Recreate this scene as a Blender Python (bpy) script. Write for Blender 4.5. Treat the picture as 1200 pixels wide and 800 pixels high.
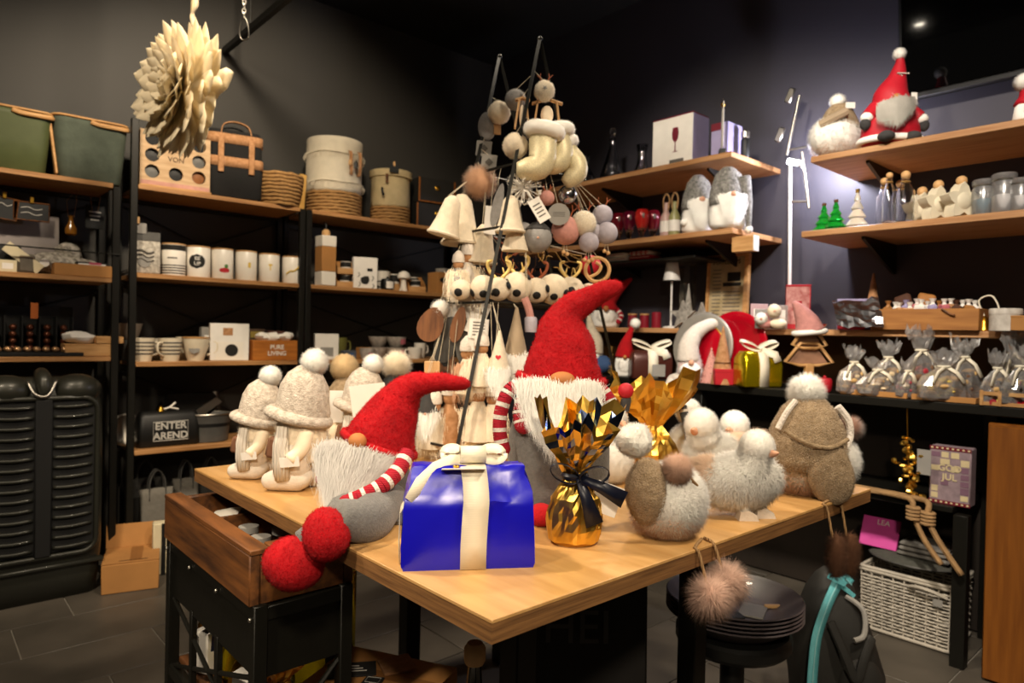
import bpy, math, random
import numpy as np
from mathutils import Vector, Matrix, Euler, noise
R = math.radians; PI = math.pi; TAU = 2*math.pi
S = bpy.context.scene
for o in list(bpy.data.objects): bpy.data.objects.remove(o)
COL = S.collection

# ------------------------------------------------------------------ camera
FPX = 795.8; HC = 1.25
YAW, PITCH, ROLL = R(48.184), R(.6537), R(1.217)
_fw = Vector((math.cos(PITCH)*math.cos(YAW), math.cos(PITCH)*math.sin(YAW), -math.sin(PITCH)))
_rt = Vector((math.sin(YAW), -math.cos(YAW), 0)); _up = _rt.cross(_fw)
CR = math.cos(ROLL)*_rt + math.sin(ROLL)*_up
CU = -math.sin(ROLL)*_rt + math.cos(ROLL)*_up
CAM = Vector((0, 0, HC))
cd = bpy.data.cameras.new('camera'); cam = bpy.data.objects.new('camera', cd); COL.objects.link(cam)
cd.sensor_width = 36; cd.lens = FPX/1200*36; cd.clip_start = .02
m3 = Matrix((CR, CU, -_fw)).transposed()
cam.matrix_world = Matrix.Translation(CAM) @ m3.to_4x4()
cd.dof.use_dof = True; cd.dof.focus_distance = 1.3; cd.dof.aperture_fstop = 4.5
S.camera = cam
S.view_settings.view_transform = 'Standard'; S.view_settings.look = 'None'
S.view_settings.gamma = 1; S.view_settings.exposure = -0.18; S.view_settings.use_curve_mapping = False

# ------------------------------------------------------------------ world, ceiling spots and added fill spots
W = bpy.data.worlds.new('world'); S.world = W; W.use_nodes = True
W.node_tree.nodes['Background'].inputs[0].default_value = (1, .86, .7, 1)
W.node_tree.nodes['Background'].inputs[1].default_value = .022
def spot(loc, to, power, size=70, col=(1, .83, .62), rad=.10, blend=.6):
    l = bpy.data.lights.new('track_fill_spot', 'SPOT'); l.energy = power; l.color = col
    l.spot_size = R(size); l.spot_blend = blend; l.shadow_soft_size = rad
    o = bpy.data.objects.new('track_fill_spot', l); COL.objects.link(o); o.location = loc
    o.rotation_euler = (Vector(to)-Vector(loc)).to_track_quat('-Z', 'Y').to_euler()
    o['label'] = 'warm spotlight'
    return o

spot((.05, 2.0, 3.15), (1.0, 1.0, .85), 250, 62)
spot((1.45, -.35, 3.2), (1.1, 1.15, .9), 230, 66)
spot((2.5, 1.9, 3.2), (1.4, 1.2, .9), 150, 62)
spot((1.1, 2.2, 3.2), (1.6, 4.2, 1.75), 240, 84)
spot((-.2, 2.1, 3.2), (.6, 3.6, 1.9), 150, 74)
spot((.75, .2, 3.2), (3.3, .9, 1.25), 430, 58, (1, .88, .74))
spot((.9, 1.5, 3.2), (3.3, 2.0, 1.5), 270, 58, (1, .87, .70))
spot((-1.2, .8, 2.7), (.7, 2.2, .3), 240, 62)  # fill spot added below the ceiling to brighten cart, carton and floor
spot((-.5, -.7, 2.35), (1.1, 1.0, .9), 195, 54)  # frontal fill spot added low behind the camera to brighten plush and carton

# ------------------------------------------------------------------ layout helpers (photo pixel + known plane -> place in the room)
def ray(x, y): return _fw*FPX + CR*(x-600) + CU*(400-y)
def on(x, y, ax, v):
    d = ray(x, y); i = 'XYZ'.index(ax)
    return CAM + d*((v-CAM[i])/d[i])
def proj(p):
    d = Vector(p)-CAM; z = d.dot(_fw)
    return 600+FPX*d.dot(CR)/z, 400-FPX*d.dot(CU)/z
def mp(p): return (Vector(p)-CAM).dot(_fw)/FPX          # metres per pixel there
def RK(px, z, Y=3.98):                                    # a spot on a back-wall shelf
    y = 400
    for _ in range(4):
        p = on(px, y, 'Y', Y); p.z = z; y = proj(p)[1]
    return p
def RW(px, z, X=3.15):                                    # a spot on a right-wall shelf
    y = 400
    for _ in range(4):
        p = on(px, y, 'X', X); p.z = z; y = proj(p)[1]
    return p
ZT = .85
def TB(px, py): return on(px, py, 'Z', ZT)
FACE = math.atan2(_rt.y, _rt.x)                           # local +X = picture right, local -Y = towards the camera

# ------------------------------------------------------------------ materials
def lin(h):
    h = h.lstrip('#'); c = [int(h[i:i+2], 16)/255 for i in (0, 2, 4)]
    return tuple(x/12.92 if x < .04045 else ((x+.055)/1.055)**2.4 for x in c)+(1,)
MC = {}
def mat(name, hexc, rough=.6, metal=0, bump=None, scale=60, strength=.3, var=.12, spec=.5, sheen=0, trans=0, ior=1.45, emit=None, c2=None, vscale=None, coat=0, stretch=None, aniso=None):
    if name in MC: return MC[name]
    M = bpy.data.materials.new(name); M.use_nodes = True; nt = M.node_tree; N = nt.nodes; L = nt.links
    b = N['Principled BSDF']; b.inputs['Roughness'].default_value = rough; b.inputs['Metallic'].default_value = metal
    b.inputs['Specular IOR Level'].default_value = spec; b.inputs['Sheen Weight'].default_value = sheen
    b.inputs['Transmission Weight'].default_value = trans; b.inputs['IOR'].default_value = ior; b.inputs['Coat Weight'].default_value = coat
    c = lin(hexc); b.inputs['Base Color'].default_value = c
    tc = N.new('ShaderNodeTexCoord'); src = tc.outputs['Object']
    if stretch:
        mpg = N.new('ShaderNodeMapping'); mpg.inputs['Scale'].default_value = stretch; L.new(src, mpg.inputs[0]); src = mpg.outputs[0]
    if var or c2:
        nz = N.new('ShaderNodeTexNoise'); nz.inputs['Scale'].default_value = vscale or scale*.3; nz.inputs['Detail'].default_value = 4
        L.new(src, nz.inputs['Vector'])
        mx = N.new('ShaderNodeMix'); mx.data_type = 'RGBA'
        rm = N.new('ShaderNodeMapRange'); rm.inputs[1].default_value = .3; rm.inputs[2].default_value = .7
        L.new(nz.outputs[0], rm.inputs[0]); L.new(rm.outputs[0], mx.inputs[0])
        if c2: a, z = c, lin(c2)
        else: a = tuple(x*(1-var) for x in c[:3])+(1,); z = tuple(min(1, x*(1+var)) for x in c[:3])+(1,)
        mx.inputs[6].default_value = a; mx.inputs[7].default_value = z
        L.new(mx.outputs[2], b.inputs['Base Color'])
    if bump:
        if bump == 'noise': t = N.new('ShaderNodeTexNoise'); t.inputs['Detail'].default_value = 5; t.inputs['Scale'].default_value = scale; out = t.outputs[0]
        elif bump == 'voronoi': t = N.new('ShaderNodeTexVoronoi'); t.inputs['Scale'].default_value = scale; out = t.outputs['Distance']
        else: t = N.new('ShaderNodeTexWave'); t.inputs['Scale'].default_value = scale; t.inputs['Distortion'].default_value = 2; t.bands_direction = 'Z' if bump == 'waveZ' else 'X'; out = t.outputs[1]
        L.new(src, t.inputs['Vector'])
        bp = N.new('ShaderNodeBump'); bp.inputs['Strength'].default_value = strength; bp.inputs['Distance'].default_value = .004
        L.new(out, bp.inputs['Height']); L.new(bp.outputs[0], b.inputs['Normal'])
    if emit: b.inputs['Emission Color'].default_value = lin(emit[0]); b.inputs['Emission Strength'].default_value = emit[1]
    MC[name] = M; return M
def clear(name, tint='ffffff', rough=.03, alpha=.12, milk=0):
    if name in MC: return MC[name]
    M = bpy.data.materials.new(name); M.use_nodes = True; nt = M.node_tree; N = nt.nodes; L = nt.links
    N.remove(N['Principled BSDF']); o = N['Material Output']
    t = N.new('ShaderNodeBsdfTransparent'); t.inputs[0].default_value = lin(tint)
    d = N.new('ShaderNodeBsdfTranslucent'); d.inputs[0].default_value = (.9, .9, .9, 1); d2 = N.new('ShaderNodeBsdfDiffuse'); d2.inputs[0].default_value = (.9, .9, .9, 1)
    dm = N.new('ShaderNodeMixShader'); L.new(d.outputs[0], dm.inputs[1]); L.new(d2.outputs[0], dm.inputs[2])
    tm = N.new('ShaderNodeMixShader'); tm.inputs[0].default_value = milk; L.new(t.outputs[0], tm.inputs[1]); L.new(dm.outputs[0], tm.inputs[2])
    g = N.new('ShaderNodeBsdfGlossy'); g.inputs['Roughness'].default_value = rough
    fr = N.new('ShaderNodeFresnel'); fr.inputs[0].default_value = 1.5
    ad = N.new('ShaderNodeMath'); ad.operation = 'ADD'; ad.inputs[1].default_value = alpha; ad.use_clamp = True
    mx = N.new('ShaderNodeMixShader'); L.new(fr.outputs[0], ad.inputs[0]); L.new(ad.outputs[0], mx.inputs[0])
    L.new(tm.outputs[0], mx.inputs[1]); L.new(g.outputs[0], mx.inputs[2]); L.new(mx.outputs[0], o.inputs[0])
    MC[name] = M; return M
def wood(name, c1, c2, stretch=(2, 30, 30), rough=.5):
    return mat(name, c1, rough, c2=c2, vscale=3.2, bump='noise', scale=8, strength=.08, stretch=stretch)
# wood grain runs along the first axis of stretch with the small number
SHELF_X = wood('pine_along_back', 'b98a58', '8f6236', (1.2, 22, 22))
SHELF_Y = wood('pine_along_right', 'c09468', '9c6c40', (22, 1.2, 22))
PLY = mat('table_veneer', 'cda268', .42, c2='b98c52', vscale=3, stretch=(12, 1.2, 12), bump='noise', scale=9, strength=.04, coat=.1)
PLYE = mat('plywood_edge', '8a6238', .65, c2='5f4022', vscale=5, stretch=(2, 2, 60), bump='waveZ', scale=40, strength=.15)
OLDW = wood('old_stained_wood', '7a4a20', '3f2410', (14, 1.4, 14), .6)
OAK = wood('oak_front', '8a5216', '6e3d0d', (14, 14, 1), .5)
LWOOD = wood('light_wood', 'c89c66', 'a97a46', (3, 20, 20), .55)
BIRCH = wood('birch', 'd2a878', 'b58a58', (20, 20, 3), .6)
BLACK = mat('black_steel', '15140f', .45, .3, var=.1, bump='noise', scale=120, strength=.08)
BLKP = mat('black_paint', '0d0d0c', .5, var=.15)
BLKM = mat('matte_black', '080808', .7, var=.1)
WALL = mat('charcoal_wall', '35332f', .62, var=.07, vscale=2, bump='noise', scale=180, strength=.10)
WALLR = mat('charcoal_wall_panel', '34323a', .6, var=.06, vscale=2, bump='noise', scale=180, strength=.10)
CEIL = mat('black_ceiling', '11100f', .9, var=.05)
TILE = mat('slate_tile', '5f584e', .42, c2='48433b', vscale=3.5, bump='noise', scale=14, strength=.12)
GROUT = mat('grout', '8b857a', .9, var=.1)
RED = mat('red_plush', 'a60410', .95, var=.22, vscale=22, bump='noise', scale=90, strength=.7)
REDF = mat('red_pile', 'b20512', .95, var=.15, spec=.2)
REDK = mat('red_knit', 'a01226', .9, var=.1, bump='waveZ', scale=90, strength=.4)
WHK = mat('white_knit', 'd8cfc4', .95, var=.08, bump='voronoi', scale=220, strength=.5)
GREYF = mat('grey_felt', '6a6966', .95, var=.16, vscale=120, bump='noise', scale=260, strength=.5, sheen=.2)
DGREYF = mat('dark_grey_felt', '3b3a3a', .95, var=.14, bump='noise', scale=200, strength=.4)
WFUR = mat('white_fur', 'fbf6ee', .9, var=.08, sheen=.3)
WFURP = mat('cream_fur', 'f3e2c6', .9, var=.1, sheen=.3)
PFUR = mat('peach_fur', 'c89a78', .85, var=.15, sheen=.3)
TFUR = mat('taupe_fur', '9c7460', .85, var=.2, sheen=.3)
BFUR = mat('brown_fur', '6e4a34', .85, var=.2)
KNIT = mat('speckled_cream_knit', 'd6cbbd', .95, c2='a89c8e', vscale=90, bump='voronoi', scale=240, strength=.45)
KNITW = mat('cream_rib_knit', 'd9d0c2', .95, var=.1, bump='wave', scale=38, strength=.7)
BEIK = mat('beige_teddy', 'a08b6e', .95, c2='7d694f', vscale=70, bump='voronoi', scale=260, strength=.5)
BOOT = mat('cream_felt_boot', 'd9cebf', .95, var=.07, bump='noise', scale=200, strength=.3)
SKIN = mat('tan_nose', 'b5743f', .7, var=.12, bump='noise', scale=60, strength=.2)
SKINP = mat('pale_nose', 'd7a183', .7, var=.1)
BLUEP = mat('cobalt_wrap', '1310b4', .28, 0, var=.06, vscale=8, bump='noise', scale=9, strength=.25, spec=.6)
RIB = mat('ivory_ribbon', 'e8dfc8', .5, var=.04, bump='waveZ', scale=80, strength=.06)
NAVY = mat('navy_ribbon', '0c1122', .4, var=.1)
GOLD = mat('gold_foil', 'ecc05a', .3, 1, var=.1, vscale=14, bump='noise', scale=22, strength=.35)
GOLDD = mat('dark_gold_foil', 'c08a2c', .28, 1, var=.2, vscale=14, bump='noise', scale=26, strength=.4)
YELF = mat('yellow_foil', 'c8b010', .22, .85, var=.1, bump='noise', scale=14, strength=.3)
SILV = mat('silver_foil', 'b8b8bc', .2, 1, var=.1, bump='noise', scale=20, strength=.4)
BRASS = mat('brass', 'c79a3c', .3, 1, var=.1)
STEEL = mat('brushed_steel', 'a9a49a', .35, 1, var=.08)
WHITE = mat('white_ceramic', 'e8e2d6', .35, var=.03)
WHM = mat('white_metal', 'd8d6d2', .4, var=.03)
CREAM = mat('cream_ceramic', 'd9cdb4', .4, var=.06)
PAPER = mat('white_card', 'e4e0d8', .75, var=.04)
PAPERG = mat('grey_card', '8f8c86', .8, var=.06)
KRAFT = mat('kraft_card', 'ad7a42', .8, var=.08, vscale=10)
KRAFTD = mat('kraft_print', '8c5c2a', .8, var=.08)
INK = mat('black_print', '14130f', .7, var=.05)
INKG = mat('grey_print', '5a5650', .8, var=.1)
CHALK = mat('chalkboard', '1b1c1c', .7, var=.1)
CHALKW = mat('chalk_white', 'bdbab2', .8, var=.1)
SLATE = mat('slate_grey_metal', '5c5b58', .5, .4, var=.12)
GLASS = mat('clear_glass', 'ffffff', .02, trans=1, ior=1.45, var=0)
GGLASS = mat('green_glass', '1fa83a', .06, trans=.55, ior=1.4, var=0)
RGLASS = mat('red_glass', '8c0f2c', .08, trans=.4, var=0)
CELLO = clear('cellophane', 'f6f4f0', .06, .10)
CELLOM = clear('milky_cellophane', 'f8f5f0', .22, .14, .30)
REDG = mat('red_gloss', 'a3081c', .18, var=.05, coat=.4)
REDM = mat('red_matte', 'b01224', .6, var=.08)
PINK = mat('pink_cover', 'd0479c', .5, var=.05)
PINKF = mat('pink_felt', 'b9807a', .95, var=.12, bump='noise', scale=160, strength=.5)
TEAL = mat('teal_zip', '5fb2ba', .5, var=.08, bump='waveZ', scale=160, strength=.4)
BAGC = mat('charcoal_nylon', '23221f', .7, var=.14, bump='noise', scale=40, strength=.25)
WICK = mat('white_wicker', 'bdb5a6', .75, var=.14, bump='noise', scale=90, strength=.3)
SEAG = mat('seagrass', '9a7444', .85, var=.22, vscale=60, bump='noise', scale=90, strength=.6)
COTT = mat('woven_cotton', 'ded4bd', .92, var=.06, bump='waveZ', scale=70, strength=.5)
ROPE = mat('rope', 'a9855a', .9, var=.2, bump='wave', scale=90, strength=.6)
STRING = mat('string', 'cfc4ac', .9, var=.1)
CORK = mat('cork', 'b98a62', .85, c2='96693f', vscale=60, bump='noise', scale=120, strength=.2)
OLIVE = mat('olive_plastic', '4a5230', .5, var=.08, spec=.4)
SAGE = mat('sage_felt', '474f43', .85, var=.14, bump='noise', scale=80, strength=.3)
HULL = mat('olive_grey_enamel', '2b2b24', .38, .25, var=.12, vscale=5, coat=.15)
HULLD = mat('dark_radiator', '0b0b0a', .7, var=.1)
CHOC = mat('chocolate_foil', '5a3220', .3, .6, var=.2)
CHOCG = mat('champagne_foil', 'b08a64', .3, .7, var=.2)
def translucent(M, f=.45):
    nt = M.node_tree; b = nt.nodes['Principled BSDF']; t = nt.nodes.new('ShaderNodeBsdfTranslucent'); t.inputs[0].default_value = b.inputs['Base Color'].default_value
    mx = nt.nodes.new('ShaderNodeMixShader'); mx.inputs[0].default_value = f; nt.links.new(b.outputs[0], mx.inputs[1]); nt.links.new(t.outputs[0], mx.inputs[2]); nt.links.new(mx.outputs[0], nt.nodes['Material Output'].inputs[0]); return M
PETAL = translucent(mat('cream_paper_petal', 'f2e7cc', .8, var=.05))
BEAD = mat('wood_bead', 'caa06c', .6, var=.1)
STARW = mat('ivory_ceramic', 'dcd2b8', .45, var=.06, bump='noise', scale=70, strength=.3)
BROWNG = mat('brown_satin_wrap', '4a241c', .3, .2, var=.1, bump='noise', scale=12, strength=.3)
LAV = mat('lavender_card', '9a93b8', .5, var=.05)
MAR = mat('maroon_card', '6a1426', .5, var=.05)
BLUE = mat('denim_felt', '3a5580', .9, var=.12)
TWIG = mat('gold_twig', 'b08a4a', .5, .4, var=.2)

# ------------------------------------------------------------------ mesh building
class MB:
    def __init__(s): s.v = []; s.f = []; s.mi = []
    def add(s, vs, fs, X=None, mi=0):
        k = len(s.v)
        s.v += [tuple(X @ Vector(v)) for v in vs] if X is not None else [tuple(v) for v in vs]
        s.f += [tuple(i+k for i in f) for f in fs]; s.mi += [mi]*len(fs); return s
    def box(s, c, d, b=0, X=None, mi=0):
        hx, hy, hz = d[0]/2, d[1]/2, d[2]/2; b = min(b, hx*.9, hy*.9, hz*.9)
        T = Matrix.Translation(c) if X is None else Matrix.Translation(c) @ X.to_4x4()
        if b <= 0:
            vs = [(x, y, z) for x in (-hx, hx) for y in (-hy, hy) for z in (-hz, hz)]
            fs = [(0, 1, 3, 2), (4, 6, 7, 5), (0, 4, 5, 1), (2, 3, 7, 6), (0, 2, 6, 4), (1, 5, 7, 3)]
            return s.add(vs, fs, T, mi)
        vs = []; ix = {}
        for sx in (-1, 1):
            for sy in (-1, 1):
                for sz in (-1, 1):
                    for a in range(3):
                        p = [sx*(hx-b), sy*(hy-b), sz*(hz-b)]; p[a] += (sx, sy, sz)[a]*b
                        ix[sx, sy, sz, a] = len(vs); vs.append(p)
        fs = []
        for a in range(3):
            u, w = (a+1) % 3, (a+2) % 3
            for sg in (-1, 1):
                q = []
                for (i, j) in ((-1, -1), (1, -1), (1, 1), (-1, 1)):
                    k = [0, 0, 0]; k[a] = sg; k[u] = i; k[w] = j; q.append(ix[k[0], k[1], k[2], a])
                fs.append(tuple(q if sg > 0 else q[::-1]))
            for i in (-1, 1):
                for j in (-1, 1):
                    k0 = [0, 0, 0]; k1 = [0, 0, 0]; k0[a] = -1; k1[a] = 1
                    for k in (k0, k1): k[u] = i; k[w] = j
                    q = [ix[(*k0, u)], ix[(*k1, u)], ix[(*k1, w)], ix[(*k0, w)]]
                    fs.append(tuple(q if i*j < 0 else q[::-1]))
        for k in [(x, y, z) for x in (-1, 1) for y in (-1, 1) for z in (-1, 1)]:
            q = [ix[(*k, 0)], ix[(*k, 1)], ix[(*k, 2)]]; fs.append(tuple(q if k[0]*k[1]*k[2] > 0 else q[::-1]))
        return s.add(vs, fs, T, mi)
    def lathe(s, prof, n=20, c=(0, 0, 0), X=None, mi=0, sy=1, nz=0, fq=10, seed=0, cap=True):
        vs = []; fs = []; m = len(prof)
        for (r, z) in prof:
            for k in range(n):
                a = TAU*k/n; p = Vector((r*math.cos(a), r*math.sin(a)*sy, z))
                if nz and r > 1e-5: p += Vector((math.cos(a), math.sin(a), 0))*noise.noise(p*fq+Vector((seed, seed, 0)))*nz
                vs.append(p)
        for i in range(m-1):
            for k in range(n):
                k2 = (k+1) % n; fs.append((i*n+k, i*n+k2, (i+1)*n+k2, (i+1)*n+k))
        if cap and prof[0][0] > 1e-6: fs.append(tuple(range(n-1, -1, -1)))
        if cap and prof[-1][0] > 1e-6: fs.append(tuple((m-1)*n+k for k in range(n)))
        T = Matrix.Translation(c) if X is None else Matrix.Translation(c) @ X.to_4x4()
        return s.add(vs, fs, T, mi)
    def tube(s, pts, r, n=8, mi=0, flat=1, closed=False):
        pts = [Vector(p) for p in pts]; m = len(pts); rs = r if isinstance(r, (list, tuple)) else [r]*m
        t = [(pts[min(i+1, m-1)]-pts[max(i-1, 0)]).normalized() for i in range(m)]
        if closed: t = [(pts[(i+1) % m]-pts[i-1]).normalized() for i in range(m)]
        a = t[0].orthogonal().normalized() if abs(t[0].y) > .9 else (Vector((0, 1, 0))-t[0]*t[0].y).normalized()
        vs = []; fs = []
        for i in range(m):
            a = (a-t[i]*a.dot(t[i])).normalized(); b = t[i].cross(a)
            for k in range(n):
                g = TAU*k/n; vs.append(pts[i]+(a*math.cos(g)*flat+b*math.sin(g))*rs[i])
        for i in range(m if closed else m-1):
            j = (i+1) % m
            for k in range(n):
                k2 = (k+1) % n; fs.append((i*n+k, i*n+k2, j*n+k2, j*n+k))
        if not closed: fs += [tuple(range(n-1, -1, -1)), tuple((m-1)*n+k for k in range(n))]
        return s.add(vs, fs, None, mi)
    def ell(s, c, r, nu=16, nv=10, X=None, nz=0, fq=8, mi=0, seed=0):
        if not isinstance(r, (tuple, list)): r = (r, r, r)
        vs = [(0, 0, -1)]; fs = []
        for i in range(1, nv):
            b = -PI/2+PI*i/nv
            for k in range(nu): a = TAU*k/nu; vs.append((math.cos(b)*math.cos(a), math.cos(b)*math.sin(a), math.sin(b)))
        vs.append((0, 0, 1)); e = len(vs)-1
        for k in range(nu):
            k2 = (k+1) % nu; fs.append((0, 1+k2, 1+k)); fs.append((e, e-nu+k, e-nu+k2))
            for i in range(nv-2): fs.append((1+i*nu+k, 1+i*nu+k2, 1+(i+1)*nu+k2, 1+(i+1)*nu+k))
        out = []
        for v in vs:
            v = Vector(v); d = 1
            p = Vector((v.x*r[0], v.y*r[1], v.z*r[2]))
            if nz: p *= 1+nz*noise.noise(p*fq+Vector((seed*3.1, seed, 0)))
            out.append(p)
        T = Matrix.Translation(c) if X is None else Matrix.Translation(c) @ X.to_4x4()
        return s.add(out, fs, T, mi)
    def prism(s, out, d, c=(0, 0, 0), X=None, mi=0):
        n = len(out); ar = sum(out[i-1][0]*out[i][1]-out[i][0]*out[i-1][1] for i in range(n))
        if ar < 0: out = out[::-1]
        vs = [(x, -d/2, z) for x, z in out]+[(x, d/2, z) for x, z in out]
        fs = [tuple(range(n)), tuple(range(2*n-1, n-1, -1))]+[(i, i+n, (i+1) % n+n, (i+1) % n) for i in range(n)]
        T = Matrix.Translation(c) if X is None else Matrix.Translation(c) @ X.to_4x4()
        return s.add(vs, fs, T, mi)
    def loft(s, rings, cap=True, mi=0):
        n = len(rings[0]); vs = [p for r in rings for p in r]; fs = []
        for i in range(len(rings)-1):
            for k in range(n):
                k2 = (k+1) % n; fs.append((i*n+k, i*n+k2, (i+1)*n+k2, (i+1)*n+k))
        if cap: fs += [tuple(range(n-1, -1, -1)), tuple((len(rings)-1)*n+k for k in range(n))]
        return s.add(vs, fs, None, mi)
    def strip(s, pts, w, up=(0, 0, 1), th=.0015, mi=0):                  # a ribbon: pts along its middle, width w across, real thickness
        pts = [Vector(p) for p in pts]; m = len(pts); ws = w if isinstance(w, (list, tuple)) else [w]*m; rings = []
        for i in range(m):
            t = (pts[min(i+1, m-1)]-pts[max(i-1, 0)]).normalized(); u = up[i] if isinstance(up, list) else up
            a = Vector(u); a = (a-t*a.dot(t)).normalized(); b = t.cross(a)
            rings.append([pts[i]+a*ws[i]/2+b*th/2, pts[i]-a*ws[i]/2+b*th/2, pts[i]-a*ws[i]/2-b*th/2, pts[i]+a*ws[i]/2-b*th/2])
        return s.loft(rings, True, mi)
    def jitter(s, a, fq=30, seed=0):
        s.v = [tuple(Vector(v)+Vector((noise.noise(Vector(v)*fq+Vector((seed, 0, 0))), noise.noise(Vector(v)*fq+Vector((0, seed+7, 0))), noise.noise(Vector(v)*fq+Vector((0, 3, seed+13)))))*a) for v in s.v]; return s
def rrect(w, d, r, z, n=4, c=(0, 0)):
    o = []
    for (sx, sy, a0) in ((1, 1, 0), (-1, 1, 90), (-1, -1, 180), (1, -1, 270)):
        for k in range(n+1):
            a = R(a0+90*k/n); o.append(Vector((c[0]+sx*(w/2-r)+r*math.cos(a), c[1]+sy*(d/2-r)+r*math.sin(a), z)))
    return o
def obj(name, mb, m, parent=None, loc=(0, 0, 0), rz=0, smooth=True, label=None, rot=None):
    me = bpy.data.meshes.new(name); me.from_pydata(mb.v, [], mb.f); me.update()
    ms = m if isinstance(m, (list, tuple)) else [m]
    for x in ms: me.materials.append(x)
    if len(ms) > 1: me.polygons.foreach_set('material_index', mb.mi)
    if smooth:
        me.polygons.foreach_set('use_smooth', [True]*len(me.polygons))
        if smooth is True and hasattr(me, 'set_sharp_from_angle'): me.set_sharp_from_angle(angle=R(38))
    o = bpy.data.objects.new(name, me); COL.objects.link(o); o.location = loc
    o.rotation_euler = rot if rot else (0, 0, rz)
    if parent: o.parent = parent
    if label: o['label'] = label
    return o
def tag(o, label, cat, group=None):
    o['label'] = label; o['category'] = cat
    if group: o['group'] = group
    return o
def thing(name, label, cat, loc=(0, 0, 0), rz=0, group=None, rot=None):
    o = bpy.data.objects.new(name, None); COL.objects.link(o); o.empty_display_size = .05
    o.location = loc; o.rotation_euler = rot if rot else (0, 0, rz); return tag(o, label, cat, group)
def struct(name, mb, m, parent=None, smooth=True):
    o = obj(name, mb, m, parent, smooth=smooth)
    if not parent: o['kind'] = 'structure'; o['label'] = name.replace('_', ' ')+' of the shop'
    return o
def dup(root, loc, rz=None, label=None, group=None, sc=None, rot=None):
    r = root.copy(); COL.objects.link(r); r.location = loc
    if rz is not None: r.rotation_euler = (0, 0, rz)
    if rot is not None: r.rotation_euler = rot
    if sc: r.scale = (sc,)*3 if not isinstance(sc, (tuple, list)) else sc
    if label: r['label'] = label
    if group: r['group'] = group
    for ch in list(root.children):
        c = ch.copy(); COL.objects.link(c); c.parent = r
        for g in list(ch.children):
            d = g.copy(); COL.objects.link(d); d.parent = c
    return r
FURZ = None
def fur(name, mb, m, parent, n=1500, L=.03, w=.0012, droop=.3, spread=.45, seed=1, comb=None, keep=None, seg=2):
    """strands of pile grown from the surface of mb, as real thin blades joined into one mesh"""
    rng = np.random.default_rng(seed); V = np.array(mb.v); T = []
    for f in mb.f:
        for i in range(1, len(f)-1): T.append((f[0], f[i], f[i+1]))
    T = np.array(T); A, B, C = V[T[:, 0]], V[T[:, 1]], V[T[:, 2]]
    N = np.cross(B-A, C-A); ar = np.linalg.norm(N, axis=1); ok = ar > 1e-12; A, B, C, N, ar = A[ok], B[ok], C[ok], N[ok], ar[ok]
    N /= ar[:, None]; i = rng.choice(len(ar), n, p=ar/ar.sum()); u, v = rng.random(n), rng.random(n); k = u+v > 1; u[k] = 1-u[k]; v[k] = 1-v[k]
    P = A[i]+(B-A)[i]*u[:, None]+(C-A)[i]*v[:, None]; D = N[i]+rng.normal(0, spread, (n, 3))
    if comb is not None: D = D+np.array(comb)
    if keep is not None:
        q = np.array([keep(p) for p in P]); P, D = P[q], D[q]; n = len(P)
    D /= np.linalg.norm(D, axis=1)[:, None]; ln = L*rng.uniform(.55, 1.1, n)
    sd = np.cross(D, rng.normal(0, 1, (n, 3))); sd /= np.linalg.norm(sd, axis=1)[:, None]; s2 = np.cross(D, sd)
    pos = P.copy(); d = D.copy(); lay = []
    if L < .009: seg = 1
    for s_ in range(seg+1):
        lay.append(pos.copy()); pos = pos+d*(ln/seg)[:, None]; d = d+np.array([0, 0, -droop]); d /= np.linalg.norm(d, axis=1)[:, None]
    cols = []
    for s_ in range(seg):
        ww = w*(1-s_/(seg+.3))*.6
        cols += [lay[s_]+sd*ww, lay[s_]-sd*ww*.5+s2*ww*.87, lay[s_]-sd*ww*.5-s2*ww*.87]
    cols.append(lay[seg]); kk = 3*seg+1
    VV = np.stack(cols, 1).reshape(-1, 3)
    if FURZ is not None: VV[:, 2] = np.maximum(VV[:, 2], FURZ)
    NN = N[i] if keep is None else N[i][q]
    NN = np.repeat(NN*.75+D*.25+rng.normal(0, .12, (n, 3)), kk, axis=0)
    b = np.arange(n)*kk; faces = []
    for s_ in range(seg-1):
        for e in range(3): faces += (b[:, None]+np.array((3*s_+e, 3*s_+(e+1) % 3, 3*s_+3+(e+1) % 3, 3*s_+3+e))).tolist()
    for e in range(3): faces += (b[:, None]+np.array((3*seg-3+e, 3*seg-3+(e+1) % 3, 3*seg))).tolist()
    me = bpy.data.meshes.new(name); me.from_pydata(VV.tolist(), [], faces); me.materials.append(m)
    me.polygons.foreach_set('use_smooth', [True]*len(me.polygons)); me.update()
    me.normals_split_custom_set_from_vertices(NN.tolist())
    o = bpy.data.objects.new(name, me); COL.objects.link(o); o.parent = parent; return o
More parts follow.
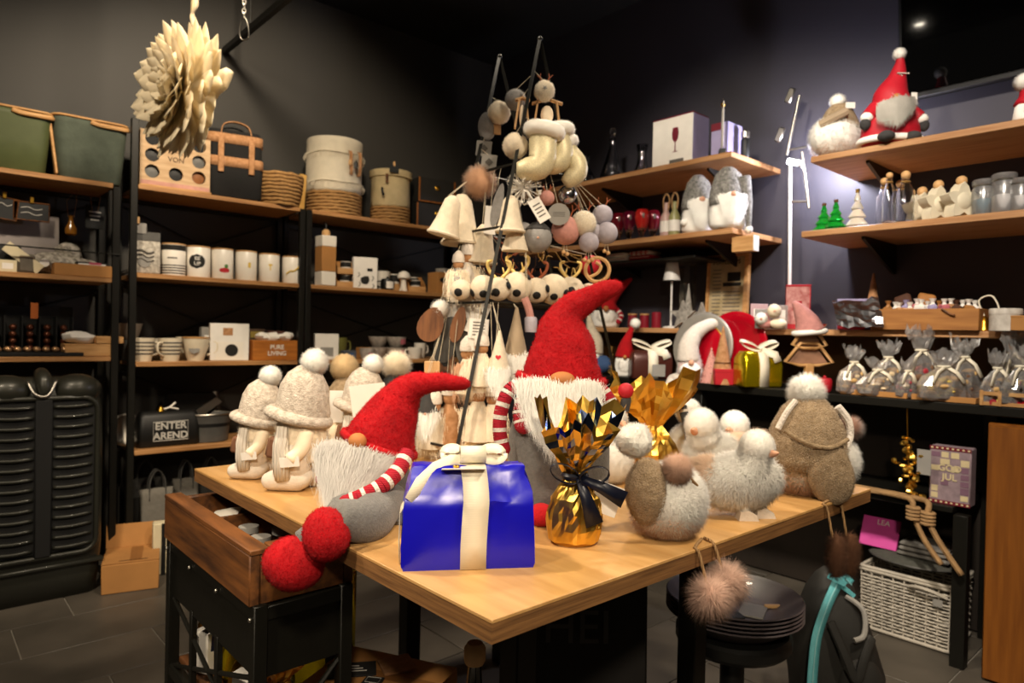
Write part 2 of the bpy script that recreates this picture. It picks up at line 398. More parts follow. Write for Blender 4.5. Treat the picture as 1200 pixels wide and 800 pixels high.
def beard(parent, roots, tips, m, n=900, w=.002, th=.012, seed=3, name='beard', bulge=.03):
    """hanging hair: roots/tips are matching polylines (local x, y, z); hair runs root->tip, bulging towards -Y"""
    rg = random.Random(seed); vs = []; fs = []
    def ev(pl, t):
        t *= len(pl)-1; i = min(int(t), len(pl)-2); return Vector(pl[i]).lerp(Vector(pl[i+1]), t-i)
    for _ in range(n):
        t = rg.random(); a = ev(roots, t); t2 = min(1, max(0, t+rg.gauss(0, .07))); b = ev(tips, t2); b = a.lerp(b, rg.uniform(.5, 1.08))
        dep = rg.random(); off = Vector((rg.gauss(0, .004), -dep*th, rg.gauss(0, .006))); k = len(vs)
        wv = rg.gauss(0, .009)
        for j in range(4):
            q = j/3; p = a.lerp(b, q)+off+Vector((math.sin(q*3+dep*4)*wv, -bulge*math.sin(q*2.4), 0)); h = w*(1-.75*q)
            vs += [p+Vector((h, 0, 0)), p+Vector((-h*.5, -h*.87, 0)), p+Vector((-h*.5, h*.87, 0))]
        fs += [(k+3*j+e, k+3*j+(e+1) % 3, k+3*j+3+(e+1) % 3, k+3*j+3+e) for j in range(3) for e in range(3)]
    o = obj(name, MB().add(vs, fs), m, parent, smooth=1)
    xs = [v.x for v in vs]; x0 = (min(xs)+max(xs))/2; hw = (max(xs)-min(xs))/2
    o.data.normals_split_custom_set_from_vertices([Vector(((v.x-x0)/hw+rg.gauss(0, .25), -.9, .35+rg.gauss(0, .2))).normalized() for v in vs]); return o
def text(body, size, m, parent, loc, rot=(PI/2, 0, 0), name='lettering', ex=.0006, bold=0):
    cu = bpy.data.curves.new(name, 'FONT'); cu.body = body; cu.size = size; cu.align_x = 'CENTER'; cu.align_y = 'CENTER'; cu.extrude = ex; cu.offset = bold; cu.resolution_u = 3
    t = bpy.data.objects.new(name, cu); COL.objects.link(t); bpy.context.view_layer.update()
    me = bpy.data.meshes.new_from_object(t.evaluated_get(bpy.context.evaluated_depsgraph_get())); me.name = name
    bpy.data.objects.remove(t); bpy.data.curves.remove(cu); me.materials.clear(); me.materials.append(m)
    o = bpy.data.objects.new(name, me); COL.objects.link(o); o.parent = parent; o.location = loc; o.rotation_euler = rot; return o
RX = lambda a: Matrix.Rotation(a, 3, 'X')
RY = lambda a: Matrix.Rotation(a, 3, 'Y')
RZ = lambda a: Matrix.Rotation(a, 3, 'Z')
class PX:
    """pixel-sized drawing board for a thing standing at p and turned to FACE: P(x, y, d) -> local point"""
    def __init__(s, x0, y0, p): s.x0, s.y0, s.m = x0, y0, mp(p); s.p = p
    def __call__(s, x, y, d=0): return Vector(((x-s.x0)*s.m, d*s.m, (s.y0-y)*s.m))
def smooth_path(pts, n=4, rad=None):
    pts = [Vector(p) for p in pts]; o = []; ro = []; m = len(pts)
    for i in range(m-1):
        p0, p1, p2, p3 = pts[max(i-1, 0)], pts[i], pts[i+1], pts[min(i+2, m-1)]
        for k in range(n):
            t = k/n; o.append(.5*((2*p1)+(p2-p0)*t+(2*p0-5*p1+4*p2-p3)*t*t+(3*p1-p0-3*p2+p3)*t**3))
            if rad: ro.append(rad[i]*(1-t)+rad[i+1]*t)
    o.append(pts[-1])
    if rad: ro.append(rad[-1]); return o, ro
    return o

# ------------------------------------------------------------------ the room
YB, XR_, ZC = 4.22, 3.5, 3.4
fl = MB().box((.6, 1.0, -.03), (6.4, 7.2, .05)); floor = struct('floor', fl, GROUT)
tw, td = .66, .33
tile_me = {}
for j in range(-7, 14):
    y0 = max(-1.8, .105+td*j); y1 = min(YB, .105+td*(j+1))
    if y1-y0 < .02: continue
    for i in range(-5, 7):
        x0 = .004-tw/2+(.22*j) % tw+tw*i; x1 = x0+tw; x0 = max(x0, -2.2); x1 = min(x1, XR_)
        if x1-x0 < .02: continue
        k = (round(x1-x0, 3), round(y1-y0, 3))
        if k not in tile_me: tile_me[k] = obj('tile', MB().box((0, 0, 0), (x1-x0-.005, y1-y0-.005, .012), .0015), TILE, floor, ((x0+x1)/2, (y0+y1)/2, -.006)).data
        else:
            t = bpy.data.objects.new('tile', tile_me[k]); COL.objects.link(t); t.parent = floor; t.location = ((x0+x1)/2, (y0+y1)/2, -.006)
struct('wall_back', MB().box((.6, YB+.05, 1.7), (6.4, .1, 3.5)), WALL)
struct('wall_right', MB().box((XR_+.05, 1.0, 1.7), (.1, 6.6, 3.5)), WALLR)
struct('ceiling', MB().box((.6, 1.0, ZC+.05), (6.4, 7.2, .1)), CEIL)

# ceiling rail running towards the back wall, chain and carabiner
t = thing('ceiling_rail', 'black steel rail running overhead to the dark back wall', 'rail', (1.41, 2.6, 2.9))
obj('rail_bar', MB().box((0, 0, 0), (.035, 3.2, .035), .004), BLACK, t)
for y in (-1.2, 0, 1.2): obj('hanger_rod', MB().tube([(0, y, .017), (0, y, ZC-2.9)], .006), BLACK, t)
p = on(286, 20, 'Y', 2.6)
t = thing('carabiner', 'small chrome carabiner hanging on a chain from above', 'carabiner', p, FACE)
P = PX(286, 20, p)
obj('hook_loop', MB().tube(smooth_path([P(283, 24), P(286, 20), P(290, 27), P(292, 42), P(287, 47), P(282, 44), P(281, 34), P(283, 24)], 3), .0025, 6), STEEL, t)
for k in range(9):
    y = 18-k*5.2; v = [(2*math.cos(a)*(k % 2), 2*math.cos(a)*(1-k % 2), 3.6*math.sin(a)) for a in [TAU*q/10 for q in range(10)]]
    obj('chain_link', MB().tube([P(286+a, y-c, b) for a, b, c in v], .0014, 5, closed=True), STEEL, t)
obj('chain_cord', MB().tube([P(286, -24), (P(286, -24).x, 0, ZC-p.z)], .002, 5), STEEL, t)

# ------------------------------------------------------------------ shelving along the back wall
YF = 3.85
def rack(name, label, x0, x1, shelves, top, top2=None, plank=SHELF_X):
    t = thing(name, label, 'shelving', ((x0+x1)/2, YF, 0)); w = x1-x0
    for (sx, y) in ((-1, .016), (1, .016), (-1, .345), (1, .345)):
        tp = top if sx < 0 or top2 is None else top2; obj('post', MB().box((0, 0, tp/2), (.032, .032, tp), .002), BLACK, t, (sx*(w/2-.016), y, 0))
    for z in shelves:
        s_ = obj('shelf', MB().box((0, .18, z-.0125), (w-.066, .36, .025), .003), plank, t)
        obj('shelf_rail', MB().box((0, .345, z-.035), (w-.066, .02, .02)), BLACK, t)
    zs = sorted(shelves)
    for a, b in zip(zs[:-1], zs[1:]):
        for s in (-1, 1): obj('cross_brace', MB().tube([(s*(w/2-.03), .352, a+.02), (-s*(w/2-.03), .352, b-.06)], .005, 5), BLACK, t)
    return t
Z1, Z2, Z3, Z4 = 1.97, 1.52, 1.065, .612
rack('shelving_unit', 'black steel rack with pine shelves above the tractor grille', -.22, .80, (1.955, 1.485, 1.095), 1.94)
rack('shelving_unit', 'black steel rack with pine shelves holding white mugs and canisters', .845, 1.775, (Z1, Z2, Z3, Z4), 2.30, 1.965)
rack('shelving_unit', 'black steel rack with pine shelves under tall woven baskets', 1.785, 3.12, (Z1, Z2, Z3, Z4), 1.965)
ra = bpy.data.objects['shelving_unit']; p = on(1, 287, 'Y', YF-.004)
obj('front_wire', MB().tube([(-.51, -.004, p.z+.006), (.51, -.004, p.z)], .004, 6), BLACK, ra)

# ------------------------------------------------------------------ shelves on the right wall
XF = 3.0
def wshelf(label, y0, y1, z, xf=XF, th=.028, br=(), m_=None):
    t = thing('wall_shelf', label, 'shelf', ((xf+XR_)/2, (y0+y1)/2, z)); d = XR_-xf
    obj('plank', MB().box((0, 0, -th/2), (d, y1-y0, th), .003), m_ or SHELF_Y, t)
    for y in br:
        yy = y-(y0+y1)/2
        obj('bracket', MB().prism([(d/2, -th), (-d/2+.12, -th), (-d/2+.12, -th-.012), (d/2-.012, -th-.14), (d/2, -th-.14)], .014, (0, yy, 0)), BLACK, t)
    return t
wshelf('pine wall shelf carrying glass decanters and a white carton', 1.778, 3.3, 2.165, br=(1.98, 2.7))
wshelf('pine wall shelf carrying two grey gnomes and goblets', 1.76, 3.3, 1.79, br=(1.98, 2.7))
wshelf('pine wall shelf under the red santa gnome', -.6, 1.386, 2.066, br=(1.19, .2))
wshelf('pine wall shelf lined with glass bottles and ceramic stars', -.6, 1.42, 1.737, br=(1.2, .2))
wshelf('dark slim shelf holding folded red and white towels', 2.05, 3.3, 1.69, 3.12, .014, m_=BLACK)
# counter: black slab on black uprights, wooden upper step, back panel
CT = 1.02
t = thing('display_counter', 'long black display counter with a raised wooden shelf at its back', 'counter', (3.25, 1.3, 0))
obj('counter_top', MB().box((0, 0, CT-.018), (.5, 4.0, .036), .003), BLACK, t)
obj('step_shelf', MB().box((.08, 0, 1.30-.014), (.34, 4.0, .028), .003), SHELF_Y, t)
obj('step_back', MB().box((.235, 0, 1.15), (.02, 4.0, .262)), mat('brown_board', '5a3c18', .6, var=.1), t)
obj('upright', MB().box((-.2, -.52, .294), (.05, .05, .588), .002), BLACK, t); obj('upright', MB().box((.18, -.52, CT/2-.018), (.05, .05, CT-.036), .002), BLACK, t)
for y in (.65, 1.85): obj('upright', MB().box((-.2, y, CT/2-.018), (.05, .05, CT-.036), .002), BLACK, t)
obj('lower_shelf', MB().box((0, .12, .60), (.42, 1.22, .024), .003), BLACK, t)
obj('back_board', MB().box((.22, 0, .49), (.015, 4.0, .96)), mat('dark_back_board', '241c14', .7, var=.1), t)
t = thing('cabinet', 'orange brown oak cabinet under the end of the black counter', 'cabinet', (3.22, .1, 0))
obj('body', MB().box((.01, -.05, .48), (.44, 1.29, .955), .003), OAK, t)
obj('door', MB().box((-.22, .27, .48), (.02, .64, .94), .004), OAK, t)
obj('door', MB().box((-.22, -.38, .48), (.02, .64, .94), .004), OAK, t)
# television
p = on(1048, 60, 'X', 3.33)
t = thing('television', 'big black wall television reflecting a bright spotlight', 'television', (3.36, p.y-.62, 2.72), 0, rot=(0, R(-7), 0))
obj('casing', MB().box((.03, 0, 0), (.05, 1.24, .74), .006), BLKP, t)
obj('screen', MB().box((.002, 0, .008), (.004, 1.21, .70)), mat('black_screen', '030303', .06, var=0, coat=.5), t)
obj('bezel', MB().box((.0, 0, -.358), (.012, 1.24, .02), .002), BLKP, t)

# ------------------------------------------------------------------ the display table
X0, X1, Y0, Y1 = .614, 1.960, .716, 2.022
t = thing('display_table', 'thick plywood display table on a black steel base', 'table', ((X0+X1)/2, (Y0+Y1)/2, 0))
hx, hy = (X1-X0)/2, (Y1-Y0)/2
obj('tabletop', MB().box((0, 0, ZT-.003), (2*hx, 2*hy, .006), .001), PLY, t)
obj('plywood_edge', MB().box((0, 0, ZT-.006-.0145), (2*hx-.001, 2*hy-.001, .029)), PLYE, t)
for (x, y) in ((-.35, -.36), (.28, -.36), (0, .56), (.42, .56)):
    obj('leg', MB().box((x, y, (ZT-.035)/2), (.055, .055, ZT-.035), .003), BLACK, t)
obj('apron', MB().box((-.035, -.36, ZT-.065), (.575, .04, .06), .002), BLACK, t)
obj('apron', MB().box((.21, .56, ZT-.065), (.365, .04, .06), .002), BLACK, t)

def stripes(path, rad, mb_r, mb_w, n=11, every=3):
    """cut a tube into red rings with thin white rings between"""
    k = 0
    for i in range(len(path)-1):
        d = mb_w if i % every == every-1 else mb_r
        d.tube([path[i], path[i+1]], [rad[i]*(1.03 if d is mb_w else 1), rad[i+1]*(1.03 if d is mb_w else 1)], n)
def arm(parent, pts, rad, name='arm'):
    path, rr = smooth_path(pts, 5, rad); a, b = MB(), MB(); stripes(path, rr, a, b)
    a.ell(path[-1], rr[-1]*1.03, 10, 6)
    o = obj(name, a, REDK, parent); obj('white_stripe', b, WHK, o); return o

# ---- standing red gnome
p = TB(650, 601); P = PX(650, 601, p)
g = thing('gnome_plush', 'red pointed hat gnome plush standing upright behind the gold foil bag', 'plush gnome', p, FACE)
m = P.m
obj('body', MB().lathe([(44*m, 8*m), (56*m, 14*m), (60*m, 45*m), (58*m, 90*m), (52*m, 130*m), (44*m, 165*m), (30*m, 180*m)], 24, (4*m, 0, 0), sy=.62, nz=.006, fq=14), GREYF, g)
for x in (632, 668): obj('foot', MB().ell(P(x, 590, -50), (15*m, 20*m, 12.3*m), 14, 10), RED, g)
hp = [P(654, 448), P(655, 430), P(656, 405), P(656, 382, 4), P(663, 364, 4), P(680, 352, 0), P(701, 341, -4), P(714, 335, -5), P(721, 333, -5)]
hr = [48*m, 44*m, 36*m, 28*m, 19.5*m, 15*m, 12.5*m, 8.5*m, 3*m]
path, rr = smooth_path(hp, 4, hr); hat = MB().tube(path, rr, 24, flat=.82).jitter(.0045, 22, 4)
ho = obj('hat', hat, RED, g, smooth=1); fur('hat_pile', hat, REDF, ho, 9000, .006, .0009, .2, .6, 5)
br = MB().tube([P(654+49*math.cos(a), 446+5*math.sin(a)*0-3*math.cos(a*2)+3*math.cos(a), 40*math.sin(a)) for a in [TAU*k/28 for k in range(28)]], 5*m, 8, closed=True)
bo = obj('hat_brim', br, RED, g, smooth=1); fur('brim_pile', br, REDF, bo, 1500, .007, .0009, .2, .6, 6)
obj('nose', MB().ell(P(652, 442, -44), (14.5*m, 10*m, 9.5*m), 16, 10), SKIN, g)
obj('beard_core', MB().ell(P(650, 475, -26), (36*m, 16*m, 34*m), 14, 10), WFUR, g)
beard(g, [P(606, 447, -30), P(625, 445, -40), P(650, 448, -42), P(675, 447, -40), P(692, 449, -30)], [P(616, 490, -40), P(636, 516, -44), P(650, 526, -46), P(664, 518, -44), P(686, 492, -38)], WFUR, 8000, .00045, .024, 3, 'beard', .018)
arm(g, [P(607, 449, -14), P(593, 458, -20), P(585, 480, -24), P(584, 503, -26), P(588, 522, -28)], [8*m, 8*m, 8*m, 8*m, 8.5*m])
arm(g, [P(698, 452, -14), P(708, 466, -18), P(711, 478, -22), P(704, 488, -30), P(692, 486, -40)], [8*m, 8*m, 8*m, 7.5*m, 7*m])
arm(g, [P(613, 466, -20), P(609, 480, -24), P(611, 494, -28)], [11*m, 11*m, 11*m], 'cuff')

# ---- seated red gnome, legs over the table edge
p = TB(428, 604); P = PX(428, 604, p); m = P.m
g = thing('gnome_plush', 'red pointed hat gnome plush seated with round red feet over the table edge', 'plush gnome', p, FACE)
body = MB().lathe([(30*m, 2*m), (50*m, 10*m), (50*m, 35*m), (40*m, 60*m), (28*m, 85*m), (14*m, 96*m)], 22, P(430, 604, 26), sy=.7, nz=.008, fq=16)
obj('body', body, GREYF, g)
inv = (Matrix.Translation(p) @ Matrix.Rotation(FACE, 4, 'Z')).inverted()
f1w = on(382, 626, 'X', .572); f2w = on(344, 660, 'X', .545)
f1 = inv @ f1w; f2 = inv @ f2w
k1 = inv @ Vector((.66, f1w.y+.02, ZT+.034)); k2 = inv @ Vector((.65, f2w.y-.01, ZT+.030))
a, r_ = smooth_path([P(452, 590, 6), (P(452, 590, -4)+k1)/2+Vector((0, 0, .004)), k1, f1+Vector((.012, .01, .03))], 5, [.05, .05, .045, .03])
obj('leg', MB().tube(a, r_, 12, flat=1).jitter(.004, 24), GREYF, g, smooth=1)
a, r_ = smooth_path([P(412, 588, 26), (P(405, 592, 16)+k2)/2, k2, f2+Vector((.01, .012, .03))], 5, [.046, .046, .040, .028])
obj('leg', MB().tube(a, r_, 12).jitter(.004, 24), GREYF, g, smooth=1)
sk = MB().ell(P(450, 597, -8), (60*m, 34*m, 13*m), 18, 10, RY(R(6)), nz=.18, fq=14); obj('trousers', sk, GREYF, g)
m1, m2 = mp(f1w), mp(f2w)
for q, c, r in ((m1, f1, (27.5, 30, 31)), (m2, f2, (36, 31, 31))):
    mb = MB().ell(c, (r[0]*q, r[1]*q*.9, r[2]*q), 20, 14, nz=.06, fq=20); fo = obj('foot', mb, RED, g, smooth=1); fur('foot_pile', mb, REDF, fo, 3500, .005, .0008, .2, .6, 8)
hp = [P(441, 521, 10), P(446, 506, 10), P(455, 487, 10), P(467, 466, 8), P(480, 452, 4), P(497, 447, 0), P(520, 446, -2), P(540, 446, -4), P(548, 446, -4)]
hr = [43*m, 39*m, 32*m, 23.5*m, 17*m, 12*m, 10*m, 8*m, 3*m]
path, rr = smooth_path(hp, 4, hr); hat = MB().tube(path, rr, 24, flat=.82).jitter(.0045, 22, 9)
ho = obj('hat', hat, RED, g, smooth=1); fur('hat_pile', hat, REDF, ho, 8000, .006, .0009, .2, .6, 15)
d = (P(446, 506)-P(441, 521)).normalized(); e = Vector((-d.z, 0, d.x))*-1
br = MB().tube([P(441, 521, 10)+e*43*m*math.cos(a)+Vector((0, 35*m*math.sin(a), 0)) for a in [TAU*k/28 for k in range(28)]], 5*m, 8, closed=True)
bo = obj('hat_brim', br, RED, g, smooth=1); fur('brim_pile', br, REDF, bo, 1500, .006, .0009, .2, .6, 16)
obj('nose', MB().ell(P(424, 512, -30), (10.5*m, 9*m, 9.5*m), 14, 10), SKIN, g)
obj('beard_core', MB().ell(P(420, 545, -12), (32*m, 14*m, 32*m), 14, 10), WFUR, g)
beard(g, [P(381, 521, -14), P(400, 517, -24), P(420, 521, -28), P(440, 527, -26), P(466, 535, -14)], [P(388, 555, -24), P(394, 582, -30), P(404, 600, -34), P(416, 588, -32), P(444, 554, -24)], mat('silver_fur', 'd6d2cc', .85, var=.1, sheen=.3), 8500, .00045, .024, 4, 'beard', .016)
arm(g, [P(478, 527, -14), P(470, 544, -34), P(456, 557, -52), P(437, 566, -62), P(421, 572, -66)], [9.5*m, 9.5*m, 9*m, 8.5*m, 8*m])
arm(g, [P(388, 536, 0), P(380, 546, -4), P(378, 560, -8)], [7*m, 7*m, 7*m])

# ---- blue wrapped gift
A = TB(470, 670); B = TB(627, 665); w = (B-A).length; rz = math.atan2(B.y-A.y, B.x-A.x)
mid = (A+B)/2; dirv = Vector((-math.sin(rz), math.cos(rz), 0)); dd = .115
c = mid+dirv*dd/2; m = mp(mid)
g = thing('gift_box', 'cobalt blue wrapped gift with an ivory ribbon bow and small tag', 'gift', c, rz)
h = 118*m; rings = []
NS = 12
for (q, sx, sy) in ((0, .97, .97), (.05, 1, 1), (.25, 1, 1), (.45, .99, .98), (.6, .975, .95), (.66, .965, .93), (.74, .94, .78), (.84, .905, .62), (.92, .87, .5), (.985, .85, .44), (1, .83, .4)):
    ring = []
    W2, D2 = w*sx, dd*sy
    per = [(-1+2*k/NS, -1) for k in range(NS)]+[(1, -1+2*k/5) for k in range(5)]+[(1-2*k/NS, 1) for k in range(NS)]+[(-1, 1-2*k/5) for k in range(5)]
    for (x, y) in per:
        v = Vector((x*W2/2, y*D2/2, q*h)); am = .0045*min(1, q*5)*min(1, .15+abs(x-.06)*3)
        nn = (abs(noise.noise(Vector((x*2.6+q*4, y*2, q*6-x*1.5))))-.25)*2*am; ring.append(v+Vector((nn, nn*(1 if y > 0 else -1), nn)))
    rings.append(ring)
obj('wrapped_box', MB().loft(rings), BLUEP, g)
f0 = -dd/2-.0012
def fx(px): return (px-548.5)*m
rp = [(fx(553), f0-.0005, .001), (fx(553), f0-.002, h*.25), (fx(554), f0*.98-.003, h*.45), (fx(555), f0*.96-.003, h*.6), (fx(555.5), f0*.93-.004, h*.67), (fx(555.5), f0*.80-.005, h*.745), (fx(555), f0*.64-.005, h*.845), (fx(554), f0*.52-.005, h*.925), (fx(553), f0*.46-.003, h*.99), (fx(551), 0, h+.003), (fx(549), -f0*.42, h*.97), (fx(549), -f0*.8, h*.72), (fx(549), -f0*1.01, h*.3), (fx(549), -f0*1.01, .002)]
obj('ribbon', MB().strip(rp, 30.5*m, (1, 0, 0), .0016), RIB, g, smooth=1)
lp = [(fx(549), -.012, h+.004), (fx(528), -.016, h+.003), (fx(510), -.024, h*.955), (fx(492), -.040, h*.83), (fx(479), -.052, h*.68)]
obj('ribbon_tail', MB().strip(lp, [18*m, 21*m, 22*m, 22*m, 17*m], (-.5, -.1, .85), .0014), RIB, g, smooth=1)
lp = [(fx(478), -.035, h*.72), (fx(469.2)-.002, -.02, h*.56), (fx(468.6)-.003, -.012, h*.25), (fx(469)-.002, -.01, .003)]
obj('ribbon', MB().strip(lp, 20*m, (0, 1, 0), .0014), RIB, g, smooth=1)
bow = MB()
lo = [(fx(553), -.012+13*m*math.cos(a), h+.003+10*m+10*m*math.sin(a)) for a in [TAU*k/16 for k in range(17)]]
bow.strip(lo, 31*m, (1, 0, 0), .0013)
for (x0_, x1_, zz, yy) in ((566, 592, 9, .004), (540, 519, 8, .010)):
    lo = [(fx((x0_+x1_)/2)+(x1_-x0_)/2*m*math.cos(a), yy+.005*math.sin(a), h+.006+6*m+zz*m*.75*math.sin(a)) for a in [TAU*k/16 for k in range(17)]]
    bow.strip(lo, 17*m, (0, 1, .7), .0013)
obj('bow', bow, RIB, g, smooth=1)
tg = obj('tag', MB().box((fx(541), -.036, h-.004), (52*m, .026, .0022), .0004, RX(R(-14))), PAPER, g)
obj('tag_button', MB().ell((fx(532), -.040, h+.0015), (.006, .005, .003), 10, 6), BRASS, tg)

# ---- foil gift bags
def foil_bag(p, px0, py0, label, foil, neck=.30, sc=1.0, seed=1, ribbon=True, flare=FACE, body_r=31, top_r=50, hgt=158, name='foil_gift_bag', rz=FACE, crump=.010):
    m = mp(p)*sc; g = thing(name, label, 'gift bag', p, rz)
    rg = random.Random(seed); rings = []; n = 38
    prof0 = [(0, .72), (.03, .95), (.12, 1.02), (.24, 1.0), (.34, .86), (.42, .60), (.48, .40), (.52, .36), (.58, .52), (.70, .92), (.84, 1.28), (1, 1.55)]
    prof = []
    for (q0, r0), (q1, r1) in zip(prof0[:-1], prof0[1:]): prof += [(q0, r0), ((q0+q1)/2, (r0+r1)/2)]
    prof.append(prof0[-1])
    tp = [rg.uniform(.78, 1.12) for _ in range(n//2)]; top = [v for v in tp for _ in (0, 1)]; top = [(top[k-1]+2*top[k]+top[(k+1) % n])/4+rg.uniform(-.05, .05) for k in range(n)]; k0 = [rg.uniform(-1, 1) for _ in range(n)]
    for (q, r) in prof:
        ring = []
        for k in range(n):
            a = TAU*k/n; rr = r*body_r*m
            z = q*hgt*m*(1 if q < .6 else 1+(top[k]-1)*(q-.6)/.4)
            fold = (1+(.06 if q < .42 else .22)*k0[k]*(1 if k % 2 else -1)*min(1, q*8)); P_ = Vector((math.cos(a)*2.2+seed, math.sin(a)*2.2, q*6)); j = noise.noise(P_); j2 = noise.noise(P_*3.1)
            ring.append(Vector((rr*fold*math.cos(a), rr*fold*math.sin(a)*.72, z+(.0 if q == 0 else .004*j)))+Vector((j+j2*.8, j-j2*.8, j2*.5))*crump*.5*min(1, q*6))
        rings.append(ring)
    nb = 16
    obj('bag_body', MB().loft(rings[:nb+1], False).add([r for r in rings[0]], [tuple(range(n-1, -1, -1))]), foil[0], g, smooth=False)
    fl_ = MB()
    V = [v for r in rings[nb:] for v in r]; fs = []
    for i in range(len(prof)-nb-1):
        for k in range(n): k2 = (k+1) % n; fs.append((i*n+k, i*n+k2, (i+1)*n+k2, (i+1)*n+k))
    fl_.add(V, fs); fl_.mi = [rg.choice((0, 0, 0, 1) if len(foil) > 1 else (0,)) for _ in fs]
    obj('ruffled_top', fl_, list(foil), g, smooth=False)
    if ribbon:
        zn = .5*hgt*m
        b = obj('bow', MB().tube([(13*m*math.cos(a), 10*m*math.sin(a), zn) for a in [TAU*k/16 for k in range(16)]], 4*m, 6, closed=True), NAVY, g)
        kb = MB()
        for (s, lift) in ((1, .3), (-1, .5)):
            lo = [(4*m+s*(17*m-17*m*math.cos(a)), -14*m-3*m*math.sin(a), zn+11*m*math.sin(a)+(17*m-17*m*math.cos(a))*lift*.6) for a in [TAU*k/14 for k in range(15)]]
            kb.strip(lo, 9*m, (0, 1, 0), .0012)
        obj('bow_loop', kb, NAVY, b, smooth=1)
        kt = MB(); kt.strip([(4*m, -15*m, zn), (12*m, -18*m, zn-22*m), (22*m, -20*m, zn-52*m)], [9*m, 14*m, 22*m], (1, .3, .3), .0012)
        kt.strip([(6*m, -15*m, zn), (30*m, -16*m, zn-10*m), (56*m, -14*m, zn-24*m)], [8*m, 14*m, 20*m], (.2, .2, 1), .0012)
        obj('bow_tail', kt, NAVY, b, smooth=1)
    return g
p = TB(672, 636)
g = foil_bag(p, 672, 636, 'shiny gold foil gift bag tied with a navy bow', (GOLD, mat('blue_reflection_foil', '6f7fa8', .15, 1, var=.1)), seed=5)  # bluish faces put a blue reflection into the colour of the gold ruffle
m = mp(p)
obj('gift_tag', MB().box((38*m, 2*m, 52*m), (34*m, .0015, 36*m), .0004, RZ(R(8)) @ RY(R(20))), PAPER, g)
q = TB(762, 556); foil_bag(q, 762, 556, 'crumpled gold foil parcel behind the little fur birds', (GOLD, GOLDD), seed=11, ribbon=False, hgt=112, body_r=33)
q = TB(737, 560)
t = thing('red_topped_stick', 'little red ball on a striped stick among the gold foil', 'ornament', q, FACE); m = mp(q)
obj('stick', MB().tube([(0, 0, 0), (-6*m, 0, 88*m)], 2*m, 8), BEAD, t)
obj('striped_wrap', MB().lathe([(4.5*m, 78*m), (7*m, 92*m), (6.5*m, 94*m)], 12, (-6*m, 0, 0)), DGREYF, t)
obj('ball', MB().ell((-6*m, 0, 102*m), 9.5*m, 14, 10), REDM, t)

# ---- fur plush on the table
FURZ = .0015
def puff(parent, c, r, m_, n=1600, L=.016, name='pompom', seed=1, w=.0012, droop=.15, core=None, spread=.5):
    mb = MB().ell(c, r, 14, 10); o = obj(name, mb, core or m_, parent, smooth=1)
    fur(name+'_fur', mb, m_, o, int(n*2), L, w*.55, droop, spread, seed); return o
def knit_fig(label, p, P, dx, dy, sc, seed, tagc=True, bag=True):
    """knit-hatted figure seen from the side; drawn on the board of the biggest one, shifted and scaled"""
    m = P.m*sc; g = thing('winter_figure', label, 'plush figure', p, FACE)
    def Q(x, y, d=0): return Vector(((x-345)*m, d*m, (575-y)*m))
    for i, (ox, od) in enumerate(((0, -12), (12, 14))):
        b = MB(); prof = [Q(313+ox, 567, od), Q(321+ox, 564, od), Q(334+ox, 562, od), Q(348+ox, 561, od), Q(360+ox, 561, od), Q(367+ox, 564, od)]
        b.tube(smooth_path(prof, 3), [r*m for r in [5, 8, 10, 11, 11.8, 12.5, 13, 13.5, 14, 14.5, 14.5, 14, 13, 12, 10, 7]], 14, flat=1.05)
        b.lathe([(13*m, 0), (14.5*m, 14*m), (15.5*m, 34*m), (14*m, 42*m)], 16, Q(353+ox, 562, od))
        obj('boot', b, BOOT, g, smooth=1)
    coat = MB().lathe([(16*m, 0), (27*m, 4*m), (29*m, 30*m), (26*m, 55*m), (20*m, 78*m), (12*m, 88*m)], 18, Q(353, 545), sy=.85)
    co = obj('coat', coat, WFURP, g, smooth=1); fur('coat_fur', coat, WFURP, co, 7220, .015*sc, 0.00066, .5, .6, seed)
    hat = MB().lathe([(31*m, -4*m), (32*m, 6*m), (30.5*m, 22*m), (27*m, 38*m), (20*m, 52*m), (10*m, 60*m), (0.1*m, 63*m)], 22, Q(352, 492), RY(R(4)), sy=.92, nz=.003, fq=30)
    obj('knit_hat', hat, KNIT, g, smooth=1)
    br = MB().tube([Q(349+31.5*math.cos(a), 491-1.5+7*math.cos(a), 29*math.sin(a)) for a in [TAU*k/26 for k in range(26)]], 8.5*m, 10, closed=True, flat=.75)
    obj('hat_band', br, KNIT, g, smooth=1)
    puff(g, Q(366, 427), 13*m, WFUR, 1500, .013*sc, seed=seed+1)
    obj('scarf_end', MB().tube([Q(338, 500, -22), Q(337, 520, -27), Q(338, 542, -28), Q(340, 560, -26)], [7*m, 9*m, 10*m, 9*m], 10, flat=.45), KNITW, g, smooth=1)
    obj('arm', MB().tube(smooth_path([Q(364, 505, -18), Q(360, 524, -27), Q(350, 536, -34)], 3), [9*m]*4+[8*m]*3, 10), WFURP, g, smooth=1)
    if bag: obj('parcel', MB().box(Q(329, 524, -20), (18*m, 14*m, 24*m), 3*m, RY(R(12))), BFUR, g)
    if tagc: obj('price_tag', MB().box(Q(351, 537, -38), (22*m, .001, 11*m), .0003, RY(R(-6))), PAPER, g)
    return g
p2 = TB(345, 572); P2 = PX(345, 572, p2)
knit_fig('knit hatted winter figure with a square price tag at its waist', p2, P2, 0, 0, 1.0, 21)
p1 = TB(298, 559); knit_fig('knit hatted winter figure standing nearest the table corner by the crate', p1, PX(298, 559, p1), 0, 0, .80, 31)
p3 = TB(418, 545); g3 = knit_fig('knit hatted winter figure half hidden behind the seated gnome', p3, PX(418, 545, p3), 0, 0, .80, 41, tagc=False)
m = mp(p3); obj('price_tag', MB().box((20*m, -34*m, 78*m), (40*m, .001, 40*m), .0003, RY(R(-8))), PAPER, g3)
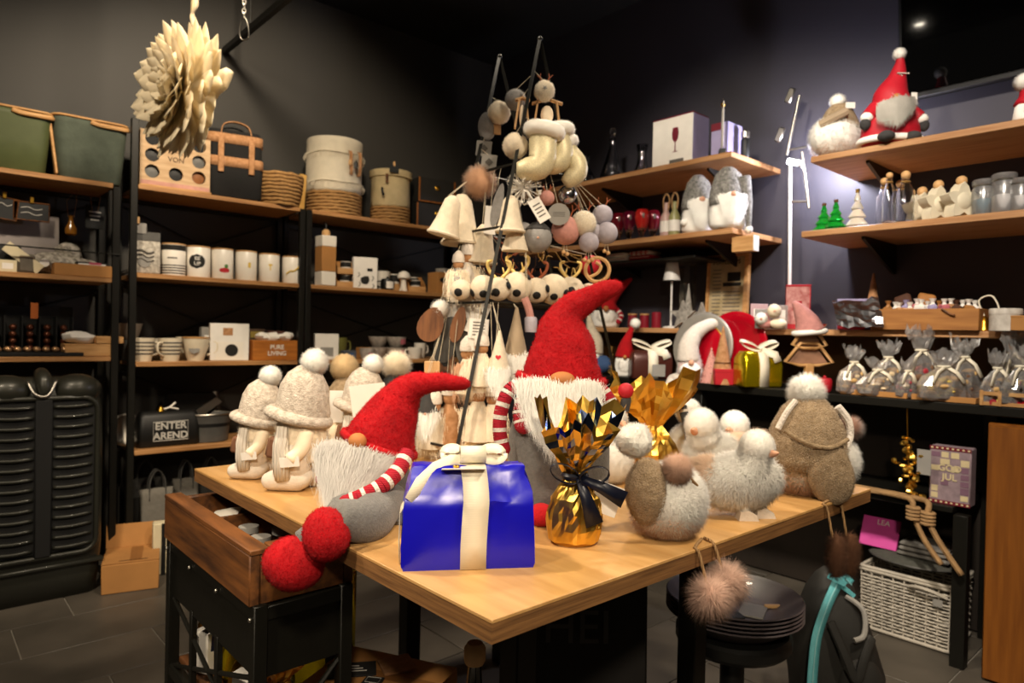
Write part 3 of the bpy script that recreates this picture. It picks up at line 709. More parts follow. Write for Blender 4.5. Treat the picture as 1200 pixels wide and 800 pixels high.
def back_fig(label, p, tx, ty, r, hatm, pm, L, seed, tagw=True):
    m = mp(p); g = thing('winter_figure', label, 'plush figure', p, FACE); px, py = proj(p)
    h = (py-ty)*m
    obj('body', MB().lathe([(22*m, 0), (28*m, 6*m), (26*m, h*.45), (17*m, h*.58)], 16), WFURP, g)
    obj('hat', MB().lathe([(23*m, h*.50), (25*m, h*.58), (20*m, h*.76), (10*m, h*.9), (2*m, h*.95)], 18), hatm, g)
    puff(g, ((tx-px)*m, 0, h), r*m, pm, 2200, L, seed=seed, w=.0014)
    if tagw: obj('price_tag', MB().box((2*m, -30*m, h-42*m), (26*m, .001, 36*m), .0003), PAPER, g)
    return g
p = TB(404, 532); back_fig('plush figure with a curly oatmeal pompom behind the winter figures', p, 402, 431, 15, BEIK, mat('oatmeal_curl', 'c0a67e', .95, var=.2), .010, 51)
p = TB(462, 533); back_fig('plush figure with a wide shaggy cream pompom and black hat', p, 463, 428, 9, BLKM, WFURP, .034, 52, False)

# bird in a teddy coat seen from behind
p = TB(782, 628); P = PX(782, 628, p); m = P.m
g = thing('fur_bird', 'white fur bird plush with a teddy panel and tan fur ball on its back', 'plush bird', p, FACE)
b = MB().ell(P(784, 586), (40*m, 38*m, 41*m), 20, 14); bo = obj('body', b, WFUR, g, smooth=1); fur('body_fur', b, WFUR, bo, 17100, .017, 0.00061, .55, .5, 61)
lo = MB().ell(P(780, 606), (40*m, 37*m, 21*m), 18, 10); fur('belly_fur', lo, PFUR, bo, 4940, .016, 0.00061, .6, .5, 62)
pn = MB().ell(P(754, 572, -14), (24*m, 30*m, 38*m), 16, 12, nz=.08, fq=30); po = obj('teddy_panel', pn, BEIK, g, smooth=1); fur('panel_pile', pn, mat('taupe_pile', 'b09c84', .9, var=.2), po, 6650, .006, 0.00055, .1, .7, 63)
hd = MB().ell(P(742, 517, 4), (20*m, 19*m, 18*m), 14, 10, nz=.2, fq=50); ho = obj('head', hd, WFUR, g, smooth=1); fur('head_fur', hd, WFUR, ho, 4750, .009, 0.00066, .1, .8, 64)
puff(g, P(785, 545, -26), 11*m, mat('rose_tan_fur', 'c7a18a', .85, var=.2), 2200, .020, 'fur_ball', 65)
obj('tail_cord', MB().tube(smooth_path([P(800, 556, -34), P(806, 560, -36), P(798, 552, -38)], 3), .002, 6), ROPE, g)
# small white plush between gnome and bird
p = TB(716, 566); P = PX(716, 566, p); m = P.m
g = thing('fur_bird', 'small round white fur bird tucked between standing gnome and gold parcel', 'plush bird', p, FACE)
b = MB().ell(P(716, 540), (24*m, 22*m, 25*m), 16, 12); bo = obj('body', b, WFUR, g, smooth=1); fur('body_fur', b, WFUR, bo, 6080, .014, 0.00061, .4, .5, 66)
puff(g, P(717, 492), (15*m, 15*m, 16*m), WFUR, 2000, .011, 'head', 67)
obj('beak', MB().lathe([(4*m, 0), (2.6*m, 6*m), (.2*m, 11*m)], 8, P(726, 494, -16), RX(R(100))), SKINP, g)

# white duck
def duck(label, p, bx, by, hx_, hy_, br, hr, seed, facing=1, sc=1):
    P = PX(*proj(p), p); m = P.m; g = thing('fur_duck', label, 'plush duck', p, FACE)
    b = MB().ell(P(bx, by), (br[0]*m, br[1]*m*.8, br[1]*m), 20, 14, RY(R(-6*facing))); bo = obj('body', b, WFUR, g, smooth=1)
    fur('body_feathers', b, WFUR, bo, 15200, .024, 0.00099, .55, .45, seed, comb=(-.5*facing, 0, -.35))
    nk = MB().tube(smooth_path([P(bx+6*facing, by-10, -4), P((bx+hx_)/2+4*facing, (by+hy_)/2, -6), P(hx_, hy_, -6)], 3), [br[1]*.75*m, br[1]*.7*m, br[1]*.65*m, hr*.95*m, hr*.9*m, hr*.85*m, hr*.8*m], 12)
    no = obj('neck', nk, WFUR, g, smooth=1); fur('neck_feathers', nk, WFUR, no, 5700, .016, 0.00077, .6, .4, seed+1)
    hd = MB().ell(P(hx_, hy_, -8), hr*m, 16, 12); ho = obj('head', hd, WFUR, g, smooth=1); fur('head_fur', hd, WFUR, ho, 4940, .007, 0.00061, .2, .5, seed+2)
    obj('beak', MB().lathe([(5*m, 0), (4.2*m, 5*m), (2.2*m, 11*m), (.3*m, 14*m)], 10, P(hx_+hr*.55*facing, hy_+6, -8-hr*.6), RY(R(62*facing)) @ RX(R(60))), SKINP, g)
    x0, y0 = proj(p)
    for s in (-1, 1):
        fx_ = x0+s*12
        fo = MB().prism([(-9*m, 0), (14*m, 0), (11*m, 7*m), (2*m, 12*m), (-7*m, 10*m)], 15*m, P(fx_-4, y0, -8+s*6)); obj('foot', fo, BOOT, g)
        obj('leg', MB().tube([P(fx_-4, y0-9, -8+s*6), P(fx_-3, y0-28, -4+s*6)], 5.5*m, 10), BOOT, g)
    tl = MB().ell(P(bx-br[0]*.8*facing, by-6, 6), (20*m, 16*m, 16*m), 12, 8); to = obj('tail', tl, mat('blush_fur', 'e0bfa2', .85, var=.15), g, smooth=1)
    fur('tail_feathers', tl, mat('blush_fur', ''), to, 3230, .026, 0.00110, .4, .4, seed+3, comb=(-.8*facing, 0, .1)); return g
p = TB(884, 605); duck('white feathered duck plush with beige felt feet at the table edge', p, 866, 563, 882, 522, (46, 29), 19, 71)
p = TB(845, 566); duck('white feathered duck plush looking away behind the beige footed duck', p, 836, 533, 818, 497, (34, 24), 19, 81, -1)
p = TB(872, 546); duck('smaller white duck plush peeking between the duck and the big hatted plush', p, 866, 530, 857, 497, (28, 20), 16, 91, -1)
p = TB(806, 548); P = PX(806, 548, p); m = P.m
g = thing('fur_bird', 'white fur bird with striped grey scarf behind the gold parcel', 'plush bird', p, FACE)
b = MB().ell(P(806, 522), (24*m, 22*m, 25*m), 14, 10); bo = obj('body', b, WFUR, g, smooth=1); fur('body_fur', b, WFUR, bo, 4750, .014, 0.00066, .4, .5, 96)
puff(g, P(805, 482), 14*m, WFUR, 1500, .010, 'head', 97)
st = obj('scarf', MB().tube([P(794, 474, -14), P(798, 492, -20), P(801, 510, -24), P(804, 524, -25)], 5*m, 8, flat=.5), DGREYF, g)
for k in range(5): obj('scarf_stripe', MB().tube([P(795.5+k*2, 478+k*9, -15.5-k*2), P(796+k*2, 481+k*9, -16.5-k*2)], 5.3*m, 8, flat=.55), WHK, st)

# big plush in a beige teddy hat
p = TB(950, 577); P = PX(950, 577, p); m = P.m
g = thing('hatted_plush', 'large fluffy plush in a beige teddy hat with white pompom', 'plush', p, FACE)
b = MB().ell(P(956, 540, 6), (46*m, 40*m, 37*m), 20, 14); bo = obj('body', b, WFUR, g, smooth=1); fur('body_fur', b, WFUR, bo, 17100, .022, 0.00077, .5, .5, 101)
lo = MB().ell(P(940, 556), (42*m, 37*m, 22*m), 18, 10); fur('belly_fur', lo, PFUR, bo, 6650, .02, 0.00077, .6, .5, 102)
hat = MB().lathe([(42*m, -26*m), (46*m, -16*m), (45*m, 0), (39*m, 22*m), (29*m, 42*m), (17*m, 54*m), (3*m, 60*m)], 24, P(941, 521, -6), RY(R(3)), sy=.9, nz=.009, fq=18, seed=2)
ho = obj('teddy_hat', hat, BEIK, g, smooth=1); fur('hat_pile', hat, mat('taupe_pile', ''), ho, 12000, .006, .0011, .2, .7, 103, keep=lambda q: q[2] > .03 or q[0] > -.02)
obj('hat_fold', MB().tube(smooth_path([P(903, 500, -36), P(925, 513, -46), P(950, 516, -48), P(972, 508, -40)], 4), 2.5*m, 8), BEIK, ho)
fl_ = MB().ell(P(955, 548, -40), (26*m, 10*m, 34*m), 16, 12, RY(R(-14)), nz=.1, fq=25); fo = obj('ear_flap', fl_, BEIK, g, smooth=1); fur('flap_pile', fl_, mat('taupe_pile', ''), fo, 5700, .006, 0.00061, .2, .7, 104)
puff(g, P(940, 459, -4), 14*m, WFUR, 2600, .026, 'pompom', 105, .0014)
obj('braid', MB().tube(smooth_path([P(972, 474, -14), P(984, 490, -16), P(985, 508, -18), P(976, 520, -24)], 4), 4.5*m, 8), WHK, g)
obj('braid', MB().tube(smooth_path([P(922, 468, -18), P(910, 482, -22), P(900, 500, -24)], 4), 3.5*m, 8), WHK, g)
puff(g, P(990, 500, -8), 8*m, TFUR, 1100, .024, 'fur_ball', 106, .0013)

FURZ = None
# pompom cords hanging over the table edge
def cord_pom(label, top, hang, mfur, r, L, n, seed, drop=True):
    p = Vector((top.x, Y0-.006, ZT)); g = thing('pompom_cord', label, 'pompom', (top.x, top.y, ZT+.001), FACE)
    inv = (Matrix.Translation((top.x, top.y, ZT+.001)) @ Matrix.Rotation(FACE, 4, 'Z')).inverted()
    for k, hgp in enumerate(hang):
        e = inv @ Vector((hgp.x, Y0+.004, ZT+.003)); e2 = inv @ Vector((hgp.x, Y0-.005, ZT-.008)); c = inv @ hgp; s0 = inv @ Vector((top.x+.01*k, top.y, ZT+.003))
        obj('cord', MB().tube(smooth_path([s0, e, e2, (e2+c)/2, c], 4), .0032, 6), ROPE, g, smooth=1)
        puff(g, c, r, mfur, n, L, 'pompom', seed+k, .0011, .35)
    return g
a = on(832, 700, 'Y', Y0-.03); b = on(851, 684, 'Y', Y0-.03)
cord_pom('pair of dusty pink pompoms on cords hanging over the table edge', TB(822, 633), [a, b], mat('dusty_pink_fur', 'd8b3a0', .85, var=.2), .014, .042, 2600, 111)
a = on(980, 652, 'Y', Y0-.03); b = on(996, 650, 'Y', Y0-.03)
cord_pom('pair of brown fur tassels on cords under the hatted plush', TB(985, 582), [a, b], BFUR, (.014, .014, .05), .020, 1500, 121)

# ------------------------------------------------------------------ crate, cart and everything under the table
t = thing('tool_cart', 'black steel cart with cross braced sides under the plywood table', 'cart', (.665, 1.73, 0))
cx0, cx1, cy0, cy1, zt, zb = -.10, .10, -.31, .30, .665, .30
for x in (cx0, cx1):
    for y in (cy0, cy1): obj('post', MB().box((x, y, (zt+.07)/2), (.03, .03, zt-.07), .002), BLACK, t)
for z in (zb, zt-.02):
    for x in (cx0, cx1): obj('side_rail', MB().box((x, 0, z), (.026, cy1-cy0, .03), .002), BLACK, t)
    for y in (cy0, cy1): obj('end_rail', MB().box((0, y, z), (cx1-cx0, .026, .03), .002), BLACK, t)
obj('side_panel', MB().box((cx0-.002, 0, zt-.085), (.006, cy1-cy0, .15), .001), BLACK, t)
obj('end_panel', MB().box((0, cy0-.002, zt-.085), (cx1-cx0, .006, .15), .001), BLACK, t)
for y in (-.04, .15): obj('middle_bar', MB().box((cx0, y-.03, (zt+zb)/2-.07), (.014, .02, zt-zb-.16), .001), BLACK, t)
for s in (-1, 1):
    obj('cross_brace', MB().tube([(cx0, s*cy0, zb), (cx0, -s*cy0, zt-.16)], .006, 6), BLACK, t)
    obj('cross_brace', MB().tube([(s*cx0, cy0, zb), (-s*cx0, cy0, zt-.16)], .006, 6), BLACK, t)
obj('deck', MB().box((0, 0, zb+.02), (cx1-cx0-.03, cy1-cy0-.03, .016), .002), OLDW, t)
wl = MB().lathe([(.01, -.012), (.045, -.012), (.05, -.006), (.05, .006), (.045, .012), (.01, .012)], 18, (0, 0, 0), RY(PI/2))
for x in (cx0, cx1):
    for y in (cy0, cy1): obj('wheel', wl, BLKM, t, (x, y, .05))
for y in (cy0, -.1, .1, cy1): obj('rivet', MB().ell((cx0-.018, y, zt-.03), .005, 8, 5), STEEL, t)
zc = zt-.005
t = thing('wooden_crate', 'weathered brown wooden tray on top of the steel cart', 'crate', (.665, 1.73, zc+.002))
W_, D_ = .22, .60
for x in (-W_/2, W_/2): obj('side_board', MB().box((x, 0, .055), (.024, D_+.024, .11), .003), OLDW, t)
for y in (-D_/2, D_/2): obj('end_board', MB().box((0, y, .055), (W_-.024, .022, .11), .003), OLDW, t)
obj('rim_board', MB().box((-W_/2+.010, 0, .115), (.044, D_+.03, .012), .002), OLDW, t)
obj('rim_board', MB().box((0, -D_/2+.010, .115), (W_-.07, .044, .012), .002), OLDW, t)
obj('bottom_board', MB().box((0, 0, .008), (W_-.03, D_-.03, .012)), OLDW, t)
obj('divider', MB().box((0, .10, .05), (W_-.03, .014, .08), .002), OLDW, t)
zi = zc+.02
def mug_mesh(r, h, taper=.85):
    return MB().lathe([(.01, .002), (r*taper, 0), (r*taper*1.03, h*.06), (r*.97, h*.6), (r, h), (r*.93, h), (r*.9, h*.55), (r*taper*.9, h*.1), (.005, h*.07)], 20)
t = thing('mug', 'white mug lying handle up in the wooden tray', 'mug', (.645, 1.92, zi+.036), rot=(R(82), R(10), R(40)))
obj('cup', mug_mesh(.036, .08), WHITE, t); obj('handle', MB().tube(smooth_path([(.034, 0, .06), (.06, 0, .055), (.06, 0, .03), (.033, 0, .02)], 4), .005, 8), WHITE, t)
for k, (x, y) in enumerate(((.63, 1.66), (.70, 1.70), (.64, 1.76))):
    t = thing('glass_jar', 'small glass jar with pale lid in the wooden tray', 'jar', (x, y-.08, zi), 0, 'jars in the wooden tray')
    obj('jar_body', MB().lathe([(.024, 0), (.027, .01), (.027, .055), (.022, .065)], 14), GLASS, t); obj('lid', MB().lathe([(.024, .065), (.024, .08), (.001, .081)], 14), PAPERG, t)
# foil things on the cart deck
zd = zb+.030
def cart_bag(label, px, py, x, foil, sc, seed, hgt=120, rib=False, br=30):
    q = Vector((x, py, zd)); return foil_bag(q, px, py, label, foil, sc=sc, seed=seed, ribbon=rib, hgt=hgt, body_r=br, name='foil_parcel')
cart_bag('gold foil parcel on the cart nearest the corner post', 0, 1.95, .66, (GOLDD, GOLD), 1.0, 31, 120, br=24)
cart_bag('dark gold foil parcel pressed against the middle of the cart', 0, 1.68, .665, (GOLDD,), 1.0, 33, 110, br=30)
cart_bag('amber foil parcel with ruffled top at the cart end', 0, 1.515, .66, (GOLDD, GOLD), .9, 35, 115, br=28)
q = Vector((.655, 1.82, zd))
t = thing('bottle_bag', 'matte yellow wrapped bottle tied with a black ribbon', 'gift', q, 0)
obj('wrapped_bottle', MB().lathe([(.035, 0), (.042, .01), (.042, .14), (.034, .19), (.016, .225), (.018, .25), (.028, .27), (.02, .285), (.003, .29)], 14, nz=.006, fq=30), YELF, t)
obj('ribbon', MB().lathe([(.018, .212), (.024, .218), (.024, .235), (.018, .24)], 14), NAVY, t)
obj('ribbon_tail', MB().strip([(-.02, -.02, .22), (-.045, -.03, .16), (-.05, -.03, .09)], .03, (1, 0, 0)), NAVY, t)
for k, (px, lb) in enumerate(((228, 'white paper card standing among the foil parcels on the cart'), (300, 'cream folded paper bag leaning on the cart deck'))):
    q = Vector((.605, 1.885 if k == 0 else 1.60, zd))
    tag(obj('paper_bag', MB().box((0, 0, .055), (.035, .05, .11), .004, RZ(R(30))).jitter(.004, 30, k), PAPER, None, q), lb, 'paper bag')
# yellow gift with black band standing behind the carton
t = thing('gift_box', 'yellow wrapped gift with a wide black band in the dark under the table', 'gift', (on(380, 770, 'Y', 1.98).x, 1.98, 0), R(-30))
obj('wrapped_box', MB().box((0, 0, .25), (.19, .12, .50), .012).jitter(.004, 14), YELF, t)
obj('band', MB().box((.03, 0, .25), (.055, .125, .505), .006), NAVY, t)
# cardboard carton below the near table corner
t = thing('cardboard_box', 'flat brown carton with chalkboard tags under the table corner', 'box', (.954, 1.561, 0), R(-62))
obj('carton', MB().box((0, 0, .165), (.34, .236, .33), .004), KRAFT, t)
obj('flap', MB().box((0, -.056, .332), (.338, .112, .004), .001), KRAFT, t); obj('flap', MB().box((0, .059, .332), (.338, .112, .004), .001), KRAFT, t)
obj('tape', MB().box((0, 0, .3345), (.34, .035, .0012)), KRAFTD, t)
def card_tag(label, loc, rz, w=.085, d=.045, words=('FAMILY', 'GIFTS'), m_=CHALK):
    t = thing('chalk_tag', label, 'tag', loc, rz, None)
    obj('slate', MB().box((0, 0, .003), (w, d, .005), .001), m_, t)
    return t
q = on(412, 784, 'Z', .34); t = card_tag('black chalkboard tag with white writing lying on the carton', (q.x, q.y, .3355), FACE+R(12), .13, .075)
for k in range(3): obj('chalk_line', MB().tube([(-.035+.006*k, .014-.014*k, .0062), (-.01, .016-.014*k, .0062), (.02+.01*k, .013-.014*k, .0062)], .0013, 5), CHALKW, t)
q = on(437, 797, 'Z', .34); t = card_tag('small black framed tag beside a cork block on the carton', (q.x, q.y, .3355), FACE-R(10), .05, .04)
obj('white_frame', MB().tube([(-.018, -.013, .006), (.018, -.013, .006), (.018, .013, .006), (-.018, .013, .006)], .001, 4, closed=True), CHALKW, t)
q = on(465, 778, 'Z', .34); tag(obj('cork_board', MB().box((0, 0, .004), (.09, .09, .007), .001, RZ(R(25))), CORK, None, (q.x, q.y, .3355), FACE), 'square cork coaster lying flat on the carton', 'coaster')
# dark crate sign and low shelf in the shadow
t = thing('chalkboard_sign', 'dark chalkboard with faint lettering leaning beneath the table', 'sign', (1.30, 1.18, 0), FACE)
obj('board', MB().box((0, 0, .36), (.36, .02, .72), .003, RX(R(-4))), mat('dim_board', '15120f', .8, var=.2), t)
obj('frame', MB().tube([(-.18, 0, .012), (.18, 0, .012), (.18, .05, .715), (-.18, .05, .715)], .011, 6, closed=True), BLACK, t)
text('HEI', .12, mat('dim_chalk', '3a3733', .8), t, (0, -.018, .5), (R(86), 0, 0))
t = thing('bottle', 'dark bottle with a pale cork top below the near table corner', 'bottle', (on(556, 785, 'Y', 1.25).x, 1.25, 0), FACE)
obj('glass', MB().lathe([(.036, 0), (.038, .02), (.038, .34), (.02, .40), (.016, .46), (.018, .465)], 16), mat('smoked_glass', '1a1a18', .1, coat=.4, var=0), t)
obj('cork_cap', MB().lathe([(.022, .462), (.026, .47), (.026, .50), (.018, .512), (.001, .514)], 14), BEAD, t)
t = thing('wooden_box', 'amber wooden box glimpsed behind the table leg', 'box', (on(640, 770, 'Y', 1.5).x, 1.5, 0), R(-20))
obj('box_body', MB().box((0, 0, .15), (.2, .16, .30), .004), OAK, t); obj('lid', MB().box((0, 0, .305), (.21, .17, .012), .003), OAK, t)

# stool with a stack of dark plates, backpack, basket
c = Vector((1.83, 1.04, 0)); zs = .40
t = thing('pedestal_stool', 'round black pedestal stool under the plates', 'stool', c)
obj('seat', MB().lathe([(.02, zs-.05), (.15, zs-.05), (.165, zs-.035), (.165, zs-.008), (.155, zs), (.001, zs)], 28), BLKP, t)
obj('pole', MB().lathe([(.035, .03), (.035, zs-.05)], 14), BLKP, t); obj('base', MB().lathe([(.16, 0), (.16, .015), (.04, .03), (.035, .035)], 28), BLKP, t)
PL = mat('graphite_plate', '4a4345', .4, var=.08, coat=.1)
for k in range(5):
    z = zs+.001+k*.011; last = k == 4; r = .195
    pr = [(.001, .004), (.10, .002), (.13, .006), (r-.01, .045), (r, .052), (r-.004, .055), (r-.016, .048), (.125, .012), (.10, .009), (.001, .009)]
    o = tag(obj('plate', MB().lathe(pr, 40), PL, None, (c.x, c.y, z)), 'uppermost wide graphite bowl plate holding tags' if last else 'wide graphite bowl plate in the stack on the stool', 'plate', None if last else 'graphite plates in the stack')
ztop = zs+.001+4*.011+.010
t = card_tag('grey slate tag lying inside the top plate', (c.x+.02, c.y-.05, ztop), R(20), .1, .07, m_=PAPERG)
t = card_tag('black name tag lying inside the top plate', (c.x-.06, c.y-.03, ztop+.0005), R(-30), .06, .045)
tag(obj('clothes_peg', MB().box((0, 0, .006), (.05, .012, .010), .002), BEAD, None, (c.x+.09, c.y-.075, ztop), R(-40)), 'light wooden peg on the rim side of the top plate', 'peg')
# backpack
bp = on(975, 838, 'Z', 0); 
P = PX(975, 838, bp); m = P.m
g = thing('backpack', 'charcoal backpack with a teal zip standing beside the plates', 'backpack', bp, FACE)
rings = []
for (y, xl, xr, d0, d1) in ((836, 935, 1022, -34, 34), (820, 928, 1028, -40, 40), (780, 926, 1028, -42, 40), (740, 929, 1016, -38, 36), (710, 936, 1004, -32, 30), (688, 944, 996, -24, 24), (672, 953, 990, -16, 16), (664, 960, 984, -8, 8)):
    cx, hw, cy, hd = (xl+xr)/2, (xr-xl)/2, (d0+d1)/2, (d1-d0)/2
    rings.append([P(cx+hw*math.copysign(abs(math.cos(a))**.7, math.cos(a)), y, cy+hd*math.copysign(abs(math.sin(a))**.7, math.sin(a))) for a in [TAU*k/24 for k in range(24)]])
obj('pack_body', MB().loft(rings).jitter(.010, 9, 3), BAGC, g, smooth=1)
obj('front_pocket', MB().ell(P(988, 790, -34), (30*m, 18*m, 40*m), 18, 12, nz=.12, fq=10), BAGC, g, smooth=1)
zp = smooth_path([P(933, 836, -36), P(930, 800, -44), P(931, 765, -44), P(936, 730, -40), P(948, 700, -34), P(962, 678, -26), P(973, 669, -18), P(985, 678, -16)], 4)
z_ = obj('zip', MB().strip(zp, 12*m, (1, .2, 0), .004), TEAL, g, smooth=1)
obj('zip_teeth', MB().tube([q+Vector((0, -.004, 0)) for q in zp], .0022, 5), mat('teal_teeth', '9fd8dc', .4, .3), z_)
obj('zip_pull', MB().box(P(962, 668, -30), (22*m, 2.5*m, 6*m), .001, RY(R(25))), TEAL, z_); obj('zip_pull', MB().box(P(977, 682, -26), (18*m, 2.5*m, 5*m), .001, RY(R(38))), TEAL, z_)
obj('carry_loop', MB().tube(smooth_path([P(975, 688, -24), P(990, 700, -34), P(988, 724, -42), P(976, 730, -44)], 4), 3*m, 8), PAPERG, g)
obj('shoulder_strap', MB().tube(smooth_path([P(952, 712, -38), P(964, 745, -50), P(975, 770, -54), P(985, 745, -50), P(1000, 730, -36)], 4), 5*m, 8, flat=.5), BAGC, g)

# wicker basket: every strand woven over and under, on rows too many to lift singly
def wicker(t, w, d, h, rows, stakes, m_, r=.0045, name='weave', z0=.02):
    mb = MB(); per = []
    for (x0, y0, x1, y1, n) in ((-w/2, -d/2, w/2, -d/2, stakes), (w/2, -d/2, w/2, d/2, max(4, int(stakes*d/w))), (w/2, d/2, -w/2, d/2, stakes), (-w/2, d/2, -w/2, -d/2, max(4, int(stakes*d/w)))):
        nx, ny = (y1-y0), -(x1-x0); l = math.hypot(nx, ny); nx /= l; ny /= l
        for k in range(n): q = k/n; per.append((x0+(x1-x0)*q, y0+(y1-y0)*q, nx, ny))
    for j in range(rows):
        z = z0+(h-z0-.03)*(j+.5)/rows; fl = 1+.03*(j/rows)
        mb.tube([(x*fl+nx*(r*.9 if (k+j) % 2 else -r*.9), y*fl+ny*(r*.9 if (k+j) % 2 else -r*.9), z) for k, (x, y, nx, ny) in enumerate(per)], r, 5, closed=True)
    o = obj(name, mb, m_, t, smooth=1); o['kind'] = 'stuff'
    for k, (x, y, nx, ny) in enumerate(per[::2]): obj('stake', MB().tube([(x, y, .004), (x*1.03, y*1.03, h-.01)], r*.8, 5), m_, t)
    for z in (h-.012, h, .010):
        f = 1.04 if z > .1 else 1.02
        obj('rim', MB().tube([(x*f, y*f, z) for x, y, _, _ in per], .008, 6, closed=True), m_, t, smooth=1)
A = on(1110, 768, 'Z', 0); B = on(1006, 737, 'Z', 0); w = abs(A.y-B.y)
bx = 3.12
t = thing('wicker_basket', 'white woven wicker basket under the counter', 'basket', (bx+.15, (A.y+B.y)/2, .002), R(-90))
wicker(t, w, .28, .27, 16, 16, WICK)
obj('handle', MB().tube(smooth_path([(.02, -.155, .235), (.06, -.18, .25), (.12, -.18, .245), (.16, -.155, .225)], 4), .007, 6), WICK, t)
obj('price_tag', MB().box((.13, -.162, .20), (.035, .002, .03), .0005), PAPERG, t)
by = (A.y+B.y)/2
t = thing('cushion', 'flat grey cushion lying on the wicker basket', 'cushion', (bx+.15, by, .298), 0)
obj('cover', MB().ell((0, 0, .022), (.16, w*.56, .030), 22, 8, nz=.08, fq=10), mat('grey_green_cloth', '4c4c45', .9, var=.12, bump='noise', scale=200, strength=.2), t)
obj('piping', MB().tube([(.158*math.cos(a), w*.555*math.sin(a), .022) for a in [TAU*k/30 for k in range(30)]], .004, 6, closed=True), SLATE, t)
p1 = on(1047, 660, 'X', bx+.05); p0 = on(1003, 660, 'X', bx+.05)
t = thing('picture_book', 'bright pink book standing on the grey cushion', 'book', (bx+.08, (p0.y+p1.y)/2, .345), R(-90), rot=(R(-24), 0, R(-90)))
ww = abs(p0.y-p1.y); obj('cover', MB().box((0, 0, .065), (ww, .012, .13), .001), PINK, t); obj('pages', MB().box((0, .004, .065), (ww-.006, .006, .124)), PAPER, t)
text('LEA', .032, PAPER, t, (.01, -.0075, .108))
t = thing('folded_blanket', 'silver grey folded blanket beside the pink book', 'blanket', (bx+.12, p1.y-.11, .341), R(-90))
for k in range(3): obj('fold', MB().box((0, 0, .012+.021*k), (.2-.01*k, .16, .02), .009).jitter(.004, 18, k), mat('silver_cloth', '77746e', .8, var=.15), t)
# rope, picture and gold garland on the lower shelf
zl = .612
pts = [on(x, y, 'X', 3.03) for x, y in ((1010, 592), (1035, 600), (1058, 608), (1074, 602), (1076, 612), (1060, 614), (1056, 622), (1060, 636), (1070, 648))]
inv0 = Vector((3.03, pts[2].y, zl))
t = thing('rope_coil', 'thick tan rope knotted over the lower shelf edge', 'rope', inv0)
path = [q-inv0 for q in pts]
a = [Vector((-.012, .22, .010)), Vector((0, .10, .012)), Vector((-.02, 0, .014)), Vector((-.026, -.04, .005)), Vector((-.03, -.05, -.05)), Vector((-.03, -.09, -.14)), Vector((-.03, -.15, -.22))]
obj('rope', MB().tube(smooth_path(a, 5), .011, 8), ROPE, t, smooth=1)
a = [Vector((.03, .22, .012)), Vector((.02, .08, .012)), Vector((0, -.05, .013)), Vector((-.03, -.10, .006)), Vector((-.036, -.10, -.05)), Vector((-.036, -.14, -.13)), Vector((-.036, -.22, -.24))]
obj('rope', MB().tube(smooth_path(a, 5), .011, 8), ROPE, t, smooth=1)
for (y, z) in ((-.048, -.02), (-.10, -.03)):
    k = MB()
    for i in range(4): k.tube([(-.033+.017*math.cos(q), y+.022*math.sin(q), z-.014*i) for q in [TAU*j/12 for j in range(12)]], .007, 6, closed=True)
    obj('knot', k, ROPE, t, smooth=1)
q0 = on(1088, 570, 'X', 3.07); q1 = on(1137, 570, 'X', 3.07); ww = abs(q0.y-q1.y)
zb_ = on(1110, 618, 'X', 3.07).z; zt_ = on(1110, 524, 'X', 3.07).z
t = thing('picture_tin', 'mauve and cream patterned picture tin with dark red borders', 'tin', (3.07+.04, (q0.y+q1.y)/2, zl+.001), R(-90))
hh = zt_-zl
obj('tin_body', MB().box((0, 0, hh/2), (ww, .07, hh), .004), mat('mauve_tin', '8c7a80', .5, var=.2, vscale=40), t)
CRM = mat('cream_patch', 'c8b890', .6, var=.1); MAU = mat('mauve_patch', '77586a', .6, var=.12)
rg = random.Random(4)
for i in range(4):
    for j in range(7):
        if rg.random() < .75: obj('picture_square', MB().box((-ww*.36+i*ww*.24, -.0358, hh*.14+j*hh*.12), (ww*rg.uniform(.16, .24), .0012, hh*rg.uniform(.08, .115))), rg.choice((CRM, CRM, MAU)), t)
for z in (.03, .97):
    b_ = obj('border', MB().box((0, -.0355, hh*z), (ww, .0015, hh*.06)), MAR, t)
    for k in range(8): obj('border_dot', MB().ell((-ww*.44+k*ww*.126, -.037, hh*z), (.005, .001, .004), 8, 4), CRM, b_)
text('GOD\nJUL', .035, CRM, t, (0, -.0375, hh*.55), bold=.0008)
gp = on(1062, 555, 'X', 3.05)
t = thing('gold_garland', 'crinkled gold foil garland hanging under the counter', 'garland', Vector((3.04, gp.y, CT-.036)))
mb = MB(); rg = random.Random(9)
zlo = on(1070, 594, 'X', 3.04).z-(CT-.036)
for k in range(46):
    z = -.12-(abs(zlo)-.14)*k/46+.0; x, y = rg.gauss(0, .012), rg.gauss(0, .022)-.02*k/46*1.5
    mb.ell((x, y, z), (rg.uniform(.008, .016), rg.uniform(.008, .018), rg.uniform(.006, .014)), 6, 4, RZ(rg.uniform(0, 3)))
g_ = obj('foil_leaves', mb, GOLD, t, smooth=False); g_['kind'] = 'stuff'
obj('hanging_cord', MB().tube([(0, 0, 0), (0, -.004, -.12), (.0, -.02, zlo+.03)], .0025, 5), GOLDD, t)
obj('price_card', MB().box((-.012, -.07, -.21), (.002, .05, .10), .0005), PAPERG, t)

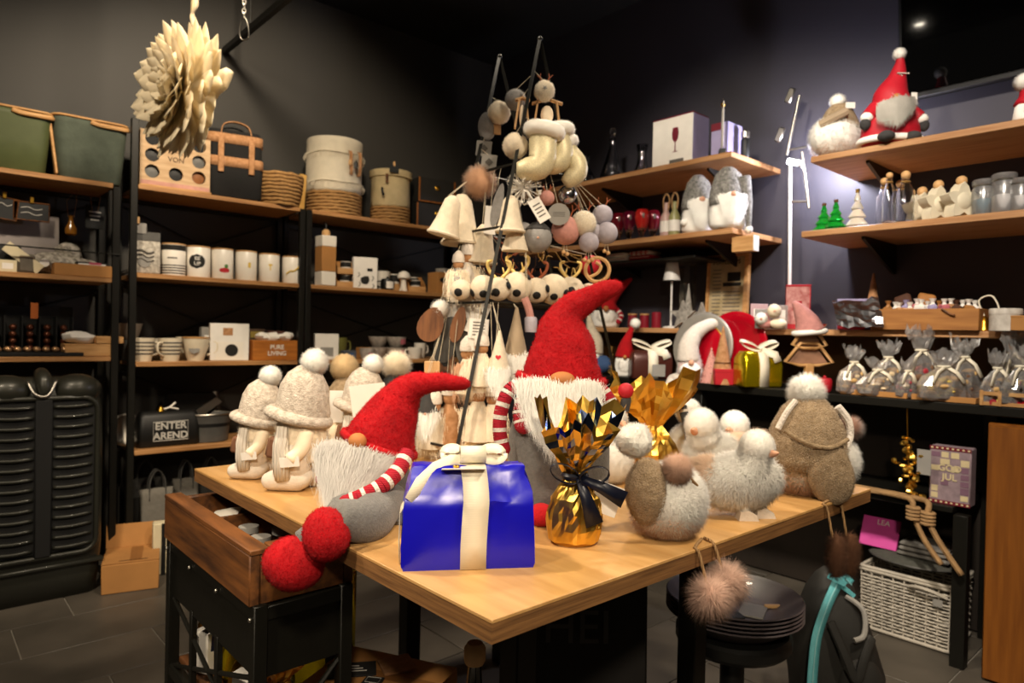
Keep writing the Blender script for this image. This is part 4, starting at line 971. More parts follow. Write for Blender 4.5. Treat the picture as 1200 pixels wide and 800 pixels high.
# ------------------------------------------------------------------ A-frame ornament stand on the table
AX, AZ, YA, YBF = 1.525, 2.206, 1.80, 1.60
def xl(z): return AX-.233*(AZ-z)
def xr(z): return AX+.38*(AZ-z)
ZL = [on(585, 187, 'Y', YBF).z, on(585, 265, 'Y', YBF).z, 1.345, .905]
t = thing('ornament_stand', 'black twin A-frame metal stand hung with Christmas ornaments', 'display stand', (AX, 1.7, ZT))
def L3(x, y, z): return (x-AX, y-1.7, z-ZT)
for y in (YA, YBF):
    obj('frame_leg', MB().tube([L3(AX, y, AZ), L3(xl(.905), y, .905)], .0075, 4), BLACK, t, smooth=False)
    obj('frame_leg', MB().tube([L3(AX, y, AZ), L3(xr(.95), y, .95)], .0075, 4), BLACK, t, smooth=False)
    obj('frame_tip', MB().ell(L3(AX, y, AZ), .009, 8, 6), BLACK, t)
    obj('bottom_bar', MB().tube([L3(xl(.905), y, .905), L3(1.93, y, .905)], .0065, 4), BLACK, t, smooth=False)
    for z in ZL[:3]: obj('cross_bar', MB().tube([L3(xl(z), y, z), L3(xr(z), y, z)], .005, 4), BLACK, t, smooth=False)
    for x in (1.30, 1.36+.5): obj('foot', MB().tube([L3(x, y, .905), L3(x, y, ZT+.0005)], .006, 4), BLACK, t, smooth=False)
for z in ZL: 
    for x in (xl(z), min(xr(z), 1.93)): obj('depth_bar', MB().tube([L3(x, YA, z), L3(x, YBF, z)], .005, 4), BLACK, t, smooth=False)
for k in range(7): obj('shelf_wire', MB().tube([L3(xl(1.345), YBF+.028*k+.015, 1.347), L3(xr(1.345), YBF+.028*k+.015, 1.347)], .0025, 5), BLACK, t)
ZSH = 1.351
YO = YBF-.022
def next_bar(z):
    for b in sorted(ZL):
        if b > z: return b
    return None
def hang(px, py, Y=YO):
    """a place under a bar: at Y, or further back along the side bar when the front bar does not reach that far"""
    p = on(px, py, 'Y', Y); zb = next_bar(p.z+.05) or p.z+.06
    if Y < 1.72 and p.x < xl(zb)-.01:
        for k in range(24):
            q = on(px, py, 'Y', Y+(YA-Y)*k/23); zq = next_bar(q.z+.05) or q.z+.06
            if q.x >= xl(zq)-.012: break
        p = q
    return p
def string_up(t, p, top, n=1, m_=None):
    """string from the ornament's top to the next bar or leg above"""
    z = next_bar(p.z+top+.004); c, s = math.cos(-FACE), math.sin(-FACE)
    if z is None:
        z = min(p.z+top+.035, AZ-.03); bx = (xl(z) if abs(p.x-xl(z)) < abs(p.x-xr(z)) else xr(z))-p.x; dy = (YBF if p.y < 1.7 else YA)-p.y
    else:
        bx = min(max(p.x, xl(z)+.002), xr(z)-.008)-p.x; dy = 0 if YBF < p.y < YA and abs(p.x-xl(z)) < .03 else (YBF if p.y < 1.72 else YA)-p.y-.006
    for k in range(n):
        o = (k-.5*(n-1))*.006
        obj('string', MB().tube([(o, 0, top), (bx*c-dy*s, bx*s+dy*c, z-p.z)], .0009, 4), m_ or STRING, t)
def orn(name, label, cat, px, py, Y=YO, group=None): p = hang(px, py, Y); t = thing(name, label, cat, p, FACE, group); return t, p, mp(p)
def ball(label, px, py, r, m_, furm=None, L=.006, n=700, Y=YO, antl=None, beads=0, face=None, cap=None, seed=0, strings=1, name='ball_ornament'):
    t, p, m = orn(name, label, 'ornament', px, py, Y); b = MB().ell((0, 0, 0), r*m, 16, 12)
    o = obj('ball', b, m_, t, smooth=1)
    if furm: fur('ball_pile', b, furm, o, n, L, .0008, .2, .6, seed+px)
    if antl:
        for s in (-1, 1):
            a = MB().tube([(s*r*.25*m, 0, r*.8*m), (s*r*.45*m, 0, r*1.35*m), (s*r*.4*m, 0, r*1.75*m)], [.0026, .0022, .0012], 6)
            a.tube([(s*r*.45*m, 0, r*1.3*m), (s*r*.8*m, 0, r*1.6*m)], [.002, .001], 5); obj('antler', a, antl, t)
    if face: obj('nose', MB().ell((0, -r*m, -r*.1*m), (.004, .004, .0035), 8, 6), face, t)
    if cap: obj('cap', MB().lathe([(r*.85*m, r*.4*m), (r*.9*m, r*.6*m), (r*.5*m, r*1.0*m), (.001, r*1.15*m)], 12), cap, t)
    for k in range(beads):
        x = (k-(beads-1)/2)*.013; zz = -r*m-.018-.006*(k % 2)
        so = obj('bead_string', MB().tube([(x*.4, 0, -r*m*.9), (x, 0, zz)], .001, 4), STRING, t); obj('bead', MB().ell((x, 0, zz-.006), .0072, 10, 7), BEAD, so)
    string_up(t, p, r*m*.95, strings); return t
BR = mat('rust_antler', '8a4626', .7, var=.1); PNK = mat('rose_felt', 'c08a80', .95, var=.12, bump='noise', scale=200, strength=.4); LVF = mat('lavender_felt', 'a9a3ad', .95, var=.1, bump='noise', scale=200, strength=.4)
GRY = mat('soft_grey_felt', '8c8a88', .95, var=.12, bump='noise', scale=200, strength=.4); CRF = mat('cream_felt', 'd8cbb4', .95, var=.08, bump='noise', scale=200, strength=.4)
# crown of the stand
t_ = ball('beige fur ball with twig antlers and a star at the stand tip', 638, 107, 12, CRF, WFURP, .006, 900, antl=BR, seed=1)
obj('star_mark', MB().prism([(.008*(1 if k % 2 else .4)*math.sin(TAU*k/10), .008*(1 if k % 2 else .4)*math.cos(TAU*k/10)) for k in range(10)], .002, (0, -.033, .0)), GRY, t_)
def house(label, px, py, w, h):
    t, p, m = orn('wooden_house_ornament', label, 'ornament', px, py); w *= m; h *= m
    obj('roof_board', MB().box((-w*.24, 0, h*.42), (w*.6, .02, .006), .001, RY(R(-18))), BIRCH, t); obj('roof_board', MB().box((w*.24, 0, h*.42), (w*.6, .02, .006), .001, RY(R(18))), BIRCH, t)
    for s in (-1, 1): obj('side_board', MB().box((s*w*.38, 0, 0), (.006, .02, h*.8), .001, RY(R(-8*s))), BIRCH, t)
    obj('gift_pouch', MB().ell((0, 0, -h*.05), (w*.22, .014, h*.32), 12, 8), WFURP, t); string_up(t, p, h*.5)
house('light wooden house frame ornament under the star ball', 641, 133, 34, 34)
house('narrow wooden house frame ornament leaning on the stand leg', 612, 134, 16, 42)
ball('grey fur ball behind the stand leg', 604, 117, 12, GRY, mat('grey_fur', 'a09c96', .85, var=.15), .006, 800, seed=2)
ball('cream fur ball beside the grey felt oval', 585, 132, 13, CRF, WFURP, .006, 800, seed=3)
t, p, m = orn('felt_oval', 'flat grey felt oval with a wooden clip', 'ornament', 571, 148)
obj('felt', MB().ell((0, 0, 0), (11*m, .012, 17*m), 16, 10), GRY, t); obj('clip', MB().box((12*m, -.008, 4*m), (8*m, .012, 28*m), .002), BIRCH, t); string_up(t, p, 16*m)
ball('cream fur ball with a grey star below the grey fur ball', 604, 171, 15, CRF, WFURP, .006, 900, seed=4)
for (px, py, lb) in ((567, 174, 'square grey paper tag printed with a snow motif'), (573, 190, 'wrinkled grey paper tag under the square one')):
    t, p, m = orn('paper_tag', lb, 'tag', px, py); obj('card', MB().box((0, 0, 0), (18*m, .0012, 18*m), .0003, RY(R(5))), PAPERG, t); obj('motif', MB().box((0, -.0012, 0), (7*m, .0006, 7*m), 0, RY(R(45))), INKG, t); string_up(t, p, 8*m)
def bootie(label, px, py, sc, tilt, seed):
    t, p, m = orn('felt_bootie', label, 'ornament', px, py, YO-.02); m *= sc
    X = RY(R(tilt)); T = lambda v: X @ Vector(v)
    path = [T((0, 0, 18*m)), T((1*m, 0, 6*m)), T((3*m, -2*m, -8*m)), T((-1*m, -4*m, -19*m)), T((-12*m, -5*m, -23*m)), T((-22*m, -5*m, -25*m))]
    a, r = smooth_path(path, 3, [15*m, 15*m, 15*m, 14*m, 12*m, 7*m]); obj('boot', MB().tube(a, r, 14), mat('sparkle_cream', 'd4c9a4', .5, .2, var=.2, vscale=300), t, smooth=1)
    cf = MB().tube([T((15*m*math.cos(q), 13*m*math.sin(q), 20*m)) for q in [TAU*k/16 for k in range(16)]], 8*m, 8, closed=True); cf.ell(T((0, 0, 22*m)), (13*m, 12*m, 8*m), 12, 8)
    o = obj('fur_cuff', cf, WFUR, t, smooth=1); fur('cuff_pile', cf, WFUR, o, 1500, .007, .0008, .2, .6, seed); string_up(t, p, 24*m, 2)
bootie('cream sparkling bootie with wide white fur cuff, toe pointing down', 634, 176, 1.12, 8, 5)
bootie('cream sparkling bootie with white fur cuff behind the wider one', 654, 172, .95, -6, 6)
bootie('cream sparkling bootie lowest of the three beside the crystal', 668, 187, .9, -30, 7)
ball('fluffy tan fur ball with white feather wisps', 562, 214, 17, PFUR, PFUR, .022, 2200, seed=8)
t, p, m = orn('paper_snowball', 'spiky white paper snow crystal under the booties', 'ornament', 614, 219, YO+.03)
rg = random.Random(3); mb = MB()
for k in range(90):
    d = Vector((rg.gauss(0, 1), rg.gauss(0, 1), rg.gauss(0, 1))).normalized(); mb.tube([d*.004, d*26*m*rg.uniform(.7, 1)], [.0028, .0005], 3)
for k in range(60):
    d = Vector((rg.gauss(0, 1), rg.gauss(0, 1), rg.gauss(0, 1))).normalized(); mb.box(d*20*m, (.009, .0012, .009), 0, RZ(rg.uniform(0, 6)) @ RX(rg.uniform(0, 6)))
o = obj('crystal_spikes', mb, PAPER, t, smooth=False); o['kind'] = 'stuff'; string_up(t, p, 24*m)
# bells
def bell(label, px, py, s, tilt, Y=YO):
    t, p, m = orn('felt_bell', label, 'ornament', px, py, Y); m *= s
    o = obj('bell', MB().lathe([(19*m, -26*m), (20*m, -24*m), (15*m, -8*m), (12*m, 8*m), (10*m, 18*m), (5*m, 24*m), (.5*m, 25*m)], 18, (0, 0, 0), RY(R(tilt))), CRF, t)
    obj('bell_rim', MB().tube([RY(R(tilt)) @ Vector((19.5*m*math.cos(q), 19.5*m*math.sin(q), -25*m)) for q in [TAU*k/20 for k in range(20)]], 2*m, 6, closed=True), CRF, t); string_up(t, p, 24*m, 2)
bell('white felt bell hanging in front with knotted strings', 541, 256, 1.15, 0); bell('white felt bell tilted behind its twin at the stand side', 526, 252, .95, 14, YA-.05)
bell('smaller cream bell beside the grey felt leaf', 598, 250, .85, 0); bell('little cream bell hanging below the tan fur ball', 566, 285, .9, 4, YA-.06)
# tags
def ptag(label, px, py, w, h, tilt=0, round_=False, lines=3, Y=YO-.03):
    t, p, m = orn('price_tag', label, 'tag', px, py, Y)
    if round_: obj('card', MB().lathe([(w*m, -.0008), (w*m, .0008)], 22, (0, 0, 0), RX(PI/2)), PAPERG, t)
    else: obj('card', MB().box((0, 0, 0), (w*m, .0014, h*m), .0004, RY(R(tilt))), PAPER, t)
    for k in range(lines): obj('print_line', MB().box(RY(R(tilt)) @ Vector((0, -.0012, (k-(lines-1)/2)*h*m*.16)), ((w*1.1 if round_ else w*.62)*m, .0006, h*m*.05), 0, RY(R(tilt))), INKG, t)
    string_up(t, p, h*m*.48)
ptag('blank white hang tag between the bells', 575, 258, 14, 33, 4, False, 0)
ptag('tilted white barcode tag beside the round grey tag', 632, 246, 15, 29, -32, False, 4)
ptag('round grey paper tag with printed lines', 655, 251, 13, 13, 0, True, 3)
# coloured balls with antlers and beads
ball('dusty rose felt ball with rust antlers', 663, 270, 17, PNK, antl=BR, beads=2, seed=9); ball('snowy white felt ball among the antler balls', 684, 262, 15, CRF, WFUR, .007, 700, antl=BR, seed=10, Y=YO-.04)
ball('lavender felt ball above the beads', 706, 252, 12, LVF, antl=BR, seed=11, Y=YO-.03); ball('lavender felt ball hanging outermost by the goblets', 711, 273, 13, LVF, beads=2, seed=12, Y=YO-.05)
ball('pale lilac felt ball with dangling beads', 690, 284, 12, LVF, beads=3, seed=13, Y=YO-.06); ball('small lilac felt ball tucked under the white one', 697, 272, 10, LVF, beads=1, seed=14, Y=YO-.02)
ball('clear silver bauble under the booties', 665, 228, 11, SILV, seed=15); ball('small rose felt ball beside the tilted barcode tag', 641, 232, 9, PNK, antl=BR, seed=16)
ball('grey felt ball with dark pointed hood', 630, 279, 17, GRY, cap=DGREYF, face=SKINP, seed=17); ball('pale grey felt ball behind the beige cone', 612, 275, 15, GRY, seed=18, Y=YA-.05)
# felt cones, leaves
def cone(label, px, py, r, h, m_, heart=False, bd=False, Y=YO, tilt=0):
    t, p, m = orn('felt_gnome_ornament', label, 'ornament', px, py, Y)
    obj('felt_hat', MB().lathe([(r*m, -h*.5*m), (r*.98*m, -h*.46*m), (r*.55*m, 0), (r*.12*m, h*.5*m)], 16, (0, 0, 0), RY(R(tilt))), m_, t)
    if heart:
        hp = [(.0009*16*math.sin(q)**3*.6, .0009*.6*(13*math.cos(q)-5*math.cos(2*q)-2*math.cos(3*q)-math.cos(4*q))) for q in [TAU*k/24 for k in range(24)]]
        obj('heart', MB().prism(hp, .003, (-.002, -r*.72*m, -h*.18*m), RX(R(-14))), REDM, t)
    if bd:
        obj('face', MB().ell((0, 0, -h*.5*m-.008), (r*.75*m, r*.6*m, .016), 12, 8), CRF, t)
        beard(t, [(-r*.8*m, -.012, -h*.48*m), (0, -.02, -h*.5*m), (r*.8*m, -.012, -h*.48*m)], [(-r*.5*m, -.014, -h*.5*m-26*m), (0, -.02, -h*.5*m-34*m), (r*.5*m, -.014, -h*.5*m-26*m)], WFUR, 500, .0007, .010, px)
        obj('nose', MB().ell((0, -r*m*.9, -h*.5*m-.003), .005, 8, 6), SKINP, t)
    string_up(t, p, h*.48*m, 2); return t
cone('beige felt cone gnome between bell and grey balls', 604, 268, 16, 52, CRF, Y=YO+.04)
cone('cream felt hat gnome with a red heart and white beard', 585, 410, 13, 46, CRF, True, True, YO-.02); cone('taupe felt hat gnome hanging beside the red heart one', 605, 388, 14, 56, mat('taupe_felt', '9c8a72', .95, var=.1), False, True)
cone('dark grey felt cone hanging under the shelf', 500, 462, 15, 40, DGREYF, False, True, YA-.03)
def leaf(label, px, py, w, h, m_, tilt, Y=YO, th=.006, name='wooden_slice'):
    t, p, m = orn(name, label, 'ornament', px, py, Y)
    pts = [(w*.5*m*math.sin(q)*(1-.15*math.cos(q)), h*.5*m*math.cos(q)) for q in [TAU*k/18 for k in range(18)]]
    obj('slice', MB().prism(pts, th, (0, 0, 0), RY(R(tilt))), m_, t); obj('eyelet', MB().tube([(0+.003*math.cos(q), -.001, h*.5*m-.004+.003*math.sin(q)) for q in [TAU*k/8 for k in range(8)]], .0012, 4, closed=True), STEEL, t); string_up(t, p, h*.48*m)
WSL = wood('walnut_slice', '7d4f2a', '5c361a', (30, 30, 4), .6); BARK = mat('grey_bark', '4c4a46', .95, var=.2, bump='noise', scale=60, strength=.6)
leaf('broad brown wood slice with visible grain', 505, 380, 30, 42, WSL, 20); leaf('long brown wood slice behind the stand leg', 537, 380, 16, 44, WSL, 14, YA-.06); leaf('grey bark leaf overlapping the wood slice', 523, 398, 26, 56, BARK, 12, YO-.02); leaf('grey bark leaf hanging close to the stand leg', 545, 402, 24, 60, BARK, -8, YA-.06)
leaf('grey felt leaf hanging beside the blank hang tag', 583, 240, 12, 52, GRY, 12, YO+.02, name='felt_leaf')
t, p, m = orn('gingerbread_board', 'brown wooden gingerbread board with two heart cutouts', 'ornament', 519, 432); obj('board', MB().prism([(-14*m, -20*m), (14*m, -20*m), (14*m, 12*m), (8*m, 20*m), (-8*m, 20*m), (-14*m, 12*m)], .006), WSL, t)
for z in (-7, 7): obj('cutout', MB().lathe([(4.5*m, -.0008), (4.5*m, .0008)], 12, (3*m, -.0034, z*m), RX(PI/2)), INK, t)
string_up(t, p, 19*m)
ball('white shell ball right under the display shelf', 516, 362, 10, PAPER, WFUR, .012, 700, seed=19)
t, p, m = orn('paper_house_ornament', 'white paper house with a pitched roof by the tags', 'ornament', 530, 365); obj('house', MB().prism([(-9*m, -20*m), (9*m, -20*m), (9*m, 8*m), (0, 18*m), (-9*m, 8*m)], .02), PAPER, t); obj('door', MB().box((0, -.0105, -12*m), (5*m, .001, 12*m)), INKG, t); string_up(t, p, 18*m)
for (px, py, w, h, tl, lb) in ((550, 362, 20, 34, -35, 'folded white tissue tag tilted against the stand leg'), (560, 372, 20, 40, 20, 'crumpled white tissue tag hanging beside the barcode card')): ptag(lb, px, py, w, h, tl, False, 0)
ptag('square white barcode card hanging below the shelf', 561, 385, 23, 23, 3, False, 5, YO-.04)
ptag('tall pale lilac tag under the barcode card', 557, 400, 18, 22, 0, False, 0)
# dolls with white hats and hair
def doll(label, px, py, s, bodym, Y=YO-.01, hair=WFURP):
    t, p, m = orn('yarn_doll', label, 'ornament', px, py, Y); m *= s
    obj('head', MB().ell((0, 0, 10*m), 8*m, 12, 8), CORK, t); obj('knit_cap', MB().lathe([(9*m, 13*m), (9.5*m, 16*m), (8*m, 24*m), (3*m, 30*m), (.3*m, 31*m)], 14), WHK, t)
    obj('body', MB().lathe([(15*m, -34*m), (12*m, -10*m), (6*m, 4*m), (4*m, 6*m)], 14), bodym, t)
    beard(t, [(-13*m, -.004, -4*m), (0, -.01, 0), (13*m, -.004, -4*m)], [(-17*m, -.008, -42*m), (0, -.014, -46*m), (17*m, -.008, -42*m)], hair, 300, .0009, .012, px, 'yarn_skirt', .006); string_up(t, p, 31*m, 1)
doll('yarn doll with white knit cap and tan yarn skirt', 548, 425, 1.05, CRF, hair=PFUR); doll('yarn doll with white knit cap beside the heart gnome', 564, 418, 1.0, CRF)
doll('pale yarn doll above the bottom bar with long skirt', 508, 487, 1.1, CRF, YA-.04); doll('cream yarn doll with tan face near the table', 528, 478, 1.2, CORK, YA-.06); doll('cream yarn doll between the two bottom bars', 560, 475, 1.2, CRF, YO+.06); doll('cream yarn doll half behind the standing gnome', 578, 478, 1.1, CRF, YO+.03)
ball('long haired taupe fur ball over the bottom bar', 524, 452, 14, BFUR, mat('grey_brown_fur', '77695e', .85, var=.25), .018, 1500, seed=21, Y=YO-.02); ball('shaggy blonde fur ball next to the taupe one', 553, 456, 13, WFURP, WFURP, .022, 1500, seed=22, Y=YO-.03); ball('fluffy white fur ball at the gnome sleeve', 577, 446, 10, WFUR, WFUR, .018, 1200, seed=23)
t, p, m = orn('wooden_plaque', 'upright tan wooden plaque hanging behind the dolls', 'ornament', 506, 452, YA-.02); obj('plaque', MB().box((0, 0, 0), (18*m, .008, 58*m), .002), BIRCH, t); obj('cord_loop', MB().tube([(-4*m, 0, 28*m), (0, 0, 36*m), (4*m, 0, 28*m)], .0012, 4), STRING, t); string_up(t, p, 34*m)
t, p, m = orn('candy_charm', 'pink and white candy charm with a grey bead', 'ornament', 617, 375, YO); obj('candy', MB().tube(smooth_path([(-3*m, 0, 26*m), (2*m, 0, 14*m), (5*m, 0, 0)], 3), 4.5*m, 8), PNK, t); obj('bead', MB().lathe([(7*m, -14*m), (7.5*m, -10*m), (7.5*m, 2*m), (6*m, 4*m)], 12, (5*m, 0, 0)), LVF, t); string_up(t, p, 26*m, 2)
# antler animals standing on the stand shelf
def cow(label, px, r, d, seed, antm=None, spots=5):
    Y = YBF+d; p = on(px, 345, 'Y', Y); m = mp(p); p.z = ZSH+r*m+.0005
    t = thing('spotted_ball_animal', label, 'ornament', p, FACE); b = MB().ell((0, 0, 0), (r*m, r*m*.9, r*m), 18, 12); o = obj('body', b, CRF, t, smooth=1); fur('body_pile', b, WFURP, o, 900, .0035, .0007, .1, .6, seed, keep=lambda q: q[2] > -r*m*.85)
    rg = random.Random(seed)
    for k in range(spots):
        a = -PI/2+(k-(spots-1)/2)*.95+rg.uniform(-.2, .2); e = rg.uniform(-.75, .75); d_ = Vector((math.cos(e)*math.cos(a), math.cos(e)*math.sin(a)*.9, math.sin(e)))
        obj('black_spot', MB().ell(d_*(r*m+.001), (.0135, .0135, .005), 12, 6, d_.to_track_quat('Z', 'Y').to_matrix()), BLKM, t)
    if antm:
        for s in (-1, 1):
            a = smooth_path([(s*.008, 0, r*m*.9), (s*.03, 0, r*m+.02), (s*.035, -.003, r*m+.045), (s*.02, -.004, r*m+.052)], 4); an = MB().tube(a, [.0055]*(len(a)-3)+[.005, .004, .003], 7); an.tube([(s*.018, 0, r*m+.008), (s*.012, -.004, r*m+.03)], [.004, .002], 6); obj('antler', an, antm, t, smooth=1)
AG = mat('gold_antler', 'e2c578', .4, .2, var=.1)
for i, (px, r, d, a, lb) in enumerate(((566, 15, .05, None, 'white pompom animal with black spots against the stand leg'), (584, 14, .02, AG, 'low white spotted pompom animal beside the golden antlers'), (606, 18, .03, AG, 'white spotted pompom animal with big golden antlers'), (628, 15, .015, BR, 'white spotted pompom animal with thin copper antlers'), (648, 18, .03, None, 'plump white pompom animal with black spots in the shelf row'), (668, 17, .03, AG, 'white spotted pompom animal at the row end near the red hat'), (540, 12, .09, None, 'small cream pompom animal at the shelf corner with one spot'), (690, 14, .05, None, 'cream pompom animal tucked behind the red hat'))):
    cow(lb, px, r, d, 200+i, a, 1 if px == 540 else 3)
def twig(label, px, py, seed, m_, Y=YA-.06, r=22):
    t, p, m = orn('twig_bundle', label, 'ornament', px, py, Y); rg = random.Random(seed); mb = MB()
    for k in range(16):
        a = Vector((rg.uniform(-1, 1)*r*m, rg.uniform(-.3, .3)*r*m, rg.uniform(-.8, .8)*r*m)); b = a+Vector((rg.uniform(-1, 1), rg.uniform(-.4, .4), rg.uniform(-1, 1)))*r*m*.9; mb.tube(smooth_path([a, (a+b)/2+Vector((rg.uniform(-.01, .01), 0, rg.uniform(-.01, .01))), b], 3), .0022, 5)
    o = obj('twigs', mb, m_, t, smooth=1); o['kind'] = 'stuff'; string_up(t, p, r*m*.7)
twig('copper brown twig bundle behind the golden antlers', 588, 308, 5, BR); twig('golden brown twig bundle above the spotted animals', 655, 305, 6, TWIG); twig('dark brown twig bundle in the middle of the stand', 622, 302, 7, mat('dark_twig', '4a3220', .7, var=.2))
t, p, m = orn('wooden_ring_charm', 'pale wooden ring charm with a deer swirl', 'ornament', 700, 316, YO-.02); obj('ring', MB().tube([(14*m*math.cos(q), 0, 14*m*math.sin(q)) for q in [TAU*k/24 for k in range(24)]], 2.4*m, 6, closed=True), BEAD, t); obj('swirl', MB().tube(smooth_path([(-10*m, 0, -9*m), (0, 0, -4*m), (4*m, 0, 4*m), (-2*m, 0, 9*m)], 4), 2*m, 6), BEAD, t); string_up(t, p, 14*m)
ball('dark red felt ball seen through the wooden ring', 692, 312, 13, REDM, seed=25, Y=YA-.04); ball('red felt ball glimpsed between bell and stand leg', 562, 300, 9, REDM, seed=26, Y=YA-.02)
doll('white yarn doll with silver chains under the bell', 548, 312, 1.0, WHK, YO-.01); doll('white yarn doll with grey cap beside the chained one', 537, 318, .8, GRY, YA-.05)

# ------------------------------------------------------------------ small builders for shelf goods
def cyl_patch(r, a0, a1, z0, z1, n=8, shape=None, off=.0008):
    """print wrapped on the front (-Y) of a cylinder; shape='disc' makes a round print"""
    vs = []; fs = []; m = 6 if shape is None else 9
    for j in range(m+1):
        q = j/m; z = z0+(z1-z0)*q; f = 1 if shape is None else math.sqrt(max(.0004, 1-(2*q-1)**2)); c = (a0+a1)/2; h = (a1-a0)/2*f
        for k in range(n+1):
            a = -PI/2+c-h+2*h*k/n; vs.append(((r+off)*math.cos(a), (r+off)*math.sin(a), z))
    for j in range(m):
        for k in range(n): b = j*(n+1)+k; fs.append((b, b+1, b+n+2, b+n+1))
    return MB().add(vs, fs)
def canister(label, px, h, r, Y=3.93, z=Z2, lid=LWOOD, body=WHITE, deco=()):
    p = RK(px, z, Y); t = thing('canister', label, 'canister', p, FACE*.5)
    obj('body', MB().lathe([(r*.96, 0), (r, .004), (r, h*.94), (r*.97, h*.955), (.001, h*.955)], 28), body, t)
    if lid: obj('lid', MB().lathe([(r*.97, h*.955), (r*1.01, h*.96), (r*1.01, h*.995), (r*.95, h), (.001, h)], 28), lid, t)
    for d in deco:
        if d[0] == 'band': obj('band', MB().lathe([(r+.0008, h*d[1]), (r+.0008, h*d[2])], 28), d[3], t)
        elif d[0] == 'disc': obj('round_print', cyl_patch(r, d[1], d[2], h*d[3], h*d[4], shape='disc'), d[5], t)
        elif d[0] == 'patch': obj('print', cyl_patch(r, d[1], d[2], h*d[3], h*d[4]), d[5], t)
    return t
def mug(label, px, r, h, Y=3.95, z=Z3, m_=CREAM, handle=1, taper=.74, bands=(), rz=0, group=None, inner=None):
    p = RK(px, z, Y); t = thing('mug', label, 'mug', p, rz, group); obj('cup', mug_mesh(r, h, taper), m_, t)
    if handle: s = handle; obj('handle', MB().tube(smooth_path([(s*r*.92, 0, h*.8), (s*r*1.5, 0, h*.78), (s*r*1.5, 0, h*.4), (s*r*.84, 0, h*.24)], 4), .006, 8), m_, t, smooth=1)
    for (a, b, mm) in bands:
        rr = lambda q: r*(taper*1.03+(.97-taper*1.03)*(q-.06)/.54) if q < .6 else r*(.97+.03*(q-.6)/.4)
        obj('glaze_band', MB().lathe([(rr(a)+.0012, h*a), (rr(b)+.0012, h*b)], 22), mm, t)
    return t
def carton(name, label, cat, p, w, d, h, m_, rz=0, parts=(), rot=None, b=.002):
    """box with flat prints on its front: parts = (name, x, z, w, h, material) as fractions of the front"""
    t = thing(name, label, cat, p, rz, rot=rot); obj('box', MB().box((0, 0, h/2), (w, d, h), b), m_, t)
    for i, (n, x, z, ww, hh, mm) in enumerate(parts):
        obj(n, MB().box((x*w, -d/2-.0006-.0004*i, z*h), (ww*w, .0012, hh*h)), mm, t)
    return t
def disc_on(t, name, x, y, z, r, m_): return obj(name, MB().lathe([(r, -.0008), (r, .0008)], 22, (x, y, z), RX(PI/2)), m_, t)
def fan(a): return FACE*a

# ------------------------------------------------------------------ rack above the tractor grille
def tub(label, px, w, h, m_, Y=4.0, z=1.956, handle_x=.25):
    p = RK(px, z, Y); t = thing('storage_tub', label, 'tub', p); rings = []
    d = w*.72
    for (q, f) in ((0, .80), (.02, .84), (.5, .92), (.9, .985), (1, 1)): rings.append(rrect(w*f, d*f, .05*f, h*q))
    inn = [[Vector((v.x*.965, v.y*.955, v.z)) for v in r] for r in reversed(rings)]; inn[-1] = [Vector((v.x, v.y, .012)) for v in inn[-1]]
    obj('bucket', MB().loft(rings+inn[:-1]+[inn[-1]]), m_, t, smooth=1)
    obj('rim', MB().tube(rrect(w*1.01, d*1.01, .05, h), .006, 6, closed=True), LWOOD, t, smooth=1)
    ho = obj('handle', MB().tube(smooth_path([(-w*.02, -d*.505, h*.96), (w*.1, -d*.53, h*.93), (w*.42, -d*.52, h*.93), (w*.5, -d*.40, h*.95)], 4), .012, 8, flat=.6), LWOOD, t, smooth=1)
    obj('side_strap', MB().box((-w*.475, -d*.3, h*.46), (.012, .03, h*.8), .003, RY(R(-7))), LWOOD, t); return t
tub('olive green plastic tub with a wooden rim handle', 12, .31, .29, OLIVE); tub('sage grey felt tub with a light wooden handle', 102, .325, .30, SAGE)
zA = 1.486
p = RK(22, zA, 4.02); t = thing('pin_board', 'pale grey board with clipped chalk cards leaning at the back', 'board', p, 0, rot=(R(-5), 0, 0))
obj('board', MB().box((0, .02, .15), (.33, .012, .30), .002), mat('lilac_grey_board', '8f8783', .8, var=.06), t)
def clipped(label, px, py, w, h, Y=3.97, lines=2, rot=0):
    q = on(px, py, 'Y', Y); t = thing('chalk_card', label, 'sign', q, 0); obj('card', MB().box((0, 0, 0), (w, .004, h), .001, RY(R(rot))), CHALK, t)
    fr = obj('wooden_frame', MB().tube([RY(R(rot)) @ Vector(v) for v in ((-w/2, -.002, -h/2), (w/2, -.002, -h/2), (w/2, -.002, h/2), (-w/2, -.002, h/2))], .004, 4, closed=True), OLDW, t)
    for k in range(lines): obj('chalk_writing', MB().tube(smooth_path([(-w*.3, -.003, h*(.18-.3*k)), (-w*.1, -.003, h*(.25-.3*k)), (w*.1, -.003, h*(.12-.3*k)), (w*.3, -.003, h*(.2-.3*k))], 3), .0018, 5), CHALKW, t)
    obj('clip', MB().box((0, -.004, h/2+.012), (.016, .014, .03), .002), BRASS, t); return t
clipped('framed chalk card clipped to the grey board', 37, 248, .14, .085); clipped('dark chalk card clipped beside the framed one', 5, 244, .1, .10, 3.97, 1, 6)
q = RK(6, zA, 3.93); t = thing('slate_easel', 'dark slate plate standing below the clipped cards', 'sign', q, 0, rot=(R(-8), 0, R(6))); obj('slate', MB().box((0, 0, .065), (.13, .006, .13), .002), CHALK, t); obj('foot', MB().box((0, .02, .01), (.10, .05, .02), .002), OLDW, t)
q = RK(27, zA, 3.90); tag(obj('paper_strip', MB().box((0, 0, .06), (.05, .003, .17), .001, RY(R(-52))), mat('cream_paper', 'cfc3a2', .8, var=.06), None, (q.x, q.y, q.z+.01)), 'cream paper strip leaning diagonally across the shelf', 'paper')
